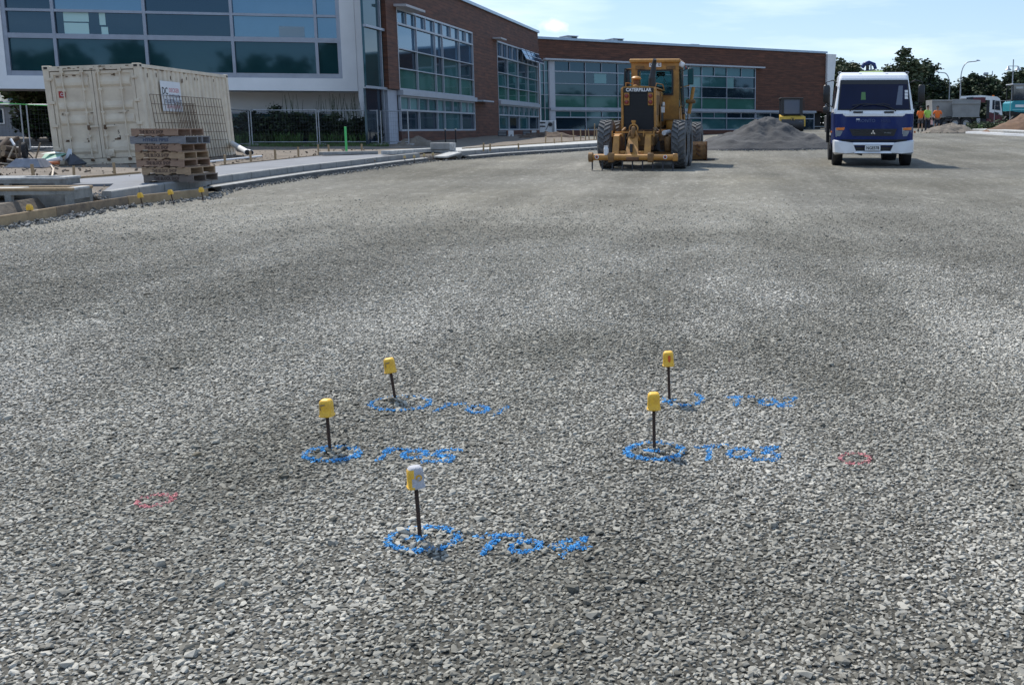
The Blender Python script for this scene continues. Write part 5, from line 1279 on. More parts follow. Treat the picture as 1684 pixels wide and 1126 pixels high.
for sx in (-1, 1):
    b.box((sx*.80, .46, 2.15), (.24, .14, 1.45), black); b.box((sx*.86, 1.9, 2.15), (.12, .12, 1.45), black); b.box((sx*1.02, .45, 2.3), (.05, .12, .9), black)
b.box((0, 1.2, 2.90), (1.95, 1.7, .14), black, ch=.04); b.box((0, .5, 1.5), (1.7, .1, .12), black); b.box((0, 1.2, 1.5), (1.7, 1.5, .1), black); c_ = b.build('cab', RO)
b = MB(); b.box((0, .48, 2.18), (1.36, .02, 1.26), mat('roller_screen', (.10, .12, .17), .1, ior=1.8)); b.box((.85, 1.2, 2.2), (.02, 1.2, 1.2), g_cab); b.box((-.85, 1.2, 2.2), (.02, 1.2, 1.2), g_cab); b.build('window', c_)
b = MB(); b.cyl((-.95, .3, .62), (.95, .3, .62), .62, steel_d, n=32); b.build('drum', RO)
b = MB(); b.cyl((-.85, 2.6, .6), (-.5, 2.6, .6), .6, rubber_d, n=24); b.cyl((.5, 2.6, .6), (.85, 2.6, .6), .6, rubber_d, n=24); b.cyl((-.5, 2.6, .6), (.5, 2.6, .6), .1, steel_d); b.build('rear_wheels', RO)
b = MB(); b.box((0, .3, .72), (1.8, .2, .12), black); b.build('drum_frame', RO)

# ---------------------------------------------------------------- tipper truck and trailer, far right
dgrey = mat('tipper_body_grey', (.30, .30, .295), .7, var=.25, vs=1.2); tmar = mat('tipper_maroon', (.10, .015, .025), .4)
def bin_(b, L_, h, w_, z0, m, rib=0):
    b.hull([(-L_/2, -w_/2, z0+h), (L_/2, -w_/2, z0+h), (-L_/2+.12, -w_/2, z0), (L_/2-.12, -w_/2, z0), (-L_/2, w_/2, z0+h), (L_/2, w_/2, z0+h), (-L_/2+.12, w_/2, z0), (L_/2-.12, w_/2, z0)], m)
    b.box((0, -w_/2-.04, z0+h-.08), (L_, .08, .16), m, ch=.02); b.box((0, -w_/2-.03, z0+.04), (L_-.1, .06, .1), m)
    for k in range(rib): b.box((-L_/2+.15+(L_-.3)*k/max(1, rib-1), -w_/2-.02, z0+h/2), (.07, .05, h-.1), m)
d1 = 99; x1_ = xat(1547, d1); z1_ = gz(x1_, d1)
TL = empty('tipper_trailer', (x1_, d1, z1_), R(2), 'grey steel tipping trailer standing behind the workers', 'trailer')
b = MB(); bin_(b, 2.5, 1.65, 2.3, 1.02, dgrey, 0); b.box((.6, -1.19, 1.08), (.9, .05, .05), steel_d); b.build('bin', TL)
b = MB(); b.box((.2, 0, .85), (2.9, .9, .2), steel_d); b.build('chassis', TL)
for xx in (-.9, .1): wheel(TL, (xx, -1.0, .48), .48, .28, rubber_d, steel, -1, 20, .012).rotation_euler = (0, 0, R(90)) if False else (0, 0, R(90))
b = MB(); b.box((.95, -.95, .72), (.5, .3, .35), dgrey, ch=.03); b.build('tool_box', TL)
d2 = 97; x2_ = xat(1588, d2); z2_ = gz(x2_, d2)
TT = empty('tipper_truck', (x2_, d2, z2_), R(-16), 'grey bodied tipper truck with white and maroon cab, facing right beyond the workers', 'truck')
b = MB(); bin_(b, 2.6, 1.35, 2.3, 1.05, dgrey, 0); b.prism([(-1.3, 2.4), (1.3, 2.4), (1.3, 2.62), (-1.3, 2.72)], -1.19, -1.08, dgrey, axis='y'); b.build('bin', TT)
b = MB(); b.box((.6, 0, .80), (5.0, .9, .22), steel_d); b.box((1.15, -1.0, .55), (.35, .3, .8), steel, ch=.03); b.box((1.9, -.95, .55), (.8, .35, .5), black, ch=.04); b.build('chassis', TT)
b = MB(); b.prism([(1.9, 1.0), (3.25, .70), (3.30, 1.15), (3.22, 1.7), (3.0, 2.72), (2.75, 2.90), (1.3, 3.05), (-.5, 2.98), (-.6, 2.75), (1.0, 2.75), (1.85, 2.6)], -1.15, 1.15, white_g, axis='y'); b.prism([(1.9, .6), (3.28, .5), (3.31, 1.2), (1.9, 1.55)], -1.165, 1.165, tmar, axis='y'); b.prism([(1.2, 2.4), (1.72, 2.4), (1.72, 2.86), (.2, 2.86), (.5, 2.7)], -1.17, 1.17, tmar, axis='y'); c_ = b.build('cab', TT)
b = MB(); b.prism([(2.35, 1.75), (3.08, 1.65), (2.98, 2.55), (2.35, 2.6)], -1.18, 1.18, g_cab, axis='y'); b.prism([(1.83, .9), (2.1, .9), (2.1, 2.6), (1.83, 2.6)], -1.175, 1.175, black, axis='y'); b.prism([(.0, 2.55), (.6, 2.55), (.6, 2.9), (.0, 2.85)], -1.178, 1.178, g_cab, axis='y'); b.box((3.14, 0, 2.15), (.1, 2.0, .9), g_cab, rot=(0, R(-14), 0)); b.build('window', c_)
b = MB(); b.prism([(2.45, 1.35), (2.85, 1.2), (3.0, 1.42), (2.75, 1.48), (2.55, 1.55)], -1.182, -1.168, black, axis='y'); b.build('door_emblem', c_)
b = MB(); b.box((2.4, -.9, 3.0), (.2, .1, .08), lamp_or); b.build('roof_beacon', c_)
for xx in (-.95, .05, 2.55): 
    for yy in (-1.0, 1.0): wheel(TT, (xx, yy, .5), .5, .28, rubber_d, steel, -1, 20, .012).rotation_euler = (0, 0, R(90))
# ---------------------------------------------------------------- teal excavator at the right edge
ed = 88; ex = xat(1687, ed); EX = empty('excavator', (ex, ed, gz(ex, ed)+.45), R(4), 'teal excavator with grey cab behind the soil mound at the right edge', 'excavator')
teal = mat('excavator_teal', (.02, .28, .34), .4, coat=.4, col2=(.015, .22, .28), vs=2)
b = MB(); b.prism([(-1.7, 1.1), (-1.72, 1.75), (-1.5, 1.95), (.3, 1.98), (.7, 1.7), (.9, .85), (-.2, .85), (-1.0, .98)], -.9, 1.1, teal, axis='y'); b.box((-.6, -.92, 1.2), (2.0, .04, .08), mat('teal_light', (.2, .50, .55), .5)); b.hull([(.2, -.91, .6), (1.6, -.91, .55), (1.6, .9, .55), (.2, .9, .6), (.2, -.91, 1.5), (1.7, -.91, 1.6), (1.7, .9, 1.6), (.2, .9, 1.5)], teal); b.build('body', EX)
b = MB(); b.box((-1.0, -.915, 1.52), (.75, .03, .22), white); b.box((-.3, -.915, 1.5), (.14, .03, .14), white); b.build('decal', EX)
b = MB(); 
for xx in (-1.55, -.1, .45, 1.5): b.box((xx, -.7, 2.6), (.07, .07, 1.4), black); b.box((xx, .7, 2.6), (.07, .07, 1.4), black)
b.box((0, 0, 3.32), (3.3, 1.6, .10), steel, ch=.03); b.box((0, 0, 2.02), (3.1, 1.4, .08), black); c_ = b.build('cab', EX)
b = MB(); b.box((-.83, -.7, 2.65), (1.36, .02, 1.2), g_cab); b.box((.97, -.7, 2.65), (.98, .02, 1.2), g_cab); b.box((-1.0, -.72, 3.05), (.6, .02, .16), mat('cab_trim', (.45, .48, .48), .5)); b.build('window', c_)
b = MB(); b.box((-.2, -.75, 2.02), (.3, .12, .12), beac, ch=.03); b.build('beacon', c_)
for s in (-1, 1):
    b = MB(); b.hull([(-1.5, s*.8-.2, .1), (-1.5, s*.8+.2, .1), (1.5, s*.8-.2, .1), (1.5, s*.8+.2, .1), (-1.75, s*.8-.2, .4), (-1.75, s*.8+.2, .4), (1.75, s*.8-.2, .4), (1.75, s*.8+.2, .4), (-1.5, s*.8-.2, .68), (1.5, s*.8-.2, .68), (-1.5, s*.8+.2, .68), (1.5, s*.8+.2, .68)], blackm)
    for k in range(5): b.cyl((-1.2+k*.6, s*.8-.23, .22), (-1.2+k*.6, s*.8+.23, .22), .13, steel_d, n=12)
    b.build('track', EX)
b = MB(); b.box((-.2, 0, .5), (1.6, 1.2, .4), blackm, ch=.05); b.hull([(-1.5, -.9, .75), (.3, -.9, .75), (.5, -.9, 1.0), (-1.6, -.9, 1.05), (-1.5, .9, .75), (.3, .9, .75), (.5, .9, 1.0), (-1.6, .9, 1.05)], blackm); b.build('undercarriage', EX)
b = MB(); b.tube([(1.7, 0, 1.4), (2.6, 0, 3.1), (4.0, 0, 2.9)], [.2, .24, .14], teal, n=8); b.tube([(4.0, 0, 2.9), (4.5, 0, 1.4)], [.14, .11], teal, n=8); b.hull([(4.3, -.4, 1.4), (4.8, -.4, 1.3), (4.9, -.4, .6), (4.2, -.4, .7), (4.3, .4, 1.4), (4.8, .4, 1.3), (4.9, .4, .6), (4.2, .4, .7)], steel_d); b.build('boom', EX)
# ================================================================ CONTAINER, PALLETS, SITE THINGS
cont_m = mat('container_cream', (.72, .62, .475), .6, col2=(.56, .47, .36), vs=2.6, bump=.06, bs=5)
cont_r = mat('container_rust', (.14, .085, .05), .9, var=.4)
cont_dk = mat('container_shadow_gap', (.05, .045, .04), .9)
A = ground(238, 268, .2); cdist = 27.0
cz = gz(xat(238, cdist), cdist)+.22
C0 = empty('shipping_container', (xat(243, cdist), cdist, cz), (R(0), R(-2.2), R(4.3)), 'cream shipping container with closed doors, leaning slightly left', 'container')
W_c, H_c, L_c = 2.44, 2.59, 6.06      # x from -W..0, y 0..L
b = MB()
for x_ in (-W_c+.08, -.08):
    for y_ in (.08, L_c-.08): b.box((x_, y_, H_c/2), (.15, .15, H_c-.02), cont_m, ch=.012)
for y_ in (.08, L_c-.08): b.box((-W_c/2, y_, .09), (W_c-.30, .14, .15), cont_m); b.box((-W_c/2, y_, H_c-.07), (W_c-.30, .14, .12), cont_m)
for x_ in (-W_c+.06, -.06): b.box((x_, L_c/2, .08), (.10, L_c-.3, .14), cont_m); b.box((x_, L_c/2, H_c-.05), (.10, L_c-.3, .09), cont_m)
fr_ = b.build('frame', C0)
for x_ in (-W_c+.09, -.09):
    for y_ in (.09, L_c-.09):
        for z_ in (.06, H_c-.05):
            b = MB(); b.box((x_, y_, z_), (.18, .18, .12), cont_m, ch=.01); s = 1 if y_ > 1 else -1; b.box((x_, y_+s*.09, z_), (.09, .012, .06), cont_dk); s = 1 if x_ > -1 else -1; b.box((x_+s*.09, y_, z_), (.012, .10, .06), cont_dk); b.build('corner_casting', fr_)
def corr(b, y0, y1, z0, z1, xface, m, pitch=.28, dep=.036):
    pts = []; y = y0
    while y < y1-.01:
        for (a_, d) in ((0, 0), (.25, 0), (.38, dep), (.62, dep), (.75, 0)):
            if y+a_*pitch < y1: pts.append((y+a_*pitch, d))
        y += pitch
    pts.append((y1, 0)); vs = []
    for yy, d in pts: vs += [(xface-d, yy, z0), (xface-d, yy, z1)]
    b.add(vs, [(2*i, 2*i+2, 2*i+3, 2*i+1) for i in range(len(pts)-1)], m)
b = MB(); corr(b, .16, L_c-.16, .14, H_c-.09, -.03, cont_m); b.build('side_panel', C0)
b = MB(); corr(b, .16, L_c-.16, .14, H_c-.09, -W_c+.05, cont_m); b.box((-W_c/2, L_c/2, H_c-.03), (W_c-.2, L_c-.2, .03), cont_m); b.box((-W_c/2, L_c-.06, H_c/2), (W_c-.3, .04, H_c-.2), cont_m); b.build('roof_panel', C0)
b = MB(); rr = random.Random(5)
for _ in range(26): b.box((-.022, rr.uniform(.2, 5.8), H_c-.10+rr.uniform(-.02, .03)), (.004, rr.uniform(.05, .25), rr.uniform(.01, .03)), cont_r)
for _ in range(10): b.box((-.022+.004, rr.uniform(.3, 5.7), H_c-.25+rr.uniform(-.1, .03)), (.004, .03, rr.uniform(.05, .12)), cont_r)
b.build('rust_streak', C0)
for k, (xa, xb) in enumerate(((-W_c+.17, -W_c/2-.008), (-W_c/2+.008, -.17))):
    b = MB(); zb0, zb1 = .18, H_c-.15; wv = xb-xa
    b.box(((xa+xb)/2, .07, (zb0+zb1)/2), (wv, .03, zb1-zb0), cont_m)
    for z0_, z1_ in ((.30, .62), (1.05, 1.32), (1.42, 1.66), (2.02, 2.28)):   # stamped recesses between plain bands
        b.hull([(xa+.10, .052, z0_), (xb-.10, .052, z0_), (xa+.13, .02, z0_+.06), (xb-.13, .02, z0_+.06), (xa+.13, .02, (z0_+z1_)/2), (xb-.13, .02, (z0_+z1_)/2), (xa+.10, .054, z1_), (xb-.10, .054, z1_)], cont_m)
    b.box(((xa+xb)/2, .045, zb0+.04), (wv, .03, .08), cont_m); b.box(((xa+xb)/2, .045, zb1-.04), (wv, .03, .08), cont_m); b.box((xa+.04, .043, (zb0+zb1)/2), (.08, .03, zb1-zb0-.01), cont_m); b.box((xb-.04, .043, (zb0+zb1)/2), (.08, .03, zb1-zb0-.01), cont_m)
    d_ = b.build('door', C0)
    for q in (.30, .78) if k == 0 else (.16, .68):
        b = MB(); x_ = xa+wv*q; b.cyl((x_, -.012, zb0-.06), (x_, -.012, zb1+.06), .018, cont_m, n=10)
        for zz in (zb0, .75, 1.36, 1.95, zb1-.02): b.box((x_, -.008, zz), (.09, .035, .06), cont_m, ch=.006)
        b.box((x_, -.01, zb0-.04), (.07, .05, .07), cont_r); b.box((x_, -.01, zb1+.04), (.07, .05, .06), cont_m); b.build('lock_rod', d_)
    b = MB(); x_ = xa+wv*(.78 if k == 0 else .16); b.box((x_+.12, -.03, 1.0), (.30, .02, .04), cont_m, ch=.005); b.box((x_+.02, -.03, .98), (.08, .03, .12), cont_r, ch=.01); b.build('door_handle', d_)
    for zz in (.45, 1.05, 1.65, 2.25):
        b = MB(); xx = xa-.02 if k == 0 else xb+.02; b.box((xx, -.006, zz), (.14, .03, .075), cont_m, ch=.006); b.build('hinge', d_)
b = MB(); b.box((-W_c+.40, .048, 1.86), (.17, .006, .17), mat('red_sticker', (.38, .03, .025), .5)); b.lathe([(.03, 0), (.045, 0)], white, (-W_c+.40, .0425, 1.855), 14, 'y'); b.box((-W_c+.43, .0435, 1.90), (.02, .002, .03), mat('red_sticker', ()), rot=(0, .3, 0)); b.build('red_sticker', C0)
b = MB(); rr = random.Random(9)
for _ in range(16): b.box((rr.choice([-2.0, -1.75, -1.55, -.9, -.75])+rr.uniform(-.05, .05), .0515, .62+rr.uniform(-.06, .08)), (rr.uniform(.03, .16), .004, rr.uniform(.01, .04)), cont_r)
for _ in range(40): b.box((rr.uniform(-W_c+.3, -.3), .0405+.0*rr.random(), rr.choice([.20, .23, 1.36, 2.33])+rr.uniform(-.03, .03)), (rr.uniform(.02, .09), .014, rr.uniform(.006, .03)), cont_r)
for _ in range(14): b.box((rr.uniform(-W_c+.3, -.3), -.002, H_c-.07+rr.uniform(-.04, .03)), (rr.uniform(.02, .10), .01, rr.uniform(.006, .03)), cont_r)
for x_, z_, s_ in ((-.80, 1.02, '1'), (-.72, .80, '5'), (-.72, .64, '4')): pass
b.build('rust_patch', C0)
for x_, z_, s_ in ((-.82, 1.06, '1'), (-.74, .84, '5'), (-.72, .70, '3')): text('lettering', s_, .14, black, C0, (x_, .05, z_), (R(90), 0, 0), .8, .002)
b = MB(); b.box((-W_c/2, .062, H_c/2), (.022, .02, H_c-.4), cont_dk); b.box((-W_c+.162, .062, H_c/2), (.014, .02, H_c-.4), cont_dk); b.box((-.162, .062, H_c/2), (.014, .02, H_c-.4), cont_dk); b.box((-W_c/2, .05, .155), (W_c-.3, .03, .03), cont_dk); b.build('door_gasket_shade', C0)  # gasket strips, dark to paint in the shade of the door seams
b = MB(); b.cyl((-.99, .04, .30), (-.99, -.03, .30), .07, cont_m, n=16); b.box((-1.0, -.0, .30), (.22, .04, .20), cont_m, ch=.01); b.build('lock_box', C0)
# sign board hung on the side
side = lambda y, z, x=.01: C0.matrix_basis @ Vector((x, y, z))
def side_thing(b, name, y, z, x, label, cat, group=None, tilt=0):
    o = b.build(name); o.location = side(y, z, x); o.rotation_euler = (C0.rotation_euler.to_matrix() @ Euler((tilt, 0, R(90))).to_matrix()).to_euler(); return tag(o, label, cat, group)
def yside(u):   # distance along the container side of column u at eye height
    k = (u-CX)/F*cp; x0 = C0.location.x; y0 = C0.location.y; d = Vector((-math.sin(R(4.3)), math.cos(R(4.3)))); return (k*y0-x0)/(d.x-k*d.y)
y_s0, y_s1 = yside(273), yside(305); zc_ = 1.78
b = MB(); b.box((0, 0, 0), (y_s1-y_s0, .012, .98), white, ch=.003)
sg = side_thing(b, 'sign_board', (y_s0+y_s1)/2, zc_, .015, 'white company sign board hung on the container side', 'sign')
sg.scale = (1, 1, .84)
navy_t = mat('sign_navy', (.03, .05, .14), .5); red_t = mat('sign_red', (.55, .12, .14), .5)
ws = (y_s1-y_s0); k_ = ws/1.15
text('lettering', 'DC', .32, black, sg, (-.36*k_, -.009, .16), (R(90), 0, 0), .72*k_, .001, bold=.006)
text('lettering', 'DECKER', .20, red_t, sg, (.17*k_, -.009, .20), (R(90), 0, 0), .80*k_, .001)
b = MB()   # unreadable smaller lines: strokes of the same size and colour
rr = random.Random(3)
def glyphs(b, x0, x1, z, h, m):
    x = x0
    while x < x1:
        w_ = rr.uniform(.03, .055)*k_
        b.box((x+w_/2, -.0085, z+rr.uniform(-.01, .01)*h), (w_*.35, .003, h), m)
        if rr.random() < .7: b.box((x+w_/2, -.0087, z+rr.choice([-.4, 0, .4])*h), (w_, .003, h*.22), m)
        x += w_*1.5
glyphs(b, -.12*k_, .50*k_, .02, .10, navy_t); glyphs(b, -.42*k_, .50*k_, -.16, .13, navy_t); glyphs(b, -.34*k_, .46*k_, -.34, .10, red_t); b.build('small_print', sg)
# two sheets of reinforcing mesh leaning on the side
def mesh_sheet(y0, y1, z0, z1, px, pz, label, xo, tilt):
    b = MB(); L_, H_ = y1-y0, z1-z0
    n1 = int(L_/px); n2 = int(H_/pz)
    for i in range(n1+1): x = -L_/2+L_*i/n1; b.cyl((x, 0, -H_/2), (x, 0, H_/2), .0075, cont_r, n=5, caps=False)
    for j in range(n2+1): z = -H_/2+H_*j/n2; b.cyl((-L_/2, -.008, z), (L_/2, -.008, z), .0075, cont_r, n=5, caps=False)
    return side_thing(b, 'mesh_sheet', (y0+y1)/2, (z0+z1)/2, xo, label, 'steel mesh', 'reinforcing mesh sheets leaning on the container', tilt)
mesh_sheet(yside(250), yside(366), .05, 1.80, .20, .22, 'rusty steel mesh sheet leaning on the container below the sign, the larger one', .14, R(-4))
mesh_sheet(yside(286), yside(318), .35, 1.60, .10, .22, 'smaller finer steel mesh sheet in front of the larger one on the container', .20, R(-4))
b = MB(); b.box((0, 0, 0), (.9, .25, .18), steel_d, ch=.02)
for x_, lb in ((-.6, 'left'), (-2.0, 'right')):
    bb = MB(); bb.box((0, 0, .07), (.55, .3, .15), timber_o, ch=.01); o = bb.build('timber_block'); o.location = C0.matrix_basis @ Vector((x_, .2, -.12)); o.location.z = cz-.12; tag(o, 'dark timber block under the container doors, ' + ('nearer the pallets' if lb == 'left' else 'nearer the wheelbarrow'), 'block', 'timber blocks under the container')

# ---- pallets
pd = 18.9
PAL = [(213, 289, 343.5, 211.6, 224, wood_p, 'THE BLOCK SHOP', ink, 'brown pallet on top of the stack'),
       (211, 301, 355, 225.0, 235.5, wood_g, 'HYNDS PIPES', mat('blue_grey_ink', (.05, .07, .12), .8), 'grey weathered pallet with blunt grey lettering, second from the top'),
       (218.5, 294, 348, 237, 248, wood_p, 'THE BLOCK SHOP', ink, 'reddish brown pallet right under the grey one'),
       (219, 298, 344.4, 249, 261, wood_b, 'THE BLOCK SHOP', ink, 'tan pallet with the boldest lettering, middle of the stack'),
       (219.5, 298, 346, 262, 273, wood_p, 'THE BLOCK SHOP', ink, 'brown pallet with thin faded lettering, third from the bottom'),
       (228.5, 308, 352.5, 274, 285.5, wood_b, 'THE BLOCK SHOP', ink_l, 'pallet with very faint lettering, second from the bottom'),
       (231, 312.6, 358, 286.5, 298.5, wood_d, 'THE BLOCK SHOP', ink, 'darkest pallet at the very bottom of the stack')]
zbase = gz(xat(270, pd), pd)+.252
hp_ = (zat(211.6, pd)-zbase)/7
for i, (ul, ur, us_, vt, vb, wm, tx_, im, lb) in enumerate(PAL):
    xl_, xr_ = xat(ul+3.5*(3-i)/6, pd), xat(ur+3.5*(3-i)/6, pd); Wp = xr_-xl_; D = 1.0
    z0 = zbase+(6-i)*hp_
    P0 = empty('pallet', ((xl_+xr_)/2, pd, z0), R(rng.uniform(-1.2, 1.2)), lb, 'pallet', 'stacked wooden pallets')
    hs2 = hp_-.034; zz0 = .016
    for k, yy in enumerate((.02, D/2, D-.02)):
        b = MB(); n1, n2 = -Wp*.30, Wp*.14; nw = .13 if i not in (1,) else .0
        if nw and k != 1:
            xs_ = [-Wp/2, n1-nw/2, n1-nw/2+.02, n1+nw*.6-.02, n1+nw*.6, n2-nw*.4, n2-nw*.4+.02, n2+nw*.6-.02, n2+nw*.6, Wp/2]
            poly = [(xs_[0], zz0), (xs_[1], zz0), (xs_[2], zz0+.02), (xs_[3], zz0+.02), (xs_[4], zz0), (xs_[5], zz0), (xs_[6], zz0+.02), (xs_[7], zz0+.02), (xs_[8], zz0), (xs_[9], zz0), (xs_[9], zz0+hs2), (xs_[0], zz0+hs2)]
        else: poly = [(-Wp/2, zz0), (Wp/2, zz0), (Wp/2, zz0+hs2), (-Wp/2, zz0+hs2)]
        b.prism(poly, yy-.02, yy+.02, wm, axis='y'); b.build('stringer', P0)
    if i == 1:
        b = MB(); b.box((Wp/2-.02, .68, zz0+hs2/2), (.04, .05, hs2), wm); b.build('stringer', P0)
    for k in range(7):
        b = MB(); xx = -Wp/2+.045+(Wp-.09)*k/6; b.box((xx, D/2+rng.uniform(-.008, .008), hp_-.0095), (.088, D+.02, .017), wm); b.build('deck_board', P0)
    for k in range(3 if i else 2):
        b = MB(); xx = -Wp/2+.05+(Wp-.1)*k/2; b.box((xx, D/2, .0085), (.09, D+.01, .015), wm); b.build('base_board', P0)
    b = MB(); b.box((Wp/2-.052, D/2, hp_*.5), (.012, D-.1, hs2-.012), blackm) if False else None
    sh = .0 if i != 0 else -.0
    text('lettering', tx_, .086, im, P0, ((-.06 if i in (0, 3) else -.03)*Wp, -.003, zz0+hs2*.55), (R(90), 0, 0), Wp*.58/(.0565*len(tx_)), .001, bold=.002)
# ---- concrete pits at the far left
pit_m = conc_old
def pit(name, loc, rz, w_, d_, h_, label, group):
    o = empty(name, loc, rz, label, 'concrete pit', group); t = .09
    b = MB(); b.box((0, t/2, h_-.04), (w_, t, .08), conc_old, ch=.01); b.box((0, t/2, .03), (w_, t, .06), conc_old)
    for x_ in (-w_/2+t/2, -w_*.02, w_/2-t/2): b.box((x_, t/2, h_/2), (t, t-.004, h_-.12), conc_old)
    b.box((-w_/2+t/2, d_/2, h_/2), (t-.003, d_-.01, h_-.003), conc_old); b.box((w_/2-t/2, d_/2, h_*.78), (t-.004, d_-.01, h_*.4), conc_old); b.box((0, d_-t/2, h_/2), (w_-.01, t, h_-.004), conc_old); b.build('wall', o)
    rm = conc_l if 'back' in label else timber
    b = MB(); b.box((0, .05, h_+.012), (w_+.03, .12, .045), rm, ch=.008); b.box((0, d_-.05, h_+.012), (w_+.03, .12, .045), rm, ch=.008)
    for x_ in (-w_/2+.05, w_/2-.05): b.box((x_, d_/2, h_+.010), (.12, d_-.2, .045), conc_l, ch=.008)
    b.box((-w_*.24, d_/2, h_+.006), (w_*.46, d_-.16, .03), conc_l, ch=.006); b.build('rim', o)
    return o
pa = ground(46, 351, .02); pit('concrete_pit', pa+Vector((-.35, .15, -.02)), R(8), 1.75, .75, .36, 'low concrete drainage pit with tan rim right behind the formwork board', 'open concrete drainage pits')
pa = ground(30, 327, .05); pit('concrete_pit', pa+Vector((-.35, .3, .02)), R(8), 1.7, .8, .30, 'grey concrete drainage pit further back, at the left edge', 'open concrete drainage pits')
p = ground(133, 331, .1); b = MB(); b.box((0, 0, .06), (.36, .16, .14), conc, ch=.01); o = b.build('concrete_block', loc=p, rot=(0, 0, R(14))); tag(o, 'small grey concrete block between the pit and the cut kerb end', 'block')
# ---- kerb pins (small, capped)
def small_pin(base, h, lean, label, bright=True, group='capped pins along the kerb'):
    q = ground(*base); e = empty('kerb_pin', q, (0, 0, 0), label, 'rebar pin', group); e.rotation_euler = (0, R(lean), 0)
    b = MB(); b.cyl((0, 0, -.04), (0, 0, h), .009, rust, n=8); b.build('rebar', e)
    b = MB(); b.hull([(sx*.034*k, sy*.03*k, z) for k, z in ((1, 0), (1, .05), (.65, .085)) for sx in (-1, 1) for sy in (-1, 1)], capy if bright else mat('cap_faded', (.50, .36, .16), .7)); b.build('cap', e, loc=(0, 0, h-.03))
for base, h, ln, lb in [((52, 364), .19, -3, 'yellow capped pin by the concrete pit at the left edge'), ((235, 341), .19, -8, 'yellow capped pin nearest the cut kerb end'), ((286, 336), .20, -12, 'yellow capped pin below the middle of the pallet stack'), ((334, 331), .19, -5, 'yellow capped pin below the right edge of the pallets')]: small_pin(base, h, ln, lb)
for base, lb in [((666, 270), 'faded capped pin, first of the far row along the kerb'), ((681.5, 269), 'black stemmed faded pin, second of the far row'), ((697.5, 266), 'faded capped pin left of the grey concrete box'), ((712.5, 264), 'black stemmed pin standing before the grey concrete box'), ((755, 258), 'faded capped pin first right of the grey concrete box'), ((773, 257), 'faded capped pin second right of the grey concrete box')]: small_pin(base, .20, rng.uniform(-3, 3), lb, False)
# ---- grey concrete sump box by the kerb gap
p = ground(722, 262, .0); e = empty('concrete_sump', p+Vector((0, .2, 0)), R(3), 'grey concrete box section in the gap between the two kerb lengths', 'concrete box')
b = MB(); b.box((0, .3, .42), (.66, .6, .24), conc, ch=.02); b.box((.36, .3, .40), (.10, .62, .26), conc_l, ch=.01); b.build('box', e)
b = MB(); b.box((-.28, .3, .15), (.08, .55, .3), conc); b.box((.30, .3, .15), (.08, .55, .3), conc_l); b.box((.02, .28, .26), (.5, .5, .06), cement); b.box((0, .5, .12), (.5, .1, .24), cont_dk); b.build('foot', e)
p = ground(737, 258, .1); b = MB(); b.box((0, 0, .06), (.5, .9, .06), conc_l, rot=(R(8), 0, R(-20)), ch=.01); o = b.build('concrete_slab', loc=p); tag(o, 'pale concrete slab lying right of the grey concrete box', 'slab')
b = MB(); p0, p1 = ground(636, 256, .25), ground(712, 248, .25); m_ = (p0+p1)/2; b.box((0, 0, .06), ((p1-p0).length, .35, .12), conc_l, ch=.01); o = b.build('concrete_beam', loc=m_, rot=(0, 0, math.atan2(p1.y-p0.y, p1.x-p0.x))); tag(o, 'pale concrete beam lying before the brown pier', 'beam')
b = MB(); p0, p1 = ground(528, 256, .26), ground(618, 253, .26); m_ = (p0+p1)/2; b.box((0, 0, .05), ((p1-p0).length, .30, .10), conc, ch=.01); o = b.build('concrete_beam', loc=m_, rot=(0, 0, math.atan2(p1.y-p0.y, p1.x-p0.x))); tag(o, 'grey concrete edging piece at the back of the pavement', 'beam')
# ---- stakes and edge battens
ST = [(56, 297, 'far left stake on the dirt beside the loose battens'), (122, 294, 'stake left of the pallets, in line with the container door'), (189, 289, 'stake just left of the pallet stack'), (370, 273, 'first stake right of the pallet stack'), (413, 268, 'stake by the open end of the white pipe'), (453, 262, 'stake left of the middle fence post'), (491, 259, 'stake in front of the fern clump'), (524, 255, 'taller stake under the middle fence post'), (541, 253, 'short stake right of the middle fence post'), (595, 252, 'short stake right of the green stake')]
for u, v, lb in ST:
    p = ground(u, v, .2); b = MB(); h = rng.uniform(.26, .34)*(1 if u < 600 else .8); b.hull([(sx*.022*k, sy*.022*k, z) for k, z in ((1, h), (1, .0), (.2, -.1)) for sx in (-1, 1) for sy in (-1, 1)], timber); o = b.build('stake', loc=p, rot=(R(rng.uniform(-4, 4)), R(rng.uniform(-4, 4)), rng.uniform(0, 1))); tag(o, 'wooden peg: ' + lb, 'stake', 'wooden stakes along the pavement edge')
far_st = [(795, 249), (806, 248.5), (853, 246), (897, 236), (912, 236), (924, 235), (944, 232.5), (955, 231), (963, 230.5), (969, 230), (977, 229.5), (981, 229)]
for i, (u, v) in enumerate(far_st):
    p = ground(u, v, .25); d = p.y; b = MB(); h = (.28, .25, .22, .3, .2, .4, .5, .5, .5, .5, .75, .5)[i]; b.box((0, 0, h/2), (.05, .05, h), timber, ch=.005); o = b.build('stake', loc=p, rot=(R(rng.uniform(-5, 5)), R(rng.uniform(-5, 5)), 0)); tag(o, 'wooden peg ' + ['first of the far row, at the brown pier', 'close beside the first peg of the far row', 'below the white louvred door', 'left of the white cabinet foot', 'below the white cabinet', 'right of the white cabinet foot', 'on the dark soil right of the white cabinet', 'third from the grader tyre', 'next after the soil heap end', 'second from the grader tyre', 'tallest, close to the grader tyre', 'half hidden by the grader tyre'][i], 'stake', 'far pegs along the kerb')
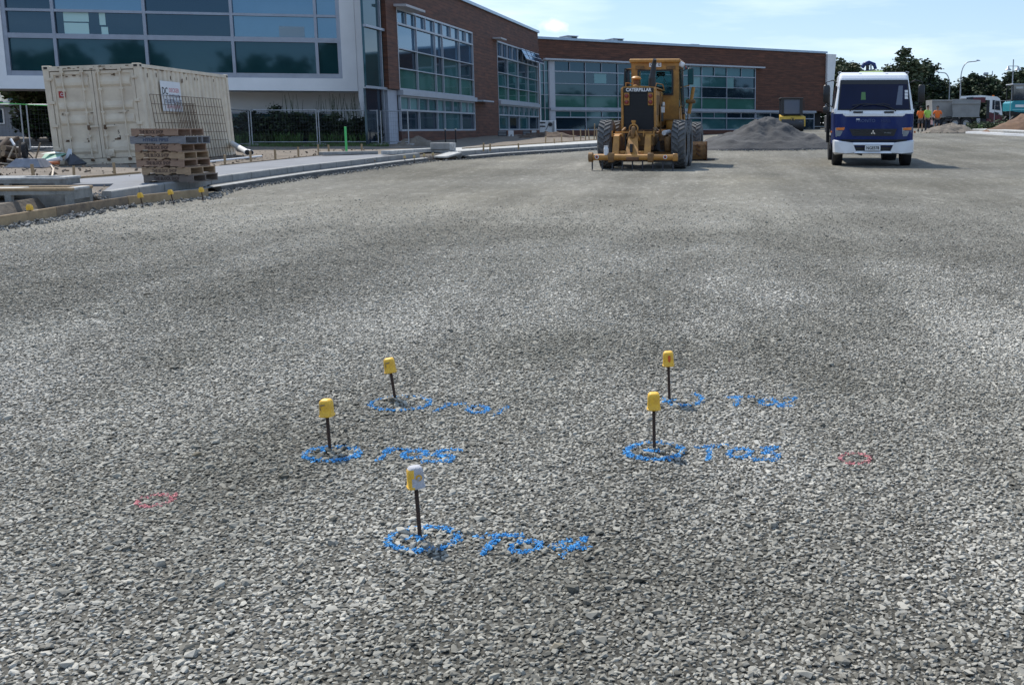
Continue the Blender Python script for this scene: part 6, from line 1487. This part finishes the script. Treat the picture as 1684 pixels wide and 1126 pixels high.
def batten(px0, px1, off, label, m=timber, h=.05, th=.03):
    p0, p1 = ground(*px0, off), ground(*px1, off); d = p1-p0; b = MB(); b.box((d.length/2, 0, h/2), (d.length, th, h), m); o = b.build('batten', loc=p0, rot=(0, -math.asin(d.z/d.length), math.atan2(d.y, d.x))); return tag(o, label, 'batten', 'edging battens of the pavement')
batten((93, 297.5), (229, 286.5), .2, 'edge batten behind the pavement left of the pallets')
batten((20, 302), (60, 300), .21, 'loose timber batten at the far left on the dirt')
batten((66, 297), (88, 303), .21, 'pale loose batten pointing at the pavement corner', white)
batten((362, 274.5), (526, 257.5), .2, 'edge batten behind the pavement right of the pallets', timber_o)
batten((760, 245.5), (985, 231), .24, 'long batten behind the far kerb', timber)
# white pipes
def pipe(pts_, r, m, label, name='pipe', hollow=True, cat='pipe', group=None):
    b = MB(); b.tube(pts_, r, m, n=16)
    if hollow: d = (Vector(pts_[-1])-Vector(pts_[-2])).normalized(); e_ = Vector(pts_[-1])+d*.004; b.cyl(e_, e_+d*.002, r*.86, blackm, n=16)
    o = b.build(name); return tag(o, label, cat, group)
a_ = at(381, 236, 33); c_ = at(407, 251, 29.5); pipe([a_, c_], .085, white, 'fat white drain pipe sticking out from behind the container', group='white pipes by the container')
a_ = at(392, 246, 31.5); c_ = at(413, 251, 30); pipe([a_, c_], .075, white, 'shorter white drain pipe beside the fat one', group='white pipes by the container')
p0, p1 = ground(345, 266, .24), ground(430, 257, .26); pipe([p0, (p0+p1)/2+Vector((0, 0, .0)), p1], .028, white, 'thin white conduit lying along the pavement edge right of the pallets', 'conduit', False)
a_ = ground(83, 271, .22); pipe([a_, ground(88, 280, .24)+Vector((0, 0, .03)), ground(87, 292, .22)+Vector((0, 0, .06)), ground(83, 297, .23)], .018, mat('cream_hose', (.5, .42, .32), .7), 'short curved cream hose on the dirt below the wheelbarrow', 'hose', False, 'hose')
# wheelbarrow lying upside down
q = at(50, 272, 25.2); wbz = gz(q.x, q.y)+.2
WB_ = empty('wheelbarrow', (q.x, q.y, wbz), R(4), 'grey steel wheelbarrow turned upside down, wheel in the air', 'wheelbarrow')
tray = mat('barrow_steel', (.28, .29, .32), .5, .3, col2=(.20, .20, .22), vs=6)
b = MB(); b.hull([(-.45, -.3, 0), (.42, -.3, 0), (-.45, .3, 0), (.42, .3, 0), (-.22, -.18, .22), (.25, -.18, .22), (-.22, .18, .22), (.25, .18, .22)], tray); b.box((0, -.305, .012), (.92, .03, .025), tray); b.build('tray', WB_)
b = MB(); b.tube([(-.24, -.1, .22), (-.26, -.1, .52)], .018, timber_o, n=6); b.tube([(.20, -.1, .22), (.34, -.1, .60)], .018, timber_o, n=6); b.tube([(-.24, .1, .22), (-.2, .1, .4), (.34, .1, .45)], .016, steel_d, n=6); b.tube([(-.05, -.05, .22), (-.08, 0, .42)], .014, steel_d, n=6); b.tube([(.08, 0, .22), (-.08, 0, .42)], .014, steel_d, n=6); b.build('frame', WB_)
w_ = wheel(WB_, (-.10, 0, .42), .20, .09, rubber_d, steel_d, 1, 18, .006); w_.rotation_euler = (0, 0, R(18))
# firewood / offcut heap at the left edge
fm = [mat('log_bark', (.11, .08, .06), .95, var=.4), mat('log_cut', (.34, .24, .15), .9, var=.3), mat('log_pale', (.42, .35, .27), .9, var=.3)]
q = at(12, 268, 26.2); bz = gz(q.x, q.y)+.2; rr = random.Random(21); kk = 0
poss = ['lowest at the heap front', 'at the heap front, left', 'at the heap front, middle', 'in the first row, right end', 'behind the first row', 'in the second row, left', 'in the second row, middle', 'in the second row, right', 'near the heap top, left', 'near the heap top, middle', 'on top of the heap', 'on the heap shoulder beside the wheelbarrow']
for i in range(34):
    layer = i//10; x = q.x+rr.uniform(-1.1, .42-.1*layer); y = q.y+rr.uniform(-.2, .5)+layer*.05; z = bz+.09+layer*.155+rr.uniform(-.02, .03); a_ = rr.uniform(-.8, .8); l_ = rr.uniform(.16, .32); r_ = rr.uniform(.05, .09)
    d = Vector((math.sin(a_)*.8, math.cos(a_), rr.uniform(-.4, .5)))*l_
    b = MB(); b.cyl(-d, d, r_, fm[0], r2=r_*.9, n=9); b.cyl(-d*1.01, -d*.99, r_*.93, fm[1], n=9); o = b.build('log', loc=(x, y, z)); tag(o, 'rough brown log in the firewood heap left of the wheelbarrow', 'log', 'logs heaped at the left edge')
for u0, v0, u1, v1, lb, m, r_ in [(18, 229, 24, 239, 'white pipe offcut sticking out of the top of the log heap', white, .03), (23, 241, 14, 260, 'pale stick leaning on the log heap', fm[2], .02), (33, 232, 32, 258, 'brown upright board beside the log heap', fm[0], .03), (-5, 268, 26, 271, 'long pale plank lying in front of the log heap', fm[2], .02), (12, 262, 30, 266, 'short pale plank on the front of the log heap', fm[2], .018)]:
    b = MB(); b.tube([at(u0, v0, 25.7), at(u1, v1, 25.6)], r_, m, n=6); o = b.build('offcut'); tag(o, lb, 'offcut', 'offcuts on the log heap')
# rolled tarp, plastic bag
q = at(92, 262, 26.3); z_ = gz(q.x, q.y)+.2
b = MB(); g1, w1_, o1_ = mat('tarp_green', (.22, .42, .30), .6, var=.3), white, mat('tarp_orange', (.62, .20, .08), .6, var=.3)
b.hull([(-.36, -.1, .12), (.22, -.1, .25), (-.40, .2, .28), (.22, .2, .30), (-.2, -.2, .05), (.1, -.2, .08)], g1); b.cyl((-.22, -.22, .07), (.26, -.2, .17), .06, w1_, n=10); b.cyl((-.22, -.28, .03), (.24, -.27, .07), .05, o1_, n=10); b.hull([(-.36, -.05, .29), (-.1, .1, .34), (.2, .1, .31), (-.2, .2, .30)], mat('tarp_pale', (.5, .58, .54), .6))
o = b.build('rolled_tarp', loc=(q.x, q.y, z_)); tag(o, 'crumpled green, white and orange tarpaulin roll beside the wheelbarrow', 'tarpaulin')
q = at(122, 267, 26.4); b = MB(); rr = random.Random(4)
b.hull([(-.26, 0, 0), (.28, 0, 0), (0, -.22, 0), (.05, .2, 0), (-.2, -.05, .16), (.2, -.08, .15), (-.02, -.1, .28), (-.06, .0, .34), (-.12, 0, .30), (.34, .0, .04)], mat('black_bag', (.05, .055, .07), .35, bump=.5, bs=14)); b.hull([(-.14, -.08, .26), (.02, -.1, .27), (-.10, -.03, .42), (-.02, -.02, .40), (-.2, 0, .18), (-.2, -.1, .1)], mat('clear_bag', (.5, .52, .54), .3, bump=.5, bs=12))
o = b.build('plastic_bag', loc=(q.x, q.y, gz(q.x, q.y)+.2)); tag(o, 'dark and clear plastic bag lying before the container doors', 'bag')

# ================================================================ TEMPORARY FENCES
fence_m = mat('fence_wire', (.09, .095, .10), .6, .3)
def fence(u0, u1, d0, d1, vtop, label, posts=2, dense=.11, group='temporary mesh fence panels'):
    p0 = Vector((xat(u0, d0), d0, gz(xat(u0, d0), d0)+.2)); p1 = Vector((xat(u1, d1), d1, gz(xat(u1, d1), d1)+.2)); d = p1-p0; L_ = Vector((d.x, d.y)).length; H_ = zat(vtop, (d0+d1)/2)-p0.z
    e = empty('fence_panel', p0, math.atan2(d.y, d.x), label, 'fence', group); dz = d.z
    for k, x_ in enumerate((0.02, L_-.02)):
        b = MB(); b.cyl((x_, 0, 0), (x_, 0, H_+.03), .024, steel, n=8); b.build('post', e)
        b = MB(); b.box((x_, 0, .03), (.5, .2, .10), conc, ch=.03); b.build('foot', e)
    b = MB(); b.cyl((0, 0, H_), (L_, 0, H_), .02, steel, n=8); b.cyl((0, 0, .15), (L_, 0, .15), .018, steel, n=8); b.build('rail', e)
    b = MB(); n_ = int(L_/dense)
    for i in range(1, n_): b.box((L_*i/n_, 0, (H_+.15)/2), (.003, .003, H_-.15), fence_m)
    for j in range(int(H_/.16)): b.box((L_/2, .004, .15+j*.16), (L_, .003, .003), fence_m)
    b.build('wire_mesh', e); return e
fence(378, 410, 38, 41.2, 181, 'short mesh fence panel running back from the container end')
fence(413, 522, 41.4, 41.6, 181.5, 'mesh fence panel before the bushes, left of the middle post')
fence(524, 622, 41.6, 41.8, 182, 'mesh fence panel before the bushes, right of the middle post')
fence(626, 672, 41.9, 41.2, 183, 'short mesh fence panel in front of the dark recess and brown corner')
fence(-60, 38, 35, 35.2, 172, 'mesh fence panel at the far left behind the log heap')
fence(46, 96, 35.2, 35.4, 172.5, 'mesh fence panel left of the container, with green tape')
b = MB(); q0, q1, q2 = at(-10, 169, 34.9), at(40, 172, 34.9), at(88, 174.5, 34.5); b.tube([q0, q1, q2], .017, mat('green_tape', (.10, .50, .10), .5), n=6); o = b.build('warning_tape'); tag(o, 'bright green tape stretched along the fence at the far left', 'tape')
b = MB(); q = ground(570, 252, .2); b.box((0, 0, .42), (.07, .03, .9), mat('green_stake_paint', (.10, .60, .18), .5), ch=.005); o = b.build('marker_stake', loc=q); tag(o, 'bright green painted stake before the bushes', 'stake')
# louvred white doors and cabinet by the middle wing
def louvre(u, d, v0, v1, label):
    x_ = xat(u, d); z0, z1 = zat(v1, d), zat(v0, d); e = empty('louvre_door', (x_, d, z0), R(10), label, 'door', 'louvred doors before the middle wing'); h = z1-z0
    b = MB(); b.box((-.24, 0, h/2), (.5, .06, h), steel_d)
    for k in range(9): b.box((-.24, -.04, h*(k+.5)/9), (.42, .03, .03), steel)
    b.build('louvre', e); b = MB(); b.box((.24, 0, h/2), (.30, .08, h), white, ch=.01); b.box((.22, -.045, h*.55), (.06, .02, h*.4), black, rot=(0, R(12), 0)); b.build('panel', e)
louvre(833, 58, 215, 241, 'grey louvre and white panel standing left, against the brown pier'); louvre(872, 66, 215, 236, 'grey louvre and white panel standing right, before the second glazed bay')
q = Vector((xat(901, 66), 66, zat(226, 66))); e = empty('service_cabinet', q, R(-3), 'white service cabinet with black slots at the inner corner of the building', 'cabinet')
b = MB(); b.box((0, 0, .68), (1.0, .5, .78), white, ch=.03); b.hull([(.3, -.25, .9), (.5, -.25, 1.1), (.52, -.25, -.05), (.35, -.25, .1), (.3, .2, .9), (.5, .2, 1.1), (.52, .2, -.05), (.35, .2, .1)], white); b.box((-.42, 0, .15), (.08, .4, .32), white); b.box((.1, 0, .17), (.10, .4, .3), white); b.build('body', e)
b = MB()
for zz in (.93, .70): b.box((-.28, -.262, zz), (.34, .02, .08), black)
b.build('slot', e); b = MB(); b.cyl((.22, -.30, .82), (.22, -.26, .82), .13, steel_d, n=14); b.tube([(.15, -.27, 1.0), (.0, -.27, .6), (-.1, -.27, .45)], .015, black, n=5); b.build('meter', e)
for u, lb in ((732, 'left'), (749, 'right')):
    d = 46; x_ = xat(u, d); z0 = zat(238, d); e = empty('garden_lamp', (x_, d, z0), 0, 'slim black garden lamp post with pale top, %s one of the pair before the first glazed bay' % lb, 'lamp', 'slim lamp posts by the brown wall'); e['label'] = 'slim black lamp post with pale top, %s of the pair by the brown wall' % lb
    b = MB(); b.cyl((0, 0, -.3), (0, 0, .66), .028, black, n=10); b.build('post', e); b = MB(); b.cyl((0, 0, .66), (0, 0, .72), .05, mat('lamp_top', (.55, .52, .45), .5), n=12); b.build('head', e)

# ================================================================ HEAPS
def heap(name, c, rx_, ry_, h, m, label, cat, seed, rough=.08, n=56, pk=1.35, lumps=3, squash=None):
    r_ = random.Random(seed); ph = [(r_.uniform(0, 6.28), r_.uniform(.6, 1)) for _ in range(8)]; vs = []; fs = []; nr_ = n//2
    from mathutils import noise as mn
    for j in range(nr_+1):
        t = j/nr_
        for i in range(n):
            a_ = 2*math.pi*i/n; ro_ = 1+.07*math.sin(2*a_+ph[0][0])+.05*math.sin(3*a_+ph[1][0])+.03*math.sin(7*a_+ph[2][0])
            x = math.cos(a_)*rx_*t*ro_; y = math.sin(a_)*ry_*t*ro_
            base = max(0, 1-t**pk)
            if t < .25: base = base*.97 + .03*base
            q = mn.fractal(Vector((x*1.1+seed, y*1.1, 0)), .8, 2.1, 5)
            z = h*min(base, .93+.07*base)*(1+.10*q)+rough*q*min(1, 4*(1-t))+rough*.4*abs(mn.noise(Vector((x*3.1, y*3.1, seed))))*min(1, 6*(1-t))
            vs.append((x, y, z-.05 if j == nr_ else max(z, -.02)))
    for j in range(nr_):
        for i in range(n): fs.append((j*n+i, j*n+(i+1) % n, (j+1)*n+(i+1) % n, (j+1)*n+i))
    b = MB(); b.add(vs, fs, m, True); o = b.build(name, loc=(c.x, c.y, gz(c.x, c.y)+(.0))); return tag(o, label, cat)
pile_m = mat('crusher_dust', (.074, .074, .075), .95, col2=(.044, .044, .046), vs=1.6, bump=1.0, bs=13)
pc = Vector((xat(1258, 43.5), 43.5, 0)); heap('gravel_heap', pc, 3.1, 2.6, 1.30, pile_m, 'heap of dark grey fine gravel between the grader and the light truck', 'heap', 3, .11, 90, .98)
heap('soil_heap', Vector((xat(682, 41.5), 41.5, 0)), 1.25, .9, .50, dirt_m, 'low brown heap of soil and roots before the brown corner', 'heap', 6, .14, 60)
heap('soil_heap', Vector((xat(902, 57), 57, 0)), 2.1, 1.5, .42, dirt_d, 'dark brown soil heap below the white service cabinet', 'heap', 8, .16, 60)
heap('soil_heap', Vector((xat(868, 54), 54, 0)), 1.0, .9, .35, dirt_d, 'small low dark soil heap left of the white cabinet', 'heap', 18, .1, 40)
heap('soil_mound', Vector((xat(1700, 66), 66, 0)), 3.2, 2.6, 1.35, mat('brown_clay', (.17, .10, .06), .95, col2=(.10, .06, .04), vs=1.8, bump=1, bs=6), 'big brown soil mound at the right edge before the excavator', 'mound', 12, .12, 60, 1.1)
heap('rubble_heap', Vector((xat(1563, 66), 66, 0)), 1.9, 1.5, .58, mat('rubble_brown', (.21, .18, .145), .95, col2=(.10, .085, .07), vs=3, bump=1, bs=8), 'low grey brown rubble heap at the feet of the workers', 'heap', 14, .15, 60)
rr = random.Random(18); P2 = []; S2 = []; R2 = []
for _ in range(700):
    a_ = rr.uniform(0, 6.28); q = rr.gauss(1.0, .10); x = pc.x+math.cos(a_)*3.1*q; y = pc.y+math.sin(a_)*2.6*q
    P2.append((x, y, gz(x, y)+.015)); S2.append(rr.choice([.015, .02, .03, .05])*rr.uniform(.8, 1.4)); R2.append((rr.uniform(0, 3), rr.uniform(0, 3), rr.uniform(0, 3)))
o = stones_obj('spilled_gravel', np.array(P2), S2, R2, coarse_m); tag(o, 'dark stones rolled out round the foot of the gravel heap', 'gravel', kind='stuff')
# rubble pieces on that heap
rr = random.Random(8); P2 = []; S2 = []; R2 = []
for _ in range(240): x = rr.gauss(0, .9); y = -abs(rr.gauss(0, .6)); P2.append((xat(1563, 66)+x, 66+y, gz(xat(1563, 66), 66)+max(.02, .55-(abs(x)/1.9)*.5-(abs(y)/1.5)*.5))); S2.append(rr.uniform(.03, .09)); R2.append((rr.uniform(0, 3), rr.uniform(0, 3), rr.uniform(0, 3)))
o = stones_obj('rubble', np.array(P2), S2, R2, clod_m); tag(o, 'loose broken lumps on the heap by the workers', 'rubble', kind='stuff')
# right side kerb and blocks
KR = [ground(1572, 212, .2), ground(1610, 213, .2), ground(1650, 215, .2), ground(1700, 217.5, .2), ground(1790, 222, .2)]
ribbon('kerb', KR, [(-.9, -.05), (-.9, .24), (-.02, .22), (0, .2), (0, -.05)], conc_l)
ribbon('channel', [ground(u, v+4, .1) for u, v in [(1590, 213), (1650, 216), (1700, 218.5), (1790, 223.5)]], [(-.12, .02), (-.12, .13), (.08, .12), (.09, -.05)], white)
for k, (u, lb) in enumerate(((1574, 'pale concrete block left of the right hand kerb end'), (1584, 'tan concrete block against the right hand kerb end'), (1592, 'upright concrete block in front of the right hand kerb'))):
    p = ground(u, 213+k*.3, 0); b = MB(); b.box((0, 0, .12), (.36, .2, .24), conc_l if k != 1 else timber, ch=.02); o = b.build('concrete_block', loc=p, rot=(0, 0, R(10*k))); tag(o, lb, 'block', 'blocks at the right kerb end')
b = MB(); p = ground(1651, 210, .1); b.box((0, 0, .35), (.10, .05, .75), mat('orange_paint', (.66, .12, .04), .6), ch=.008); b.box((.12, 0, .22), (.08, .05, .5), mat('orange_paint', ()), ch=.008); o = b.build('marker_post', loc=p); tag(o, 'orange marker post before the soil mound at the right', 'marker post')
fence(1634, 1660, 86, 86, 166, 'mesh fence panel between the tipper cab and the excavator', dense=.4)
V, Fs, mi = crown_mesh([(xat(u, 70), 70+rng.uniform(-1, 1), 1.55+.1*rng.random(), 1.0, .6, .28) for u in (1618, 1630, 1641, 1650, 1690, 1700)], 1500, .10, [leaf_ms[2], leaf_ms[1], leaf_ms[3]], rng)
me = bpy.data.meshes.new('weeds'); me.from_pydata(V, [], Fs)
for m_ in (leaf_ms[2], leaf_ms[1], leaf_ms[3]): me.materials.append(m_)
me.polygons.foreach_set('material_index', mi); o = bpy.data.objects.new('weeds', me); COL.objects.link(o); tag(o, 'yellowish weeds along the kerb before the fence at the right', 'weeds', kind='stuff')

# ================================================================ STREET LAMPS
def lamp_curved(u, d, vtop, arm_u, label):
    x = xat(u, d); zt_ = zat(vtop, d); z0 = 1.0; L_ = (arm_u-u)/F*d; e = empty('street_lamp', (x, d, z0), 0, label, 'street lamp', 'curved arm street lamps'); H_ = zt_-z0; s = 1 if L_ > 0 else -1
    b = MB(); path = [(0, 0, 0), (0, 0, H_*.6), (0, 0, H_*.78)]
    for k in range(1, 9): a_ = k/8*math.pi/2; path.append(((1-math.cos(a_))*L_*.45, 0, H_*.78+math.sin(a_)*H_*.21))
    path.append((L_*.9, 0, H_)); b.tube(path, [.08, .07, .06]+[.05]*8+[.045], steel, n=8); b.build('pole', e)
    b = MB(); b.hull([(L_*.85, -.15, H_-.02), (L_*.85, .15, H_-.02), (L_*1.12, -.1, H_+.02), (L_*1.12, .1, H_+.02), (L_*.9, -.1, H_+.14), (L_*.9, .1, H_+.14), (L_*1.05, 0, H_+.13)], steel); b.build('lamp_head', e)
lamp_curved(1577, 100, 101, 1604, 'taller curved street lamp with its arm reaching right'); lamp_curved(1559, 108, 119, 1537, 'shorter curved street lamp with its arm reaching left, above the trees')
d = 88; x = xat(1661.5, d); e = empty('street_lamp', (x, d, 1.2), 0, 'twin street lamp with two bell shades on a cross arm, by the excavator', 'street lamp'); s_ = d/F
H_ = zat(98, d)-1.2; ha = zat(109, d)-1.2; hl = zat(116, d)-1.2
b = MB(); b.cyl((0, 0, 0), (0, 0, H_), .05, steel, n=8); b.cyl((-8*s_, 0, ha), (8*s_, 0, ha), .028, steel, n=6); b.build('pole', e)
for s in (-1, 1): b = MB(); b.lathe([(.03, ha), (.09, ha-.05), (.12, ha-.18), (.28, hl+.04), (.30, hl), (.0, hl-.01)], steel, (s*8*s_, 0, 0), 16); b.build('lamp_shade', e)
d = 112; b = MB(); x = xat(1619, d); z0 = zat(135, d); b.cyl((0, 0, -3), (0, 0, zat(122, d)-z0), .05, steel, n=6); b.box((-.1, 0, zat(122, d)-z0), (.55, .1, .35), steel, ch=.04); b.box((.6, 0, zat(122, d)-z0+.1), (.08, .08, .45), steel); b.box((.3, 0, zat(126, d)-z0), (.7, .05, .05), steel); o = b.build('antenna_mast', loc=(x, d, z0)); tag(o, 'small mast with boxes poking above the trees behind the tipper cab', 'mast')

# ================================================================ PEOPLE
skin_m = mat('skin', (.30, .17, .11), .6); hair_m = mat('hair_black', (.012, .010, .009), .8)
def skel_mesh(name, joints, edges, m, parent=None, sub=2, tris=None):
    me = bpy.data.meshes.new(name); me.from_pydata([j[:3] for j in joints], edges, []); o = bpy.data.objects.new('tmp', me); COL.objects.link(o)
    mod = o.modifiers.new('s', 'SKIN'); mod.use_smooth_shade = True
    for i, j in enumerate(joints): me.skin_vertices[0].data[i].radius = (j[3], j[4] if len(j) > 4 else j[3])
    me.skin_vertices[0].data[0].use_root = True
    sb = o.modifiers.new('b', 'SUBSURF'); sb.levels = sub; sb.render_levels = sub
    bpy.context.view_layer.update(); r_ = bpy.data.meshes.new_from_object(o.evaluated_get(bpy.context.evaluated_depsgraph_get())); bpy.data.objects.remove(o)
    r_.materials.clear(); r_.materials.append(m)
    q = bpy.data.objects.new(name, r_); COL.objects.link(q)
    if parent: q.parent = parent
    return q
def person(x, y, h, rz, pose, shirt, legs, label, shorts=False, boots=black, cap=False):
    e = empty('person', (x, y, gz(x, y)), rz, label, 'person', 'workers standing by the rubble heap'); k = h/1.75
    P = {'pel': (0, 0, .94), 'wst': (0, 0, 1.08), 'chs': (0, .0, 1.30), 'nck': (0, 0, 1.47), 'hd0': (0, -.01, 1.56), 'hd1': (0, -.02, 1.68)}
    arms = pose['arms']; lg = pose['legs']
    J = [(0, 0, .94, .15, .11), (0, 0, 1.08, .135, .10), (0, 0, 1.30, .165, .11), (0, 0, 1.44, .075, .07), (0, -.01, 1.53, .055), (0, -.015, 1.60, .075, .085), (0, -.015, 1.68, .078, .09), (0, -.01, 1.735, .05, .06)]
    E = [(0, 1), (1, 2), (2, 3), (3, 4), (4, 5), (5, 6), (6, 7)]
    for s, (el_, ha) in zip((-1, 1), arms):
        n0 = len(J); J += [(s*.185, 0, 1.40, .055), (*el_, .042), (*ha, .030), (ha[0]+(ha[0]-el_[0])*.22, ha[1]+(ha[1]-el_[1])*.22, ha[2]+(ha[2]-el_[2])*.22, .036, .022)]; E += [(2, n0), (n0, n0+1), (n0+1, n0+2), (n0+2, n0+3)]
        hb = n0+3; hv = Vector(J[hb][:3]); dv = (Vector(ha)-Vector(el_)).normalized()
        side_ = dv.cross(Vector((1, 0, 0))).normalized()
        for f in range(4): n1 = len(J); q = hv+side_*(.024*(f-1.5)/1.5)+dv*(.05+(.012 if f in (1, 2) else 0)); J.append((*q, .009)); E.append((hb, n1)); 
        n1 = len(J); q = hv+side_*.045+dv*.015; J.append((*q, .010)); E.append((hb-1, n1))
    for s, (kn, an) in zip((-1, 1), lg):
        n0 = len(J); J += [(s*.095, 0, .86, .085), (*kn, .058), (*an, .040), (an[0], an[1]-.13, .035, .042, .03)]; E += [(0, n0), (n0, n0+1), (n0+1, n0+2), (n0+2, n0+3)]
    J = [tuple(c*k for c in j[:3])+tuple(c*k for c in j[3:]) for j in J]
    body = skel_mesh('body', J, E, skin_m, e)
    # shirt: slightly larger shell of torso and upper arms
    S = [(0, 0, .90, .180, .135), (0, 0, 1.08, .172, .13), (0, 0, 1.30, .192, .135), (0, 0, 1.43, .10, .09)]; SE = [(0, 1), (1, 2), (2, 3)]
    for s, (el_, ha) in zip((-1, 1), arms):
        a = Vector((s*.185, 0, 1.40)); m_ = a.lerp(Vector(el_), .8); n0 = len(S); S += [(*a, .075), (*m_, .065)]; SE += [(2, n0), (n0, n0+1)]
    skel_mesh('shirt', [tuple(c*k for c in j) for j in S], SE, shirt, e)
    S = [(0, 0, .93, .165, .125)]; SE = []
    for s, (kn, an) in zip((-1, 1), lg):
        n0 = len(S); a = Vector((s*.10, 0, .82)); kv = Vector(kn); av = Vector(an)
        if shorts: S += [(*a, .105), (*(a.lerp(kv, .85)), .085)]; SE += [(0, n0), (n0, n0+1)]
        else: S += [(*a, .105), (*kv, .078), (*(kv.lerp(av, .9)), .065)]; SE += [(0, n0), (n0, n0+1), (n0+1, n0+2)]
    skel_mesh('shorts' if shorts else 'trousers', [tuple(c*k for c in j) for j in S], SE, legs, e)
    for s, (kn, an) in zip((-1, 1), lg):
        b = MB(); a = Vector(an)*k; b.hull([(a.x-.05, a.y+.06, 0), (a.x+.05, a.y+.06, 0), (a.x-.05, a.y-.20, 0), (a.x+.05, a.y-.20, 0), (a.x-.05, a.y+.06, .16), (a.x+.05, a.y+.06, .16), (a.x-.05, a.y-.05, .17), (a.x+.05, a.y-.05, .17), (a.x-.04, a.y-.21, .06), (a.x+.04, a.y-.21, .06)], boots); b.build('boot', e)
    b = MB(); hz = 1.66*k
    b.lathe([(.086, -.01), (.094, .04), (.088, .085), (.06, .115), (0, .125)], hair_m, (0, .006, hz), 16)
    if cap: b.hull([(-.07, -.08, hz+.035), (.07, -.08, hz+.035), (-.05, -.17, hz+.02), (.05, -.17, hz+.02), (-.07, -.08, hz+.05), (.07, -.08, hz+.05)], hair_m)
    b.build('hair' if not cap else 'cap', e)
    b = MB(); b.hull([(-.012, -.098, 1.625), (.012, -.098, 1.625), (0, -.125, 1.628), (0, -.10, 1.665)], skin_m)
    for s in (-1, 1): b.lathe([(0, -.004), (.009, 0), (0, .004)], hair_m, (s*.032, -.098, 1.668), 8, 'y'); b.box((s*.086, .0, 1.64), (.014, .03, .05), skin_m, ch=.004)
    b.box((0, -.098, 1.592), (.045, .008, .008), mat('lips', (.20, .08, .07), .6)); o = b.build('face', e); o.scale = (k, k, k)
    return e
hv_o = mat('hi_vis_orange', (.85, .17, .02), .7, var=.15, vs=5); hv_g = mat('hi_vis_lime', (.36, .62, .10), .7, var=.15, vs=5); navy_c = mat('dark_trousers', (.02, .025, .04), .9)
st_legs = [((-.11, 0, .49), (-.12, .02, .09)), ((.11, 0, .49), (.12, .02, .09))]
person(xat(1513.5, 72), 72, 1.74, R(165), {'arms': [((-.25, .10, 1.12), (-.12, -.18, 1.10)), ((.25, .10, 1.12), (.12, -.18, 1.12))], 'legs': [((-.12, -.03, .49), (-.13, .03, .09)), ((.12, .02, .49), (.14, .05, .09))]}, hv_o, mat('grey_shorts', (.07, .07, .08), .9), 'worker in orange shirt and shorts nearest the truck, arms folded', True)
pg = person(xat(1525, 68), 68, 1.76, R(20), {'arms': [((-.25, .03, 1.14), (-.24, -.05, .90)), ((.25, .02, 1.14), (.27, -.06, .90))], 'legs': st_legs}, hv_g, navy_c, 'worker in lime green shirt and dark trousers between the two orange ones', False)
person(xat(1541, 70), 70, 1.76, R(-10), {'arms': [((-.30, .08, 1.16), (-.20, -.10, .98)), ((.30, .08, 1.16), (.20, -.10, .98))], 'legs': [((-.12, 0, .49), (-.14, .02, .09)), ((.12, 0, .49), (.14, .02, .09))]}, hv_o, navy_c, 'stout worker in orange shirt and shorts, hands on hips, before the grey trailer', True, cap=True)
b = MB(); q = pg.matrix_basis @ Vector((.28, -.07, .70)); b.hull([(-.07, -.03, -.18), (.07, -.03, -.18), (-.06, -.03, .12), (.05, -.03, .14), (-.07, .03, -.18), (.07, .03, -.18), (-.06, .03, .12), (.05, .03, .14)], mat('pinkish_bag', (.70, .42, .38), .7)); o = b.build('bag', loc=q); tag(o, 'pale pink bag held by the worker in lime green', 'bag')
